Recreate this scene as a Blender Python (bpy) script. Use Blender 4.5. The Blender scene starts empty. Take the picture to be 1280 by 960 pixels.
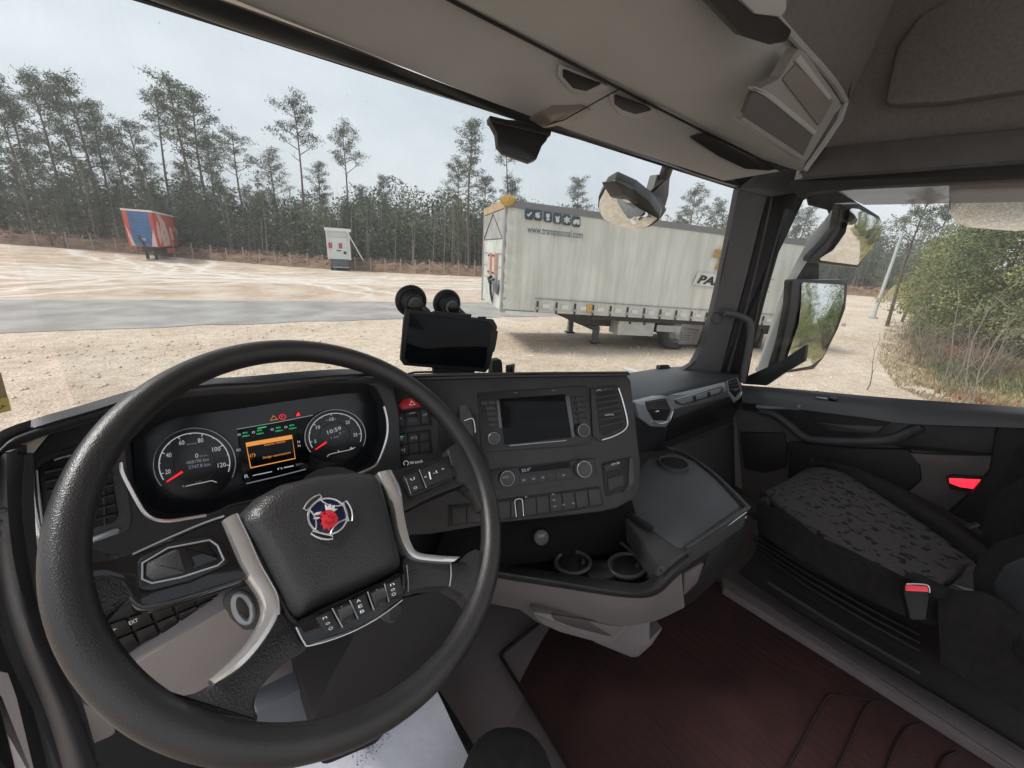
import bpy, bmesh, math, random
from mathutils import Vector, Matrix, noise as mnoise
import mathutils
random.seed(7)
V = Vector
rad = math.radians
sc = bpy.context.scene
col = sc.collection

# ------------------------------------------------------------------ camera
FPX = 490.0                     # focal length in pixels of the 1280 wide photograph
YAW, PITCH, ROLL = rad(39.8), rad(18.46), rad(3.43)
EYE = V((0, 0, 2.65))
hd = V((math.sin(YAW), math.cos(YAW), 0)); ZU = V((0, 0, 1))
r0 = V((math.cos(YAW), -math.sin(YAW), 0))
FW = hd*math.cos(PITCH) - ZU*math.sin(PITCH)
u0 = ZU*math.cos(PITCH) + hd*math.sin(PITCH)
RT = r0*math.cos(ROLL) + u0*math.sin(ROLL)
UP = -r0*math.sin(ROLL) + u0*math.cos(ROLL)
cam = bpy.data.objects.new('camera', bpy.data.cameras.new('camera'))
col.objects.link(cam)
cam.data.sensor_width = 36; cam.data.lens = FPX/1280*36
cam.data.clip_start = 0.01; cam.data.clip_end = 2000
M3 = Matrix((RT, UP, -FW)).transposed()
cam.matrix_world = Matrix.Translation(EYE) @ M3.to_4x4()
sc.camera = cam

# ------------------------------------------------------------------ world, sun, exposure
SUN_EL, SUN_AZ = rad(52), rad(-55)          # azimuth from +Y towards +X
w = bpy.data.worlds.new("World"); sc.world = w; w.use_nodes = True
nt = w.node_tree; nt.nodes.clear()
def wn(t, **k):
    n = nt.nodes.new(t)
    for a, b in k.items(): setattr(n, a, b)
    return n
out = wn('ShaderNodeOutputWorld'); bg1 = wn('ShaderNodeBackground'); bg2 = wn('ShaderNodeBackground')
sky = wn('ShaderNodeTexSky', sky_type='NISHITA', sun_disc=False, sun_elevation=SUN_EL, sun_rotation=SUN_AZ)
tc = wn('ShaderNodeTexCoord'); ns = wn('ShaderNodeTexNoise'); rp = wn('ShaderNodeValToRGB'); mx = wn('ShaderNodeMixShader')
mp = wn('ShaderNodeMapping'); mp.inputs['Scale'].default_value = (1, 1, 2.6)
ns.inputs['Scale'].default_value = 2.1; ns.inputs['Detail'].default_value = 5; ns.inputs['Roughness'].default_value = .5
rp.color_ramp.elements[0].position = .3; rp.color_ramp.elements[0].color = (.42, .465, .515, 1)
rp.color_ramp.elements[1].position = .72; rp.color_ramp.elements[1].color = (.64, .66, .69, 1)
L = nt.links.new
L(tc.outputs['Generated'], mp.inputs['Vector']); L(mp.outputs[0], ns.inputs['Vector']); L(ns.outputs['Fac'], rp.inputs['Fac'])
L(rp.outputs[0], bg2.inputs['Color']); bg2.inputs['Strength'].default_value = 1.0
L(sky.outputs[0], bg1.inputs['Color']); bg1.inputs['Strength'].default_value = .09
mx.inputs['Fac'].default_value = .93
L(bg1.outputs[0], mx.inputs[1]); L(bg2.outputs[0], mx.inputs[2]); L(mx.outputs[0], out.inputs['Surface'])
sl = bpy.data.lights.new('sun', 'SUN'); sl.energy = 2.3; sl.angle = rad(14); sl.color = (1, .96, .9)
so = bpy.data.objects.new('sun', sl); col.objects.link(so)
sdir = V((math.sin(SUN_AZ)*math.cos(SUN_EL), math.cos(SUN_AZ)*math.cos(SUN_EL), math.sin(SUN_EL)))
so.rotation_euler = sdir.to_track_quat('Z', 'Y').to_euler()
sc.view_settings.view_transform = 'Standard'; sc.view_settings.look = 'None'
sc.view_settings.exposure = 0.73; sc.view_settings.gamma = 1
sc.render.engine = 'CYCLES'
sc.cycles.max_bounces = 7; sc.cycles.transparent_max_bounces = 12; sc.cycles.use_denoising = True

# ------------------------------------------------------------------ materials
MATS = {}
def lin(c): return tuple(((x/255)/12.92 if x/255 <= .04045 else ((x/255+.055)/1.055)**2.4) for x in c)
def mat(name, c, rough=.5, metal=0, bump=None, var=None, emit=0, spec=.5, coat=0):
    """bump=(scale, distance, kind); var=(scale, amount) darkens and lightens the colour in patches"""
    if name in MATS: return MATS[name]
    m = bpy.data.materials.new(name); m.use_nodes = True; t = m.node_tree; b = t.nodes['Principled BSDF']
    b.inputs['Base Color'].default_value = (*c, 1); b.inputs['Roughness'].default_value = rough
    b.inputs['Metallic'].default_value = metal; b.inputs['Specular IOR Level'].default_value = spec
    if coat: b.inputs['Coat Weight'].default_value = coat; b.inputs['Coat Roughness'].default_value = .05
    co = t.nodes.new('ShaderNodeTexCoord')
    if var:
        n = t.nodes.new('ShaderNodeTexNoise'); n.inputs['Scale'].default_value = var[0]; n.inputs['Detail'].default_value = 6
        r = t.nodes.new('ShaderNodeValToRGB'); a = var[1]
        r.color_ramp.elements[0].position = .3; r.color_ramp.elements[1].position = .7
        r.color_ramp.elements[0].color = (*[x*(1-a) for x in c], 1)
        r.color_ramp.elements[1].color = (*[min(1, x*(1+a)) for x in (var[2] if len(var) > 2 else c)], 1)
        t.links.new(co.outputs['Object'], n.inputs['Vector']); t.links.new(n.outputs['Fac'], r.inputs['Fac'])
        t.links.new(r.outputs[0], b.inputs['Base Color'])
    if bump:
        if bump[2] == 'leather':
            n = t.nodes.new('ShaderNodeTexVoronoi'); n.feature = 'SMOOTH_F1'; o = 'Distance'
        else:
            n = t.nodes.new('ShaderNodeTexNoise'); n.inputs['Detail'].default_value = 4; o = 'Fac'
        n.inputs['Scale'].default_value = bump[0]
        bp = t.nodes.new('ShaderNodeBump'); bp.inputs['Distance'].default_value = bump[1]; bp.inputs['Strength'].default_value = 1
        t.links.new(co.outputs['Object'], n.inputs['Vector']); t.links.new(n.outputs[o], bp.inputs['Height'])
        t.links.new(bp.outputs[0], b.inputs['Normal'])
    if emit:
        b.inputs['Emission Color'].default_value = (*c, 1); b.inputs['Emission Strength'].default_value = emit
    MATS[name] = m; return m
def glass(name, tint=(.93, .96, .95), rough=0.0):
    m = bpy.data.materials.new(name); m.use_nodes = True; t = m.node_tree; t.nodes.clear()
    o = t.nodes.new('ShaderNodeOutputMaterial'); tr = t.nodes.new('ShaderNodeBsdfTransparent'); gl = t.nodes.new('ShaderNodeBsdfGlossy')
    fr = t.nodes.new('ShaderNodeFresnel'); fr.inputs['IOR'].default_value = 1.35; mx = t.nodes.new('ShaderNodeMixShader')
    tr.inputs[0].default_value = (*tint, 1); gl.inputs['Roughness'].default_value = rough
    t.links.new(fr.outputs[0], mx.inputs[0]); t.links.new(tr.outputs[0], mx.inputs[1]); t.links.new(gl.outputs[0], mx.inputs[2])
    t.links.new(mx.outputs[0], o.inputs[0]); return m
PL = mat('dark_plastic', (.0235, .024, .027), .42, bump=(900, .0004, 'n'), var=(16, .28))
PLS = mat('dark_plastic_smooth', (.012, .012, .0135), .28, bump=(1500, .0001, 'n'))
PLG = mat('gloss_black', (.008, .008, .01), .08)
PLM = mat('mid_grey_plastic', (.058, .058, .062), .45, bump=(700, .0005, 'n'), var=(12, .25))
RUB = mat('black_rubber', (.012, .012, .013), .6, bump=(500, .0004, 'n'))
LEA = mat('black_leather', (.028, .028, .03), .42, bump=(620, .0006, 'leather'), var=(30, .12))
LER = mat('rim_leather', (.026, .026, .028), .37, bump=(900, .0003, 'leather'), var=(14, .25), spec=.6)
HUB = mat('hub_leather', (.032, .032, .035), .38, bump=(700, .0005, 'leather'), var=(10, .1), spec=.6)
CHR = mat('satin_chrome', (.74, .75, .77), .25, .8)
SIL = mat('brushed_silver', (.40, .44, .48), .34, .45, bump=(300, .0001, 'n'))
SCR = mat('screen_glass', (.004, .005, .006), .08, spec=.16)
HEAD = mat('headliner_plastic', (.375, .375, .378), .6, bump=(900, .0005, 'n'), var=(5, .06))
HEADC = mat('headliner_cloth', (.155, .145, .142), .95, bump=(1200, .001, 'n'), var=(120, .12))
BEI = mat('beige_trim', (.175, .155, .155), .55, bump=(800, .0005, 'n'), var=(6, .08))
BEID = mat('brown_grey_trim', (.15, .125, .125), .7, bump=(500, .0008, 'n'), var=(9, .14))
FLM = mat('glow_red_floor_mat', (.040, .0115, .0115), .75, bump=(380, .0015, 'n'), var=(14, .22))  # maroon stands for the red glow over the floor, put into the colour
FLG = mat('mat_groove', (.015, .004, .004), .8)  # darker grooves, same glow tint in the colour
FAB = mat('black_seat_fabric', (.015, .013, .014), .95, bump=(900, .001, 'n'), var=(60, .3))
WHT = mat('white_paint', (.75, .76, .76), .3, var=(3, .05))
EW = mat('lit_white', (.55, .58, .60), .5, emit=.3)
EG = mat('lit_grey', (.30, .32, .35), .5, emit=.22)
EO = mat('lit_orange', (.70, .27, .05), .5, emit=.5)
EGR = mat('lit_green', (.05, .55, .2), .5, emit=.6)
ER = mat('lit_red', (.8, .02, .03), .4, emit=.6)
EROSE = mat('lamp_red', (1.0, .02, .04), .3, emit=1.3)
REDP = mat('red_plastic', (.65, .02, .035), .35)
PRW = mat('print_white', (.6, .6, .6), .6)
PRG = mat('print_grey', (.22, .22, .23), .6)
GL = glass('window_glass')
def dusty(m, amt):
    t = m.node_tree; mx = [n for n in t.nodes if n.type == 'MIX_SHADER'][0]; o = [n for n in t.nodes if n.type == 'OUTPUT_MATERIAL'][0]
    co = t.nodes.new('ShaderNodeTexCoord'); n = t.nodes.new('ShaderNodeTexNoise'); n.inputs['Scale'].default_value = 3; n.inputs['Detail'].default_value = 9; n.inputs['Roughness'].default_value = .75
    v = t.nodes.new('ShaderNodeTexVoronoi'); v.inputs['Scale'].default_value = 34; r = t.nodes.new('ShaderNodeValToRGB'); r.color_ramp.elements[0].position = .45; r.color_ramp.elements[0].color = (0, 0, 0, 1); r.color_ramp.elements[1].position = .8; r.color_ramp.elements[1].color = (amt, amt, amt, 1)
    r2 = t.nodes.new('ShaderNodeValToRGB'); r2.color_ramp.elements[0].position = .03; r2.color_ramp.elements[0].color = (amt*3, amt*3, amt*3, 1); r2.color_ramp.elements[1].position = .07; r2.color_ramp.elements[1].color = (0, 0, 0, 1)
    a = t.nodes.new('ShaderNodeMath'); a.operation = 'ADD'; d = t.nodes.new('ShaderNodeBsdfDiffuse'); d.inputs[0].default_value = (.8, .78, .75, 1); m2 = t.nodes.new('ShaderNodeMixShader'); k = t.links.new
    k(co.outputs['Object'], n.inputs['Vector']); k(co.outputs['Object'], v.inputs['Vector']); k(n.outputs['Fac'], r.inputs[0]); k(v.outputs['Distance'], r2.inputs[0]); k(r.outputs[0], a.inputs[0]); k(r2.outputs[0], a.inputs[1])
    k(a.outputs[0], m2.inputs[0]); k(mx.outputs[0], m2.inputs[1]); k(d.outputs[0], m2.inputs[2]); k(m2.outputs[0], o.inputs[0])
dusty(GL, .07)
MIR = mat('mirror_glass', (.86, .88, .88), .02, 1)
def seatfab():
    m = bpy.data.materials.new('patterned_seat_fabric'); m.use_nodes = True; t = m.node_tree; b = t.nodes['Principled BSDF']
    b.inputs['Roughness'].default_value = .95
    co = t.nodes.new('ShaderNodeTexCoord'); mp = t.nodes.new('ShaderNodeMapping'); mp.inputs['Scale'].default_value = (40, 30, 5); mp.inputs['Rotation'].default_value = (0, 0, .5)
    nz = t.nodes.new('ShaderNodeTexNoise'); nz.inputs['Scale'].default_value = 2.2; nz.inputs['Detail'].default_value = 0
    ad = t.nodes.new('ShaderNodeMixRGB'); ad.blend_type = 'ADD'; ad.inputs[0].default_value = 1.1
    vo = t.nodes.new('ShaderNodeTexVoronoi'); vo.inputs['Scale'].default_value = 1; vo.inputs['Randomness'].default_value = .35; vo.distance = 'MANHATTAN'
    r = t.nodes.new('ShaderNodeValToRGB'); r.color_ramp.interpolation = 'LINEAR'
    e = r.color_ramp.elements; e[0].position = .56; e[0].color = (.010, .009, .010, 1); e[1].position = .62; e[1].color = (.070, .063, .061, 1)
    n2 = t.nodes.new('ShaderNodeTexNoise'); n2.inputs['Scale'].default_value = 700; bp = t.nodes.new('ShaderNodeBump'); bp.inputs['Distance'].default_value = .001
    k = t.links.new
    k(co.outputs['Object'], mp.inputs[0]); k(mp.outputs[0], nz.inputs['Vector']); k(mp.outputs[0], ad.inputs[1]); k(nz.outputs['Color'], ad.inputs[2])
    k(ad.outputs[0], vo.inputs['Vector']); k(vo.outputs['Distance'], r.inputs[0]); k(r.outputs[0], b.inputs['Base Color'])
    k(co.outputs['Object'], n2.inputs['Vector']); k(n2.outputs['Fac'], bp.inputs['Height']); k(bp.outputs[0], b.inputs['Normal'])
    return m
SEATF = seatfab()

# ------------------------------------------------------------------ geometry helpers
def ray(px, py): return FW + RT*((px-640)/FPX) - UP*((py-480)/FPX)
def P(px, py, x=None, y=None, z=None, d=None, h=None):
    """point of the place seen at a pixel, lying on x=, y= or z=, at depth d, or at horizontal distance h"""
    r = ray(px, py)
    if x is not None: t = (x-EYE.x)/r.x
    elif y is not None: t = (y-EYE.y)/r.y
    elif z is not None: t = (z-EYE.z)/r.z
    elif h is not None: t = h/math.hypot(r.x, r.y)
    else: t = d
    return EYE + r*t
class Frame:
    def __init__(s, o, n, u=None):
        s.o = V(o); s.n = V(n).normalized()
        u = V(u) if u else ZU.cross(s.n)
        s.u = (u - s.n*u.dot(s.n)).normalized(); s.v = s.n.cross(s.u)
    def pt(s, px, py, w=0):
        r = ray(px, py); t = (s.o + s.n*w - EYE).dot(s.n)/r.dot(s.n); return EYE + r*t
    def ab(s, p): return V(((p-s.o).dot(s.u), (p-s.o).dot(s.v)))
    def un(s, a, w=0): return s.o + s.u*a[0] + s.v*a[1] + s.n*w
def new_obj(name, me, m=None, parent=None, smooth=35):
    o = bpy.data.objects.new(name, me); col.objects.link(o)
    if m is not None: me.materials.append(m)
    if smooth:
        me.polygons.foreach_set('use_smooth', [True]*len(me.polygons))
        if smooth < 180: me.set_sharp_from_angle(angle=rad(smooth))
    if parent:
        o.parent = parent
        if parent.type == 'EMPTY' : o.matrix_parent_inverse = Matrix.Translation(parent.location).inverted()
    return o
def mesh(name, vs, fs, m=None, parent=None, smooth=35, recalc=True):
    me = bpy.data.meshes.new(name); me.from_pydata([tuple(v) for v in vs], [], fs)
    if recalc:
        bm = bmesh.new(); bm.from_mesh(me); bmesh.ops.recalc_face_normals(bm, faces=bm.faces); bm.to_mesh(me); bm.free()
    me.update(); return new_obj(name, me, m, parent, smooth)
class MB:
    def __init__(s): s.v = []; s.f = []
    def add(s, vs, fs):
        k = len(s.v); s.v += [V(q) for q in vs]; s.f += [tuple(i+k for i in f) for f in fs]
    def box(s, c, sz, ax=None):
        ax = ax or (V((1, 0, 0)), V((0, 1, 0)), V((0, 0, 1))); c = V(c)
        vs = [c + ax[0]*(sz[0]/2*i) + ax[1]*(sz[1]/2*j) + ax[2]*(sz[2]/2*k) for i in (-1, 1) for j in (-1, 1) for k in (-1, 1)]
        s.add(vs, [(0, 1, 3, 2), (4, 6, 7, 5), (0, 4, 5, 1), (2, 3, 7, 6), (0, 2, 6, 4), (1, 5, 7, 3)])
    def bar(s, a, b, r, n=6, r2=None): s.tube([a, b], [r, r if r2 is None else r2], n)
    def tube(s, pts, r, n=8, closed=False, cap=True):
        pts = [V(p) for p in pts]; N = len(pts); rs = r if isinstance(r, (list, tuple)) else [r]*N
        k = len(s.v); nr = None
        for i, p in enumerate(pts):
            if closed: t = pts[(i+1) % N]-pts[i-1]
            else: t = pts[min(i+1, N-1)]-pts[max(i-1, 0)]
            t.normalize()
            if nr is None: nr = t.cross(V((.3, .5, .8))).normalized() if abs(t.dot(V((.3, .5, .8)).normalized())) < .95 else t.cross(V((1, 0, 0))).normalized()
            nr = (nr - t*nr.dot(t)).normalized(); b = t.cross(nr)
            for j in range(n):
                a = 2*math.pi*j/n; s.v.append(p + (nr*math.cos(a)+b*math.sin(a))*rs[i])
        for i in range(N if closed else N-1):
            for j in range(n):
                a = k+i*n+j; b2 = k+i*n+(j+1) % n; c = k+((i+1) % N)*n+(j+1) % n; d = k+((i+1) % N)*n+j
                s.f.append((a, b2, c, d))
        if cap and not closed:
            s.f.append(tuple(k+j for j in range(n))[::-1]); s.f.append(tuple(k+(N-1)*n+j for j in range(n)))
    def lathe(s, c, ax, prof, n=20):
        """prof: list of (radius, offset along ax)"""
        ax = V(ax).normalized(); a = ax.orthogonal().normalized(); b = ax.cross(a); k = len(s.v); c = V(c)
        for (r, h) in prof:
            for j in range(n):
                t = 2*math.pi*j/n; s.v.append(c+ax*h+(a*math.cos(t)+b*math.sin(t))*max(r, 1e-5))
        for i in range(len(prof)-1):
            for j in range(n): s.f.append((k+i*n+j, k+i*n+(j+1) % n, k+(i+1)*n+(j+1) % n, k+(i+1)*n+j))
        s.f.append(tuple(k+j for j in range(n))[::-1]); s.f.append(tuple(k+(len(prof)-1)*n+j for j in range(n)))
    def build(s, name, m=None, parent=None, smooth=35, recalc=True): return mesh(name, s.v, s.f, m, parent, smooth, recalc)
def tag(o, label=None, cat=None, group=None, kind=None):
    if label: o['label'] = label
    if cat: o['category'] = cat
    if group: o['group'] = group
    if kind: o['kind'] = kind
    return o
def thing(name, loc, label, cat, group=None):
    o = bpy.data.objects.new(name, None); col.objects.link(o); o.location = loc; o.empty_display_size = .05
    return tag(o, label, cat, group)
def crom(p, n=6, closed=False):
    """Catmull-Rom through points (tuples of any length)"""
    N = len(p); o = []
    for i in range(N if closed else N-1):
        q = [p[(i+k) % N] if closed else p[min(max(i+k, 0), N-1)] for k in (-1, 0, 1, 2)]
        for s in range(n):
            t = s/n
            o.append(tuple(.5*(2*b+(c-a)*t+(2*a-5*b+4*c-d)*t*t+(3*b-a-3*c+d)*t**3) for a, b, c, d in zip(*q)))
    if not closed: o.append(tuple(p[-1]))
    return o
def roundpoly(P2, r, n=4):
    N = len(P2); o = []
    for i in range(N):
        a, b, c = P2[i-1], P2[i], P2[(i+1) % N]; e1 = a-b; e2 = c-b
        l1, l2 = e1.length, e2.length
        if l1 < 1e-6 or l2 < 1e-6: continue
        ang = e1.angle(e2, 0); k = r/max(math.tan(ang/2), .05) if ang > .01 else 0
        k = min(k, l1*.45, l2*.45)
        if ang > 2.9 or k < 1e-5: o.append(b); continue
        p1 = b+e1/l1*k; p2 = b+e2/l2*k
        for j in range(n+1):
            t = j/n; o.append(p1*(1-t)**2 + b*2*t*(1-t) + p2*t*t)
    return o
def area2(p): return sum(p[i-1].x*p[i].y-p[i].x*p[i-1].y for i in range(len(p)))/2
def inset(p, d):
    N = len(p); s = 1 if area2(p) > 0 else -1; o = []
    for i in range(N):
        a = (p[i]-p[i-1]); b = (p[(i+1) % N]-p[i])
        if a.length < 1e-7 or b.length < 1e-7: o.append(p[i].copy()); continue
        a.normalize(); b.normalize(); na = V((-a.y, a.x))*s; nb = V((-b.y, b.x))*s; m = na+nb
        if m.length < 1e-4: o.append(p[i]+na*d); continue
        m.normalize(); o.append(p[i]+m*(d/max(m.dot(na), .5)))
    return o
def prism(fr, p2, w0, w1, bev):
    """front cap at w1 with a rounded edge, back at w0"""
    rings = [(p2, w0), (p2, w1-bev)]
    if bev > 0: rings += [(inset(p2, bev*.3), w1-bev*.3), (inset(p2, bev), w1)]
    else: rings = [(p2, w0), (p2, w1)]
    N = len(p2); vs = [fr.un(q, w) for ring, w in rings for q in ring]; fs = []
    for i in range(len(rings)-1):
        for j in range(N): fs.append((i*N+j, i*N+(j+1) % N, (i+1)*N+(j+1) % N, (i+1)*N+j))
    fs.append(tuple(range((len(rings)-1)*N, len(rings)*N))); fs.append(tuple(range(N))[::-1])
    return vs, fs
def slab(name, fr, pts, w, m, parent=None, r=.004, bev=.0015, mb=None, curve=False):
    """an outline seen in the photograph, laid on its plane in the place and given its thickness; w = (back, front)"""
    if curve: pts = crom(pts, 4, True)
    p2 = [fr.ab(fr.pt(q[0], q[1], w[1])) for q in pts]
    if not curve and r > 0: p2 = roundpoly(p2, r)
    vs, fs = prism(fr, p2, w[0], w[1], bev)
    if mb is not None: mb.add(vs, fs); return None
    return mesh(name, vs, fs, m, parent)
def plate_hole(name, fr, outer, inner, w, m, parent=None, depth=.03, N=72, r=.008, bev=.002):
    """plate with an opening; inner walls run back to w[0]"""
    o2 = roundpoly([fr.ab(fr.pt(*q, w[1])) for q in outer], r); i2 = roundpoly([fr.ab(fr.pt(*q, w[1])) for q in inner], r)
    c = sum(i2, V((0, 0)))/len(i2)
    def hit(poly, a):
        d = V((math.cos(a), math.sin(a))); best = None
        for k in range(len(poly)):
            p, q = poly[k-1]-c, poly[k]-c; e = q-p; den = d.x*e.y-d.y*e.x
            if abs(den) < 1e-12: continue
            t = (p.x*e.y-p.y*e.x)/den; s_ = (p.x*d.y-p.y*d.x)/den
            if t > 0 and -1e-6 <= s_ <= 1+1e-6 and (best is None or t > best): best = t
        return c+d*(best or .01)
    angs = sorted([2*math.pi*k/N for k in range(N)] + [math.atan2((q-c).y, (q-c).x) % (2*math.pi) for q in o2])
    O = [hit(o2, a) for a in angs]; I = [hit(i2, a) for a in angs]; N = len(angs)
    def toward(a, b, d):
        e = b-a; l = e.length; return a+e*(min(d, l*.4)/l) if l > 1e-7 else a
    O2 = [toward(a, b, bev) for a, b in zip(O, I)]; I2 = [toward(b, a, bev) for a, b in zip(O, I)]
    rings = [(O, w[0]), (O, w[1]-bev), (O2, w[1]), (I2, w[1]), (I, w[1]-bev), (I, w[0])]
    vs = [fr.un(q, ww) for ring, ww in rings for q in ring]; fs = []
    for i in range(5):
        for j in range(N): fs.append((i*N+j, i*N+(j+1) % N, (i+1)*N+(j+1) % N, (i+1)*N+j))
    return mesh(name, vs, fs, m, parent, smooth=30)
def trim(name, fr, pts, rr, w, m, parent=None, closed=False, n=8, sm=5, mb=None):
    p = crom(pts, sm, closed) if sm else pts
    t = MB() if mb is None else mb; t.tube([fr.pt(q[0], q[1], w) for q in p], rr, n, closed)
    return t.build(name, m, parent) if mb is None else None
def sheet(name, rows, m, parent=None, thick=0.0, nu=4, nv=4, sm=True, smooth=60):
    """rows of points (px, py, kind, value): a curved panel through points of the place"""
    R = [[tuple(P(q[0], q[1], **{q[2]: q[3]})) if len(q) == 4 else tuple(q) for q in row] for row in rows]
    R = [crom(row, nu) for row in R]
    cols = [crom([R[i][j] for i in range(len(R))], nv) for j in range(len(R[0]))]
    nc, nr = len(cols), len(cols[0]); vs = [V(cols[j][i]) for i in range(nr) for j in range(nc)]
    fs = [(i*nc+j, i*nc+j+1, (i+1)*nc+j+1, (i+1)*nc+j) for i in range(nr-1) for j in range(nc-1)]
    me = bpy.data.meshes.new(name); me.from_pydata(vs, [], fs)
    if thick:
        bm = bmesh.new(); bm.from_mesh(me)
        # thickness goes away from the eye
        f = bm.faces[:] ; bm.normal_update()
        s_ = sum(1 if x.normal.dot(EYE-x.calc_center_median()) > 0 else -1 for x in f)
        if s_ < 0: bmesh.ops.reverse_faces(bm, faces=f)
        bm.normal_update()
        off = {v: v.co - v.normal*thick for v in bm.verts}
        vl = bm.verts[:]; nv_ = {v: bm.verts.new(off[v]) for v in vl}
        for e in [e for e in bm.edges if e.is_boundary]:
            a, b = e.verts; bm.faces.new((a, b, nv_[b], nv_[a]))
        for x in f: bm.faces.new([nv_[v] for v in reversed(x.verts)])
        bmesh.ops.recalc_face_normals(bm, faces=bm.faces); bm.to_mesh(me); bm.free()
    return new_obj(name, me, m, parent, smooth)
def text(name, fr, s, a, b, hpx, m, parent=None, w=.001, italic=0, ext=.0004, bold=0):
    """lettering from pixel a to pixel b along its base line, hpx tall"""
    pa, pb = fr.pt(*a, w), fr.pt(*b, w); pc = fr.pt(a[0], a[1]-hpx, w)
    u = (pb-pa); Lg = u.length; u = u/Lg; v = fr.n.cross(u); v.normalize()
    if v.dot(pc-pa) < 0: v = -v
    H = abs((pc-pa).dot(v))
    cu = bpy.data.curves.new(name, 'FONT'); cu.body = s; cu.size = 1; cu.resolution_u = 2; cu.shear = italic; cu.offset = bold
    ob = bpy.data.objects.new(name, cu); col.objects.link(ob)
    bpy.context.view_layer.update()
    me = bpy.data.meshes.new_from_object(ob.evaluated_get(bpy.context.evaluated_depsgraph_get()))
    bpy.data.objects.remove(ob)
    if not me.vertices: return None
    xs = [q.co.x for q in me.vertices]; x0, x1 = min(xs), max(xs); cap = .72
    for q in me.vertices:
        q.co = pa + u*((q.co.x-x0)/(x1-x0)*Lg) + v*(q.co.y/cap*H)
    me.update(); me.name = name
    return new_obj(name, me, m, parent, 0)
def quadpt(q, s, t):
    (a, b, c, d) = q
    return ((a[0]*(1-s)+b[0]*s)*(1-t)+(d[0]*(1-s)+c[0]*s)*t, (a[1]*(1-s)+b[1]*s)*(1-t)+(d[1]*(1-s)+c[1]*s)*t)
def cell(q, s0, t0, s1, t1): return [quadpt(q, s0, t0), quadpt(q, s1, t0), quadpt(q, s1, t1), quadpt(q, s0, t1)]
def knob(name, fr, c, rpx, w, h, m, parent, ring=None):
    o = fr.pt(*c, w); r = (fr.pt(c[0]+rpx, c[1], w)-o).length
    t = MB(); t.lathe(o, fr.n, [(r*1.02, -.004), (r, h*.3), (r*.93, h), (r*.8, h+.0015), (r*.7, h+.0008)], 24)
    k = t.build(name, m, parent)
    if ring:
        t = MB(); a = fr.u; pts = [o+fr.n*(h)+(fr.u*math.cos(x)+fr.v*math.sin(x))*r*.9 for x in [2*math.pi*i/28 for i in range(28)]]
        t.tube(pts, r*.06, 6, True); t.build('ring', ring, k)
    return k
# ================================================================== OUTSIDE
def smooth01(t): t = max(0, min(1, t)); return t*t*(3-2*t)
BANK = [(60, 8.2), (43, 5.6), (30, 3.6), (17.5, 1.9), (13.5, .9), (11.5, -1.0), (10, -4), (9, -9), (8.6, -18), (8.4, -40)]
def bank_d(x, y):
    """signed distance past the foot of the bank (positive on the bank)"""
    best = 1e9; side = -1
    for a, b in zip(BANK, BANK[1:]):
        ax, ay = a; bx, by = b; ex, ey = bx-ax, by-ay; t = max(0, min(1, ((x-ax)*ex+(y-ay)*ey)/(ex*ex+ey*ey)))
        dx, dy = x-ax-ex*t, y-ay-ey*t; d = math.hypot(dx, dy)
        if d < best: best = d; side = 1 if (ex*(y-ay)-ey*(x-ax)) > 0 else -1
    return best*side
def rise(x, y): return .95*smooth01((y-33)/30)*smooth01((12-x)/28)
def bank_z(x, y):
    d = bank_d(x, y)
    return -.06 + 1.75*smooth01(d/7.5) + .5*smooth01((d-7)/12) + .12*mnoise.noise(V((x*.8, y*.8, 0)))*smooth01(d/1.5)
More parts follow.
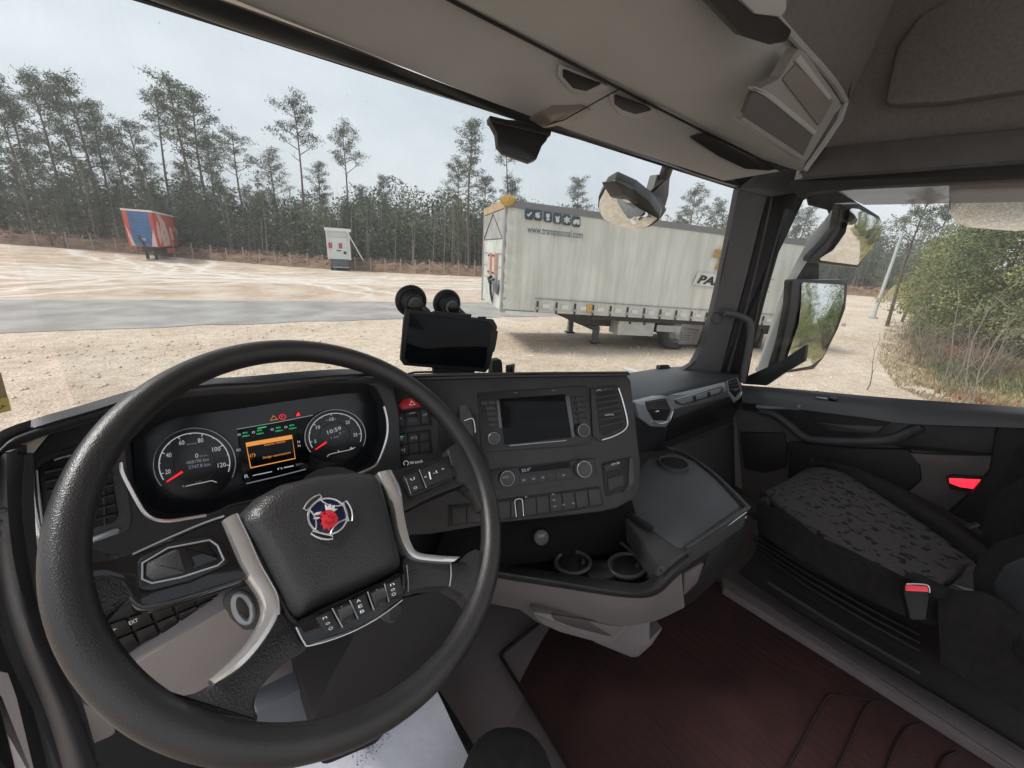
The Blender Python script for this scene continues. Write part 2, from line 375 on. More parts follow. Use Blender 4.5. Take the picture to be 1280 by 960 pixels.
def ground_mat():
    m = bpy.data.materials.new('sandy_gravel'); m.use_nodes = True; t = m.node_tree; b = t.nodes['Principled BSDF']; k = t.links.new
    N = t.nodes.new
    def ramp(a, ca, c, cc):
        r = N('ShaderNodeValToRGB'); e = r.color_ramp.elements; e[0].position = a; e[0].color = (*ca, 1); e[1].position = c; e[1].color = (*cc, 1); return r
    def noise(sc_, det, src, rough=.6, dist=0):
        n = N('ShaderNodeTexNoise'); n.inputs['Scale'].default_value = sc_; n.inputs['Detail'].default_value = det; n.inputs['Roughness'].default_value = rough; n.inputs['Distortion'].default_value = dist; k(src, n.inputs['Vector']); return n
    co = N('ShaderNodeTexCoord'); o = co.outputs['Object']
    big = noise(.35, 5, o); rb = ramp(.35, (.61, .51, .41), .68, (.79, .70, .60)); k(big.outputs['Fac'], rb.inputs[0])
    fine = noise(26, 9, o, .85); rf = ramp(.44, (.52, .45, .39), .56, (1.18, 1.17, 1.16)); k(fine.outputs['Fac'], rf.inputs[0])
    st = N('ShaderNodeTexVoronoi'); st.inputs['Scale'].default_value = 30; k(o, st.inputs['Vector']); rs = ramp(.08, (1.35, 1.32, 1.28), .22, (1, 1, 1)); k(st.outputs['Distance'], rs.inputs[0])
    mid = noise(3.6, 7, o, .75); rmid = ramp(.42, (.72, .68, .64), .56, (1.08, 1.08, 1.08)); k(mid.outputs['Fac'], rmid.inputs[0])
    m0 = N('ShaderNodeMixRGB'); m0.blend_type = 'MULTIPLY'; m0.inputs[0].default_value = .55; k(rb.outputs[0], m0.inputs[1]); k(rmid.outputs[0], m0.inputs[2])
    m1 = N('ShaderNodeMixRGB'); m1.blend_type = 'MULTIPLY'; m1.inputs[0].default_value = .9; k(m0.outputs[0], m1.inputs[1]); k(rf.outputs[0], m1.inputs[2])
    m2 = N('ShaderNodeMixRGB'); m2.blend_type = 'MULTIPLY'; m2.inputs[0].default_value = .6; k(m1.outputs[0], m2.inputs[1]); k(rs.outputs[0], m2.inputs[2])
    # pale wheel tracks pressed into the yard beyond the road: arcs of several circles
    sx = N('ShaderNodeSeparateXYZ'); k(o, sx.inputs[0])
    def mth(op, a, b_=None, clamp=False):
        n = N('ShaderNodeMath'); n.operation = op; n.use_clamp = clamp
        for i, q in enumerate((a, b_)):
            if q is None: continue
            if isinstance(q, (int, float)): n.inputs[i].default_value = q
            else: k(q, n.inputs[i])
        return n.outputs[0]
    wob = noise(.22, 3, o); tracks = None
    for (cx, cy, R, wd) in ((-12, 20, 19.5, .55), (-12, 20, 21.6, .5), (22, 52, 24, .6), (22, 52, 26.3, .5), (4, 58, 25, .55), (4, 58, 27.2, .5), (-30, 48, 30, .6), (-30, 48, 32.2, .5), (14, 5, 27, .5), (14, 5, 29.2, .5), (30, 60, 38, .6), (-6, 70, 34, .6), (10, 90, 58, .7), (10, 90, 60.4, .6)):
        dx = mth('SUBTRACT', sx.outputs[0], cx); dy = mth('SUBTRACT', sx.outputs[1], cy)
        d = mth('SQRT', mth('ADD', mth('MULTIPLY', dx, dx), mth('MULTIPLY', dy, dy)))
        d = mth('ABSOLUTE', mth('SUBTRACT', mth('ADD', d, mth('MULTIPLY', wob.outputs['Fac'], 5)), R+2.5))
        q = mth('SUBTRACT', 1, mth('DIVIDE', d, wd), True)
        tracks = q if tracks is None else mth('MAXIMUM', tracks, q)
    yard = mth('MULTIPLY', mth('SUBTRACT', sx.outputs[1], 19), .25, True)
    patch = ramp(.42, (0, 0, 0), .6, (1, 1, 1)); k(noise(.6, 5, o).outputs['Fac'], patch.inputs[0])
    f = mth('MULTIPLY', mth('MULTIPLY', tracks, yard), .75)
    f2 = mth('MULTIPLY', mth('MULTIPLY', patch.outputs[0], yard), .35)
    my = N('ShaderNodeMixRGB'); my.blend_type = 'MULTIPLY'; my.inputs[2].default_value = (.80, .74, .70, 1); k(yard, my.inputs[0]); k(m2.outputs[0], my.inputs[1])
    m3 = N('ShaderNodeMixRGB'); m3.inputs[2].default_value = (.78, .73, .68, 1); k(mth('MAXIMUM', f, f2), m3.inputs[0]); k(my.outputs[0], m3.inputs[1])
    k(m3.outputs[0], b.inputs['Base Color']); b.inputs['Roughness'].default_value = .95; b.inputs['Specular IOR Level'].default_value = .2
    bp = N('ShaderNodeBump'); bp.inputs['Distance'].default_value = .05; bp.inputs['Strength'].default_value = .7; k(fine.outputs['Fac'], bp.inputs['Height']); k(bp.outputs[0], b.inputs['Normal'])
    return m
# ground: one sheet to the horizon, rising gently on the far left
xs = [-400, -200, -110] + [-80+4*i for i in range(46)] + [130, 220, 400]
ys = [-300, -120, -60] + [-40+4*i for i in range(36)] + [120, 200, 450]
vs = [(x, y, rise(x, y) + (0.03*mnoise.noise(V((x*.09, y*.09, 3))) if y > 26 else 0)) for y in ys for x in xs]
nx = len(xs); fs = [(j*nx+i, j*nx+i+1, (j+1)*nx+i+1, (j+1)*nx+i) for j in range(len(ys)-1) for i in range(nx-1)]
tag(mesh('ground', vs, fs, ground_mat(), smooth=180), kind='structure')
# road
near = [(-90, 22.5), (-40, 18.6), (-15, 16.5), (-3.84, 15.57), (5.8, 14.3), (12.9, 12.4), (25, 8.9), (60, -1)]
near = [(-90, 22.5), (-40, 18.6), (-15, 16.5), (-3.84, 15.57), (5.8, 14.4), (12.9, 12.8), (25, 10.4), (45, 11), (58, 14)]
far = [(-90, 32), (-40, 27.4), (-15, 23.8), (-5.3, 22.6), (3.5, 20.4), (11.8, 18.0), (25, 15.8), (45, 16.5), (58, 19)]
A = crom(near, 10); B = crom(far, 10); nseg = 7; vs = []
for i, (a, b) in enumerate(zip(A, B)):
    for j in range(nseg+1):
        t = j/nseg
        if j == 0: t -= .045*mnoise.noise(V((i*.9, 0, 0)))
        if j == nseg: t += .05*mnoise.noise(V((i*.9, 9, 0)))
        vs.append((a[0]*(1-t)+b[0]*t, a[1]*(1-t)+b[1]*t, .012+.02*math.sin(math.pi*max(0, min(1, t)))))
fs = [(i*(nseg+1)+j, i*(nseg+1)+j+1, (i+1)*(nseg+1)+j+1, (i+1)*(nseg+1)+j) for i in range(len(A)-1) for j in range(nseg)]
ASP = mat('worn_asphalt', (.285, .27, .255), 1.0, bump=(14, .01, 'n'), var=(.8, .16, (.33, .315, .30)), spec=.03)
tag(mesh('road', vs, fs, ASP, smooth=180), kind='structure')
# loose stones lying on the gravel
pb = MB()
for k in range(5200):
    if k % 3: x, y = random.uniform(-7, 14), 2.5+random.random()**1.2*12
    else: x, y = random.uniform(4, 30), random.uniform(-1, 8)
    if bank_d(x, y) > 0: continue
    r = .012+.034*random.random()**3; c = V((x, y, r*.3)); vs_ = [c+V((r*random.uniform(.7, 1.3), 0, 0)), c+V((0, r*random.uniform(.7, 1.3), 0)), c-V((r*random.uniform(.7, 1.3), 0, 0)), c-V((0, r*random.uniform(.7, 1.3), 0)), c+V((r*.2, 0, r*.8)), c-V((0, 0, r*.6))]
    pb.add(vs_, [(0, 1, 4), (1, 2, 4), (2, 3, 4), (3, 0, 4), (1, 0, 5), (2, 1, 5), (3, 2, 5), (0, 3, 5)])
tag(pb.build('loose_stones', mat('pale_stone', (.60, .52, .44), .9, var=(.7, .35)), smooth=0, recalc=False), kind='stuff')
# earth bank beside the track, right
gx = [4+.9*i for i in range(34)] + [36+3*i for i in range(24)]; gy = [-40+1.6*i for i in range(26)] + [1+.8*i for i in range(12)]
vs = []; 
for y in gy:
    for x in gx: vs.append((x, y, bank_z(x, y) if bank_d(x, y) > -.6 else -.4))
nx = len(gx); fs = [(j*nx+i, j*nx+i+1, (j+1)*nx+i+1, (j+1)*nx+i) for j in range(len(gy)-1) for i in range(nx-1)
      if any(bank_d(gx[i+a], gy[j+b]) > -.6 for a in (0, 1) for b in (0, 1))]
BKM = mat('dry_earth_bank', (.25, .18, .10), .95, bump=(9, .06, 'n'), var=(1.3, .35, (.22, .21, .09)))
tag(mesh('earth_bank', vs, fs, BKM, smooth=180), kind='structure')

# foliage ---------------------------------------------------------
def leafmat(name, c, c2, s=1.2):
    m = mat(name, c, .75, var=(s, .3, c2), spec=.25); t = m.node_tree; b = t.nodes['Principled BSDF']
    if t.nodes.get('tint'): return m
    src = b.inputs['Base Color'].links[0].from_socket; oi = t.nodes.new('ShaderNodeObjectInfo'); hs = t.nodes.new('ShaderNodeHueSaturation'); hs.name = 'tint'
    a = t.nodes.new('ShaderNodeMapRange'); a.inputs[3].default_value = .72; a.inputs[4].default_value = 1.35; t.links.new(oi.outputs['Random'], a.inputs[0]); t.links.new(a.outputs[0], hs.inputs['Value'])
    a2 = t.nodes.new('ShaderNodeMapRange'); a2.inputs[3].default_value = .515; a2.inputs[4].default_value = .47; t.links.new(oi.outputs['Random'], a2.inputs[0]); t.links.new(a2.outputs[0], hs.inputs['Hue'])
    t.links.new(src, hs.inputs['Color']); t.links.new(hs.outputs[0], b.inputs['Base Color']); return m
NEED = leafmat('pine_needles', (.052, .070, .040), (.09, .11, .06))
NEED2 = leafmat('dark_pine_needles', (.042, .058, .038), (.075, .092, .056))
EUC = leafmat('eucalyptus_leaves', (.070, .088, .055), (.12, .138, .085), .5)
SHR = leafmat('shrub_leaves', (.12, .15, .05), (.20, .225, .09), 1.2)
SHR2 = leafmat('olive_shrub_leaves', (.10, .13, .06), (.18, .20, .10), 1.2)
RUST = leafmat('rusty_fern_leaves', (.19, .095, .05), (.27, .16, .085), 2)
STRAW = leafmat('dry_straw', (.30, .235, .145), (.42, .34, .22), 3)
GRN = leafmat('fresh_grass', (.16, .22, .05), (.24, .28, .08), 3)
BARK = mat('pine_bark', (.12, .085, .07), .95, bump=(14, .03, 'n'), var=(3, .3))
TWIG = mat('grey_twigs', (.22, .19, .16), .95)
def quadleaf(mb, p, s, flat=.0, asp=.35, tri=False):
    d = V((random.gauss(0, 1), random.gauss(0, 1), random.gauss(0, 1)*(1-flat))).normalized()
    e = d.orthogonal(); e.rotate(Matrix.Rotation(random.uniform(0, 6.28), 3, d)); e.normalize()
    a = d*s; b = e*s*asp; k = len(mb.v)
    if tri: mb.v += [p-a*.5-b, p-a*.5+b, p+a*.5]; mb.f.append((k, k+1, k+2))
    else: mb.v += [p-a*.5-b*.3, p-b*.9, p+a*.5, p+b*.9]; mb.f.append((k, k+1, k+2, k+3))
def pine_meshes(seed, H=16., lo=.5, spread=2.6, n=20, per=230, lean=.03, leaf=.27, dead=3):
    rs = random.getstate(); random.seed(seed)
    tr = MB(); cr = MB(); lx, ly = random.uniform(-1, 1)*lean*H, random.uniform(-1, 1)*lean*H
    ph = random.uniform(0, 6)
    def tp(t): return V((lx*t*t+.012*H*math.sin(t*5+ph), ly*t*t+.012*H*math.cos(t*4+ph), H*t))
    tr.tube([tp(t/10) for t in range(11)], [.012*H*(1-.85*t/10)+.012 for t in range(11)], 7)
    for i in range(n+dead):
        isd = i >= n; t = lo+(1-lo)*((i+.5)/n)**.9 if not isd else random.uniform(lo*.55, lo)
        if t > .985: t = .985
        rel = (t-lo)/(1-lo) if not isd else .2
        Lb = spread*(1.05-.72*rel**1.4)*random.uniform(.45, 1.15)*(.55 if isd else 1); a = i*2.399+random.uniform(-.4, .4)
        p0 = tp(t); dr = V((math.cos(a), math.sin(a), random.uniform(-.05, .5)+.35*rel)).normalized()
        mid = p0+dr*Lb*.5+V((0, 0, .04*Lb)); p1 = p0+dr*Lb+V((0, 0, .22*Lb))
        tr.tube([p0, mid, p1], [.0032*H, .0022*H, .01], 5)
        if isd: tr.bar(mid, mid+V((random.uniform(-.5, .5), random.uniform(-.5, .5), .5)), .015, 4); continue
        for (c, rr, m_) in ((p1, .62, 1.0), (mid+(p1-mid)*.35, .5, .7)) + (((p1+V((random.uniform(-.8, .8), random.uniform(-.8, .8), .25))), .45, .55),):
            cz = V((rr*random.uniform(.8, 1.25), rr*random.uniform(.8, 1.25), rr*.55))
            for k in range(int(per*m_*.45)):
                q = V((random.gauss(0, .5), random.gauss(0, .5), random.gauss(0, .5)))
                quadleaf(cr, c+V((q.x*cz.x, q.y*cz.y, q.z*cz.z))*1.25, leaf*random.uniform(.6, 1.3), 0, .15)
    a = tr.build('trunk_mesh', BARK, smooth=60, recalc=False); b = cr.build('crown_mesh', NEED if seed % 2 else NEED2, smooth=0, recalc=False)
    ma, mb_ = a.data, b.data; bpy.data.objects.remove(a); bpy.data.objects.remove(b); random.setstate(rs); return ma, mb_
def euc_meshes(seed, H=9., W=2.4, n=4200, leaf=.2, lo=.25, mt=None, branches=14, cl=.42):
    rs = random.getstate(); random.seed(seed); tr = MB(); cr = MB()
    tr.tube([V((.1*math.sin(t), .1*math.cos(t*1.3), H*.95*t/6)) for t in range(7)], [.011*H*(1-.8*t/6)+.01 for t in range(7)], 6)
    cs = []
    for i in range(branches):
        t = lo+(1-lo)*i/branches; a = i*2.4+random.uniform(-.5, .5); L_ = W*(1.1-.75*t)*random.uniform(.6, 1.1)
        p0 = V((0, 0, H*t*.95)); p1 = p0+V((math.cos(a)*L_, math.sin(a)*L_, .35*L_)); tr.tube([p0, (p0+p1)/2+V((0, 0, .1)), p1], [.004*H, .003*H, .01], 4); cs += [(p1, .9), ((p0+p1)/2, .8)]
    cs.append((V((0, 0, H)), .7))
    for k in range(n):
        c, r_ = random.choice(cs); q = V((random.gauss(0, .45), random.gauss(0, .45), random.gauss(0, .42)))*r_*W*cl
        quadleaf(cr, c+q, leaf*random.uniform(.6, 1.3), 0, .3)
    a = tr.build('trunk_mesh', BARK, smooth=60, recalc=False); b = cr.build('crown_mesh', mt or EUC, smooth=0, recalc=False)
    ma, mb_ = a.data, b.data; bpy.data.objects.remove(a); bpy.data.objects.remove(b); random.setstate(rs); return ma, mb_
PINES = [pine_meshes(1, lo=.50), pine_meshes(2, lo=.45, spread=3.0), pine_meshes(3, lo=.60, spread=2.2, n=17), pine_meshes(4, lo=.38, spread=2.8, n=26), pine_meshes(5, lo=.68, spread=2.6, n=14, lean=.05), pine_meshes(6, lo=.80, spread=1.9, n=9, dead=8, lean=.06), pine_meshes(7, lo=.3, spread=2.4, n=24)]
EUCS = [euc_meshes(11), euc_meshes(12, W=2.0, lo=.35), euc_meshes(13, W=2.8, n=4800)]
def place_tree(T, p, H, H0, rz, label, cat, group, name, wide=1.):
    e = thing(name, p, label, cat, group); s = H/H0
    for nm, me in (('trunk', T[0]), ('crown', T[1])):
        o = bpy.data.objects.new(nm, me); col.objects.link(o); o.parent = e
    e.scale = (s*wide, s*wide, s); e.rotation_euler.z = rz
    return e
ORD = ['first', 'second', 'third', 'fourth', 'fifth', 'sixth', 'seventh', 'eighth', 'ninth', 'tenth', 'eleventh', 'twelfth', 'thirteenth', 'fourteenth', 'fifteenth', 'sixteenth', 'seventeenth', 'eighteenth', 'nineteenth']
TENS = ['', '', 'twenty', 'thirty', 'forty', 'fifty', 'sixty']
def ordinal(i):
    if i < 19: return ORD[i]
    n = i+1; return TENS[n//10]+'-'+ORD[n % 10-1] if n % 10 else {20: 'twentieth', 30: 'thirtieth', 40: 'fortieth', 50: 'fiftieth', 60: 'sixtieth'}[n]
def gz(x, y):
    return rise(x, y)
# individual tall pines, by where their tops stand against the sky: (top x, top y, distance, kind)
tall = [(10, 118, 63, 0), (38, 92, 64, 1), (62, 104, 70, 3), (86, 98, 62, 0), (112, 128, 66, 2), (136, 162, 60, 3), (160, 150, 72, 1), (186, 112, 66, 5), (214, 100, 61, 2), (236, 116, 64, 0), (258, 168, 72, 3),
        (292, 168, 60, 4), (336, 190, 66, 3), (366, 122, 55, 4), (396, 205, 60, 2), (425, 158, 53, 4), (450, 236, 62, 3), (481, 224, 58, 5), (512, 264, 60, 3), (545, 258, 62, 0), (574, 203, 47, 4),
        (590, 153, 46, 2), (607, 220, 50, 1), (640, 172, 50, 5), (642, 225, 44, 3), (727, 224, 52, 0), (868, 236, 46, 4), (852, 268, 50, 3), (902, 252, 48, 3), (930, 262, 56, 1), (-15, 100, 60, 3), (-45, 130, 66, 1),
        (996, 250, 55, 3), (1012, 262, 60, 3), (175, 190, 58, 6), (30, 190, 58, 6), (100, 200, 60, 6), (270, 215, 57, 6), (320, 240, 55, 6), (60, 235, 57, 6), (145, 225, 59, 6), (225, 205, 58, 6), (1040, 312, 66, 3), (1052, 308, 70, 1), (1062, 318, 74, 3), (1074, 322, 70, 0), (1086, 328, 72, 3), (1030, 300, 62, 6), (1098, 334, 74, 6), (1110, 330, 76, 3), (1124, 322, 70, 6)]
tall += [(1168, 240, 30, 4), (1182, 262, 34, 5)]
for i in range(70):
    px = -60+i*15+random.uniform(-7, 7)
    if 640 < px < 700 or px > 960: continue
    line = 215+(max(px, 0)/640)*62 if px < 640 else 290
    tall.append((px, line+random.uniform(-14, 26), random.uniform(60, 76) if px < 300 else random.uniform(52, 66), random.choice((3, 6, 1, 0, 3))))
words_ = ['tallest', 'bare topped', 'wide crowned', 'slim', 'leaning', 'ragged', 'bushy', 'dark']
tall.sort(key=lambda q: q[0]); cnt = {}
for i, (px, py, D, kd) in enumerate(tall):
    top = P(px, py, h=D); g = gz(top.x, top.y); T = PINES[kd]
    if px < 150: where = 'from the left at the left end of the wood'
    elif px < 300: where = 'from the left above the red and blue trailer'
    elif px < 480: where = 'from the left above the white trailer'
    elif px < 600: where = 'from the left, left of the big curtain trailer'
    elif px < 950: where = 'from the left rising behind the curtain trailer'
    else: where = 'from the left beyond the door mirror'
    kind = ['bushy round topped pine', 'wide crowned pine', 'slim bare trunked pine', 'dense low branched pine', 'tall thin tufted pine', 'nearly bare pine', 'low full pine'][kd]
    cnt[(kind, where)] = cnt.get((kind, where), -1)+1
    e = place_tree(T, (top.x, top.y, g-.1), top.z-g+.1, 16.2, random.uniform(0, 6.28), '%s %s %s' % (ordinal(cnt[(kind, where)]), kind, where), 'pine tree', 'pines of the wood beyond the yard', 'pine_tree', random.uniform(.85, 1.1))
# forest edge line
EDGE = [(-70, 66), (-40, 62), (-12.6, 58.7), (2, 53.5), (13, 44.5), (24, 38), (38, 34), (52, 31), (63, 23), (67, 13), (70, 3), (74, -8)]
EC = crom(EDGE, 12)
def edge_pt(t):
    q = t*(len(EC)-1); i = min(int(q), len(EC)-2); f = q-i; a, b = EC[i], EC[i+1]
    return V((a[0]*(1-f)+b[0]*f, a[1]*(1-f)+b[1]*f, 0)), V((b[0]-a[0], b[1]-a[1], 0)).normalized()
for i in range(46):
    p, d = edge_pt((i+.5)/46*.86); n = V((-d.y, d.x, 0)); off = random.uniform(2, 6); q = p+n*off+d*random.uniform(-1, 1)
    place_tree(EUCS[i % 3], (q.x, q.y, gz(q.x, q.y)-.1), random.uniform(4.6, 8.2), 9.3, random.uniform(0, 6.3), '%s young grey green tree from the left along the wire fence' % ordinal(i), 'young tree', 'young trees along the edge of the wood', 'young_tree', random.uniform(.8, 1.15))
# undergrowth behind them: nobody could count it
ug = MB(); tw = MB()
for k in range(170000):
    t = random.random()**.9*.9; p, d = edge_pt(t); n = V((-d.y, d.x, 0)); off = 3.5+random.random()**1.3*15
    q = p+n*off; top = (3.4+off*.36)*(1+.45*mnoise.noise(V((q.x*.22, q.y*.22, 1))))+.9*mnoise.noise(V((q.x*.9, q.y*.9, 5)))
    z = random.random()**.75*max(top, 1); quadleaf(ug, V((q.x, q.y, z+gz(q.x, q.y))), random.uniform(.2, .46), 0, .34)
tag(ug.build('undergrowth', EUC, smooth=0, recalc=False), kind='stuff')
for k in range(420):
    p, d = edge_pt(random.random()*.88); n = V((-d.y, d.x, 0)); q = p+n*random.uniform(1.5, 9); h = random.uniform(3, 8)
    z = gz(q.x, q.y); tw.bar(V((q.x, q.y, z)), V((q.x+random.uniform(-.4, .4), q.y+random.uniform(-.4, .4), z+h)), .05, 4, .015)
tag(tw.build('sapling_stems', TWIG, smooth=60, recalc=False), kind='stuff')
# low brown ridge of cleared earth along the fence; rear slope added to block sky behind the wood
rows = []; prof = [(-1.2, -.1), (-.3, .35), (.6, .75), (1.6, .85), (3.0, .7), (6, .6), (13, 1.7), (24, 3.6), (40, 4.6)]
vs = []; M_ = 140
for i in range(M_+1):
    p, d = edge_pt(i/M_); n = V((-d.y, d.x, 0))
    for (o_, h) in prof:
        q = p+n*(o_+.25*mnoise.noise(V((i*.5, o_, 0)))); vs.append((q.x, q.y, gz(q.x, q.y)+h*(1+.5*mnoise.noise(V((i*.35, o_*2, 7))))))
k = len(prof); fs = [(i*k+j, i*k+j+1, (i+1)*k+j+1, (i+1)*k+j) for i in range(M_) for j in range(k-1)]
tag(mesh('cleared_earth_ridge', vs, fs, mat('red_brown_earth', (.20, .12, .075), .95, bump=(3, .15, 'n'), var=(1.2, .4)), smooth=80), kind='structure')
br = MB()
for i in range(7000):
    p, d = edge_pt(random.random()*.9); n = V((-d.y, d.x, 0)); q = p+n*random.uniform(-.6, 3.2); quadleaf(br, V((q.x, q.y, gz(q.x, q.y)+random.uniform(.3, 1.15))), random.uniform(.25, .8), .5, .12)
tag(br.build('dead_brushwood', leafmat('brushwood', (.17, .11, .075), (.26, .18, .12)), smooth=0, recalc=False), kind='stuff')
# wire fence
e = thing('wire_fence', (0, 0, 0), 'long wire fence of weathered timber posts in front of the wood', 'fence')
me = None; pp = []
for i in range(64):
    p, d = edge_pt(.12+i/64*.68); n = V((-d.y, d.x, 0)); q = p-n*1.0; z = gz(q.x, q.y)
    if me is None:
        t = MB(); t.tube([V((0, 0, -.1)), V((.01, 0, .8)), V((.02, .01, 1.5))], [.065, .06, .055], 6); o = t.build('post', mat('weathered_timber', (.34, .30, .26), .9, var=(5, .2))); me = o.data
    else: o = bpy.data.objects.new('post', me); col.objects.link(o)
    o.parent = e; o.location = (q.x, q.y, z); o.rotation_euler = (random.uniform(-.07, .07), random.uniform(-.07, .07), random.uniform(0, 6)); o.scale = (1, 1, random.uniform(.9, 1.12)); pp.append(V((q.x, q.y, z)))
for hgt in (.45, .85, 1.3):
    t = MB(); t.tube([q+V((0, 0, hgt)) for q in pp], .008, 3); t.build('wire', mat('galvanised_wire', (.4, .4, .4), .5, .8), e)

# big curtain sided trailer ------------------------------------------------
c0 = P(628, 386, z=1.2); ang = rad(-24); Lx = V((math.cos(ang), math.sin(ang), 0)); Wx = V((-Lx.y, Lx.x, 0)) # along, across (away)
TILT = -.036
def T(s, t_, z): return V((c0.x, c0.y, 0)) + Lx*s + Wx*t_ + ZU*(z+TILT*s)
CURT = mat('dirty_white_curtain', (.65, .66, .62), .6, var=(.9, .05, (.68, .685, .65)))
def streaks(m, ax3, amt):
    """vertical dirt streaks running down the cloth"""
    t = m.node_tree; b = t.nodes['Principled BSDF']; src = b.inputs['Base Color'].links[0].from_socket
    co = t.nodes.new('ShaderNodeTexCoord'); mp = t.nodes.new('ShaderNodeMapping'); mp.inputs['Scale'].default_value = ax3
    n = t.nodes.new('ShaderNodeTexNoise'); n.inputs['Scale'].default_value = 1; n.inputs['Detail'].default_value = 6; n.inputs['Roughness'].default_value = .7
    r = t.nodes.new('ShaderNodeValToRGB'); r.color_ramp.elements[0].position = .38; r.color_ramp.elements[0].color = (amt, amt, amt*.97, 1); r.color_ramp.elements[1].position = .55
    m_ = t.nodes.new('ShaderNodeMixRGB'); m_.blend_type = 'MULTIPLY'; m_.inputs[0].default_value = 1
    t.links.new(co.outputs['Object'], mp.inputs[0]); t.links.new(mp.outputs[0], n.inputs['Vector']); t.links.new(n.outputs['Fac'], r.inputs[0])
    t.links.new(src, m_.inputs[1]); t.links.new(r.outputs[0], m_.inputs[2]); t.links.new(m_.outputs[0], b.inputs['Base Color'])
streaks(CURT, (3.2, 3.2, .25), .82)
GREYP = mat('weathered_grey_panel', (.34, .34, .33), .55, var=(2.5, .22)); ALU = mat('dull_aluminium', (.42, .43, .44), .45, .5, var=(4, .15))
DKM = mat('chassis_black', (.035, .034, .033), .7, var=(4, .3)); FRONTW = mat('grubby_front_panel', (.50, .52, .49), .6, var=(2, .22))
tr = thing('curtain_trailer', T(0, 0, 0), 'big dirty white curtain sided semi trailer standing on its landing legs', 'trailer')
LT, WT, zb, zt_ = 10.2, 2.85, 1.2, 3.88
# curtain with folds near the front and vertical ribs
vs = []; ns_, nz_ = 150, 26
for i in range(ns_+1):
    s = LT*i/ns_*1.0
    for j in range(nz_+1):
        z = zb+(zt_-.12-zb)*j/nz_
        bul = .006*abs(math.sin(s*5.6))+.014*mnoise.noise(V((s*.8, z*.5, 0)))
        if s < .9: bul += .035*math.sin(z*16+s*2.2+2*mnoise.noise(V((s*2, z*2, 3))))*(1-s/.9)
        vs.append(T(s, -.03-bul, z))
fs = [(i*(nz_+1)+j, i*(nz_+1)+j+1, (i+1)*(nz_+1)+j+1, (i+1)*(nz_+1)+j) for i in range(ns_) for j in range(nz_)]
cur = mesh('side_curtain', vs, fs, CURT, tr, smooth=180)
t = MB(); ax = (Lx, Wx, ZU)
def tb(mb, s0, s1, t0, t1, z0, z1):
    vs = [T(s, t_, z) for s in (s0, s1) for t_ in (t0, t1) for z in (z0, z1)]; mb.add(vs, [(0, 1, 3, 2), (4, 6, 7, 5), (0, 4, 5, 1), (2, 3, 7, 6), (0, 2, 6, 4), (1, 5, 7, 3)])
def part(name, m, boxes, parent=tr):
    mb = MB()
    for b in boxes: tb(mb, *b)
    return mb.build(name, m, parent)
part('body', GREYP, [(.02, LT, .06, WT, zb-.05, zt_-.1)])
part('roof_rail', mat('grey_roof_rail', (.20, .20, .21), .5), [(.0, LT+.02, -.06, .06, zt_-.14, zt_+.02)])
part('roof', mat('roof_tarpaulin', (.45, .45, .44), .7), [(.1, LT, .06, WT-.06, zt_-.1, zt_+.01)])
part('front_panel', FRONTW, [(-.03, .02, .12, WT-.12, zb-.05, zt_-.9)])
part('upper_front_panel', GREYP, [(-.05, .02, .12, WT-.12, zt_-.88, zt_-.18)])
part('front_cap', mat('tan_cap', (.42, .30, .17), .8, var=(6, .3)), [(-.07, .1, .04, WT-.04, zt_-.17, zt_+.03)])
for a, b in ((-.005, .12), (WT-.12, WT)): part('corner_post', ALU, [(-.06, .08, a, b, zb-.1, zt_-.1)])
mb = MB(); mb.tube([T(-.06, .2, zt_-.86), T(-.06, WT/2, zt_-.22), T(-.06, WT-.2, zt_-.86)], .012, 4); mb.build('front_seam', DKM, tr)
for z in (1.9, 2.25, 2.6): part('front_rib', ALU, [(-.045, -.02, .14, WT-.14, z, z+.02)])
YEL = mat('orange_tarpaulin_patch', (.44, .28, .08), .75, bump=(12, .02, 'n'))
o = slab('tarpaulin_patch', Frame(T(0, -.16, 3.7), -Wx-Lx*.5), [(623, 247), (628, 244.5), (636, 243), (646, 247.5), (643, 252), (638, 257.5), (632, 258), (626, 254)], (-.06, 0), YEL, tr, r=.05, bev=.02)
for t0 in (.62, 1.25):
    o = part('lamp_box', mat('salmon_box', (.62, .42, .36), .5), [(-.14, -.03, t0, t0+.3, 2.0, 2.62)])
    part('clip', DKM, [(-.15, -.14, t0+.04, t0+.26, 2.52, 2.57), (-.15, -.14, t0+.04, t0+.26, 2.06, 2.11)], o)
mb = MB(); mb.lathe(T(-.03, .5, 1.72), -Lx, [(.16, 0), (.2, .03), (.18, .06), (.05, .07)], 18); mb.build('air_coupling_cover', mat('slate_disc', (.07, .08, .10), .5), tr)
mb = MB(); mb.tube([T(-.05, 1.0, 1.9), T(-.16, 1.0, 1.85), T(-.12, 1.05, 1.5), T(-.05, 1.05, 1.25)], .035, 7); mb.tube([T(-.05, 1.35, 1.95), T(-.14, 1.3, 1.9), T(-.1, 1.2, 1.75)], .05, 7); mb.build('hose', DKM, tr)
part('connector_plate', ALU, [(-.06, -.03, 1.0, 1.25, 1.2, 1.95)])
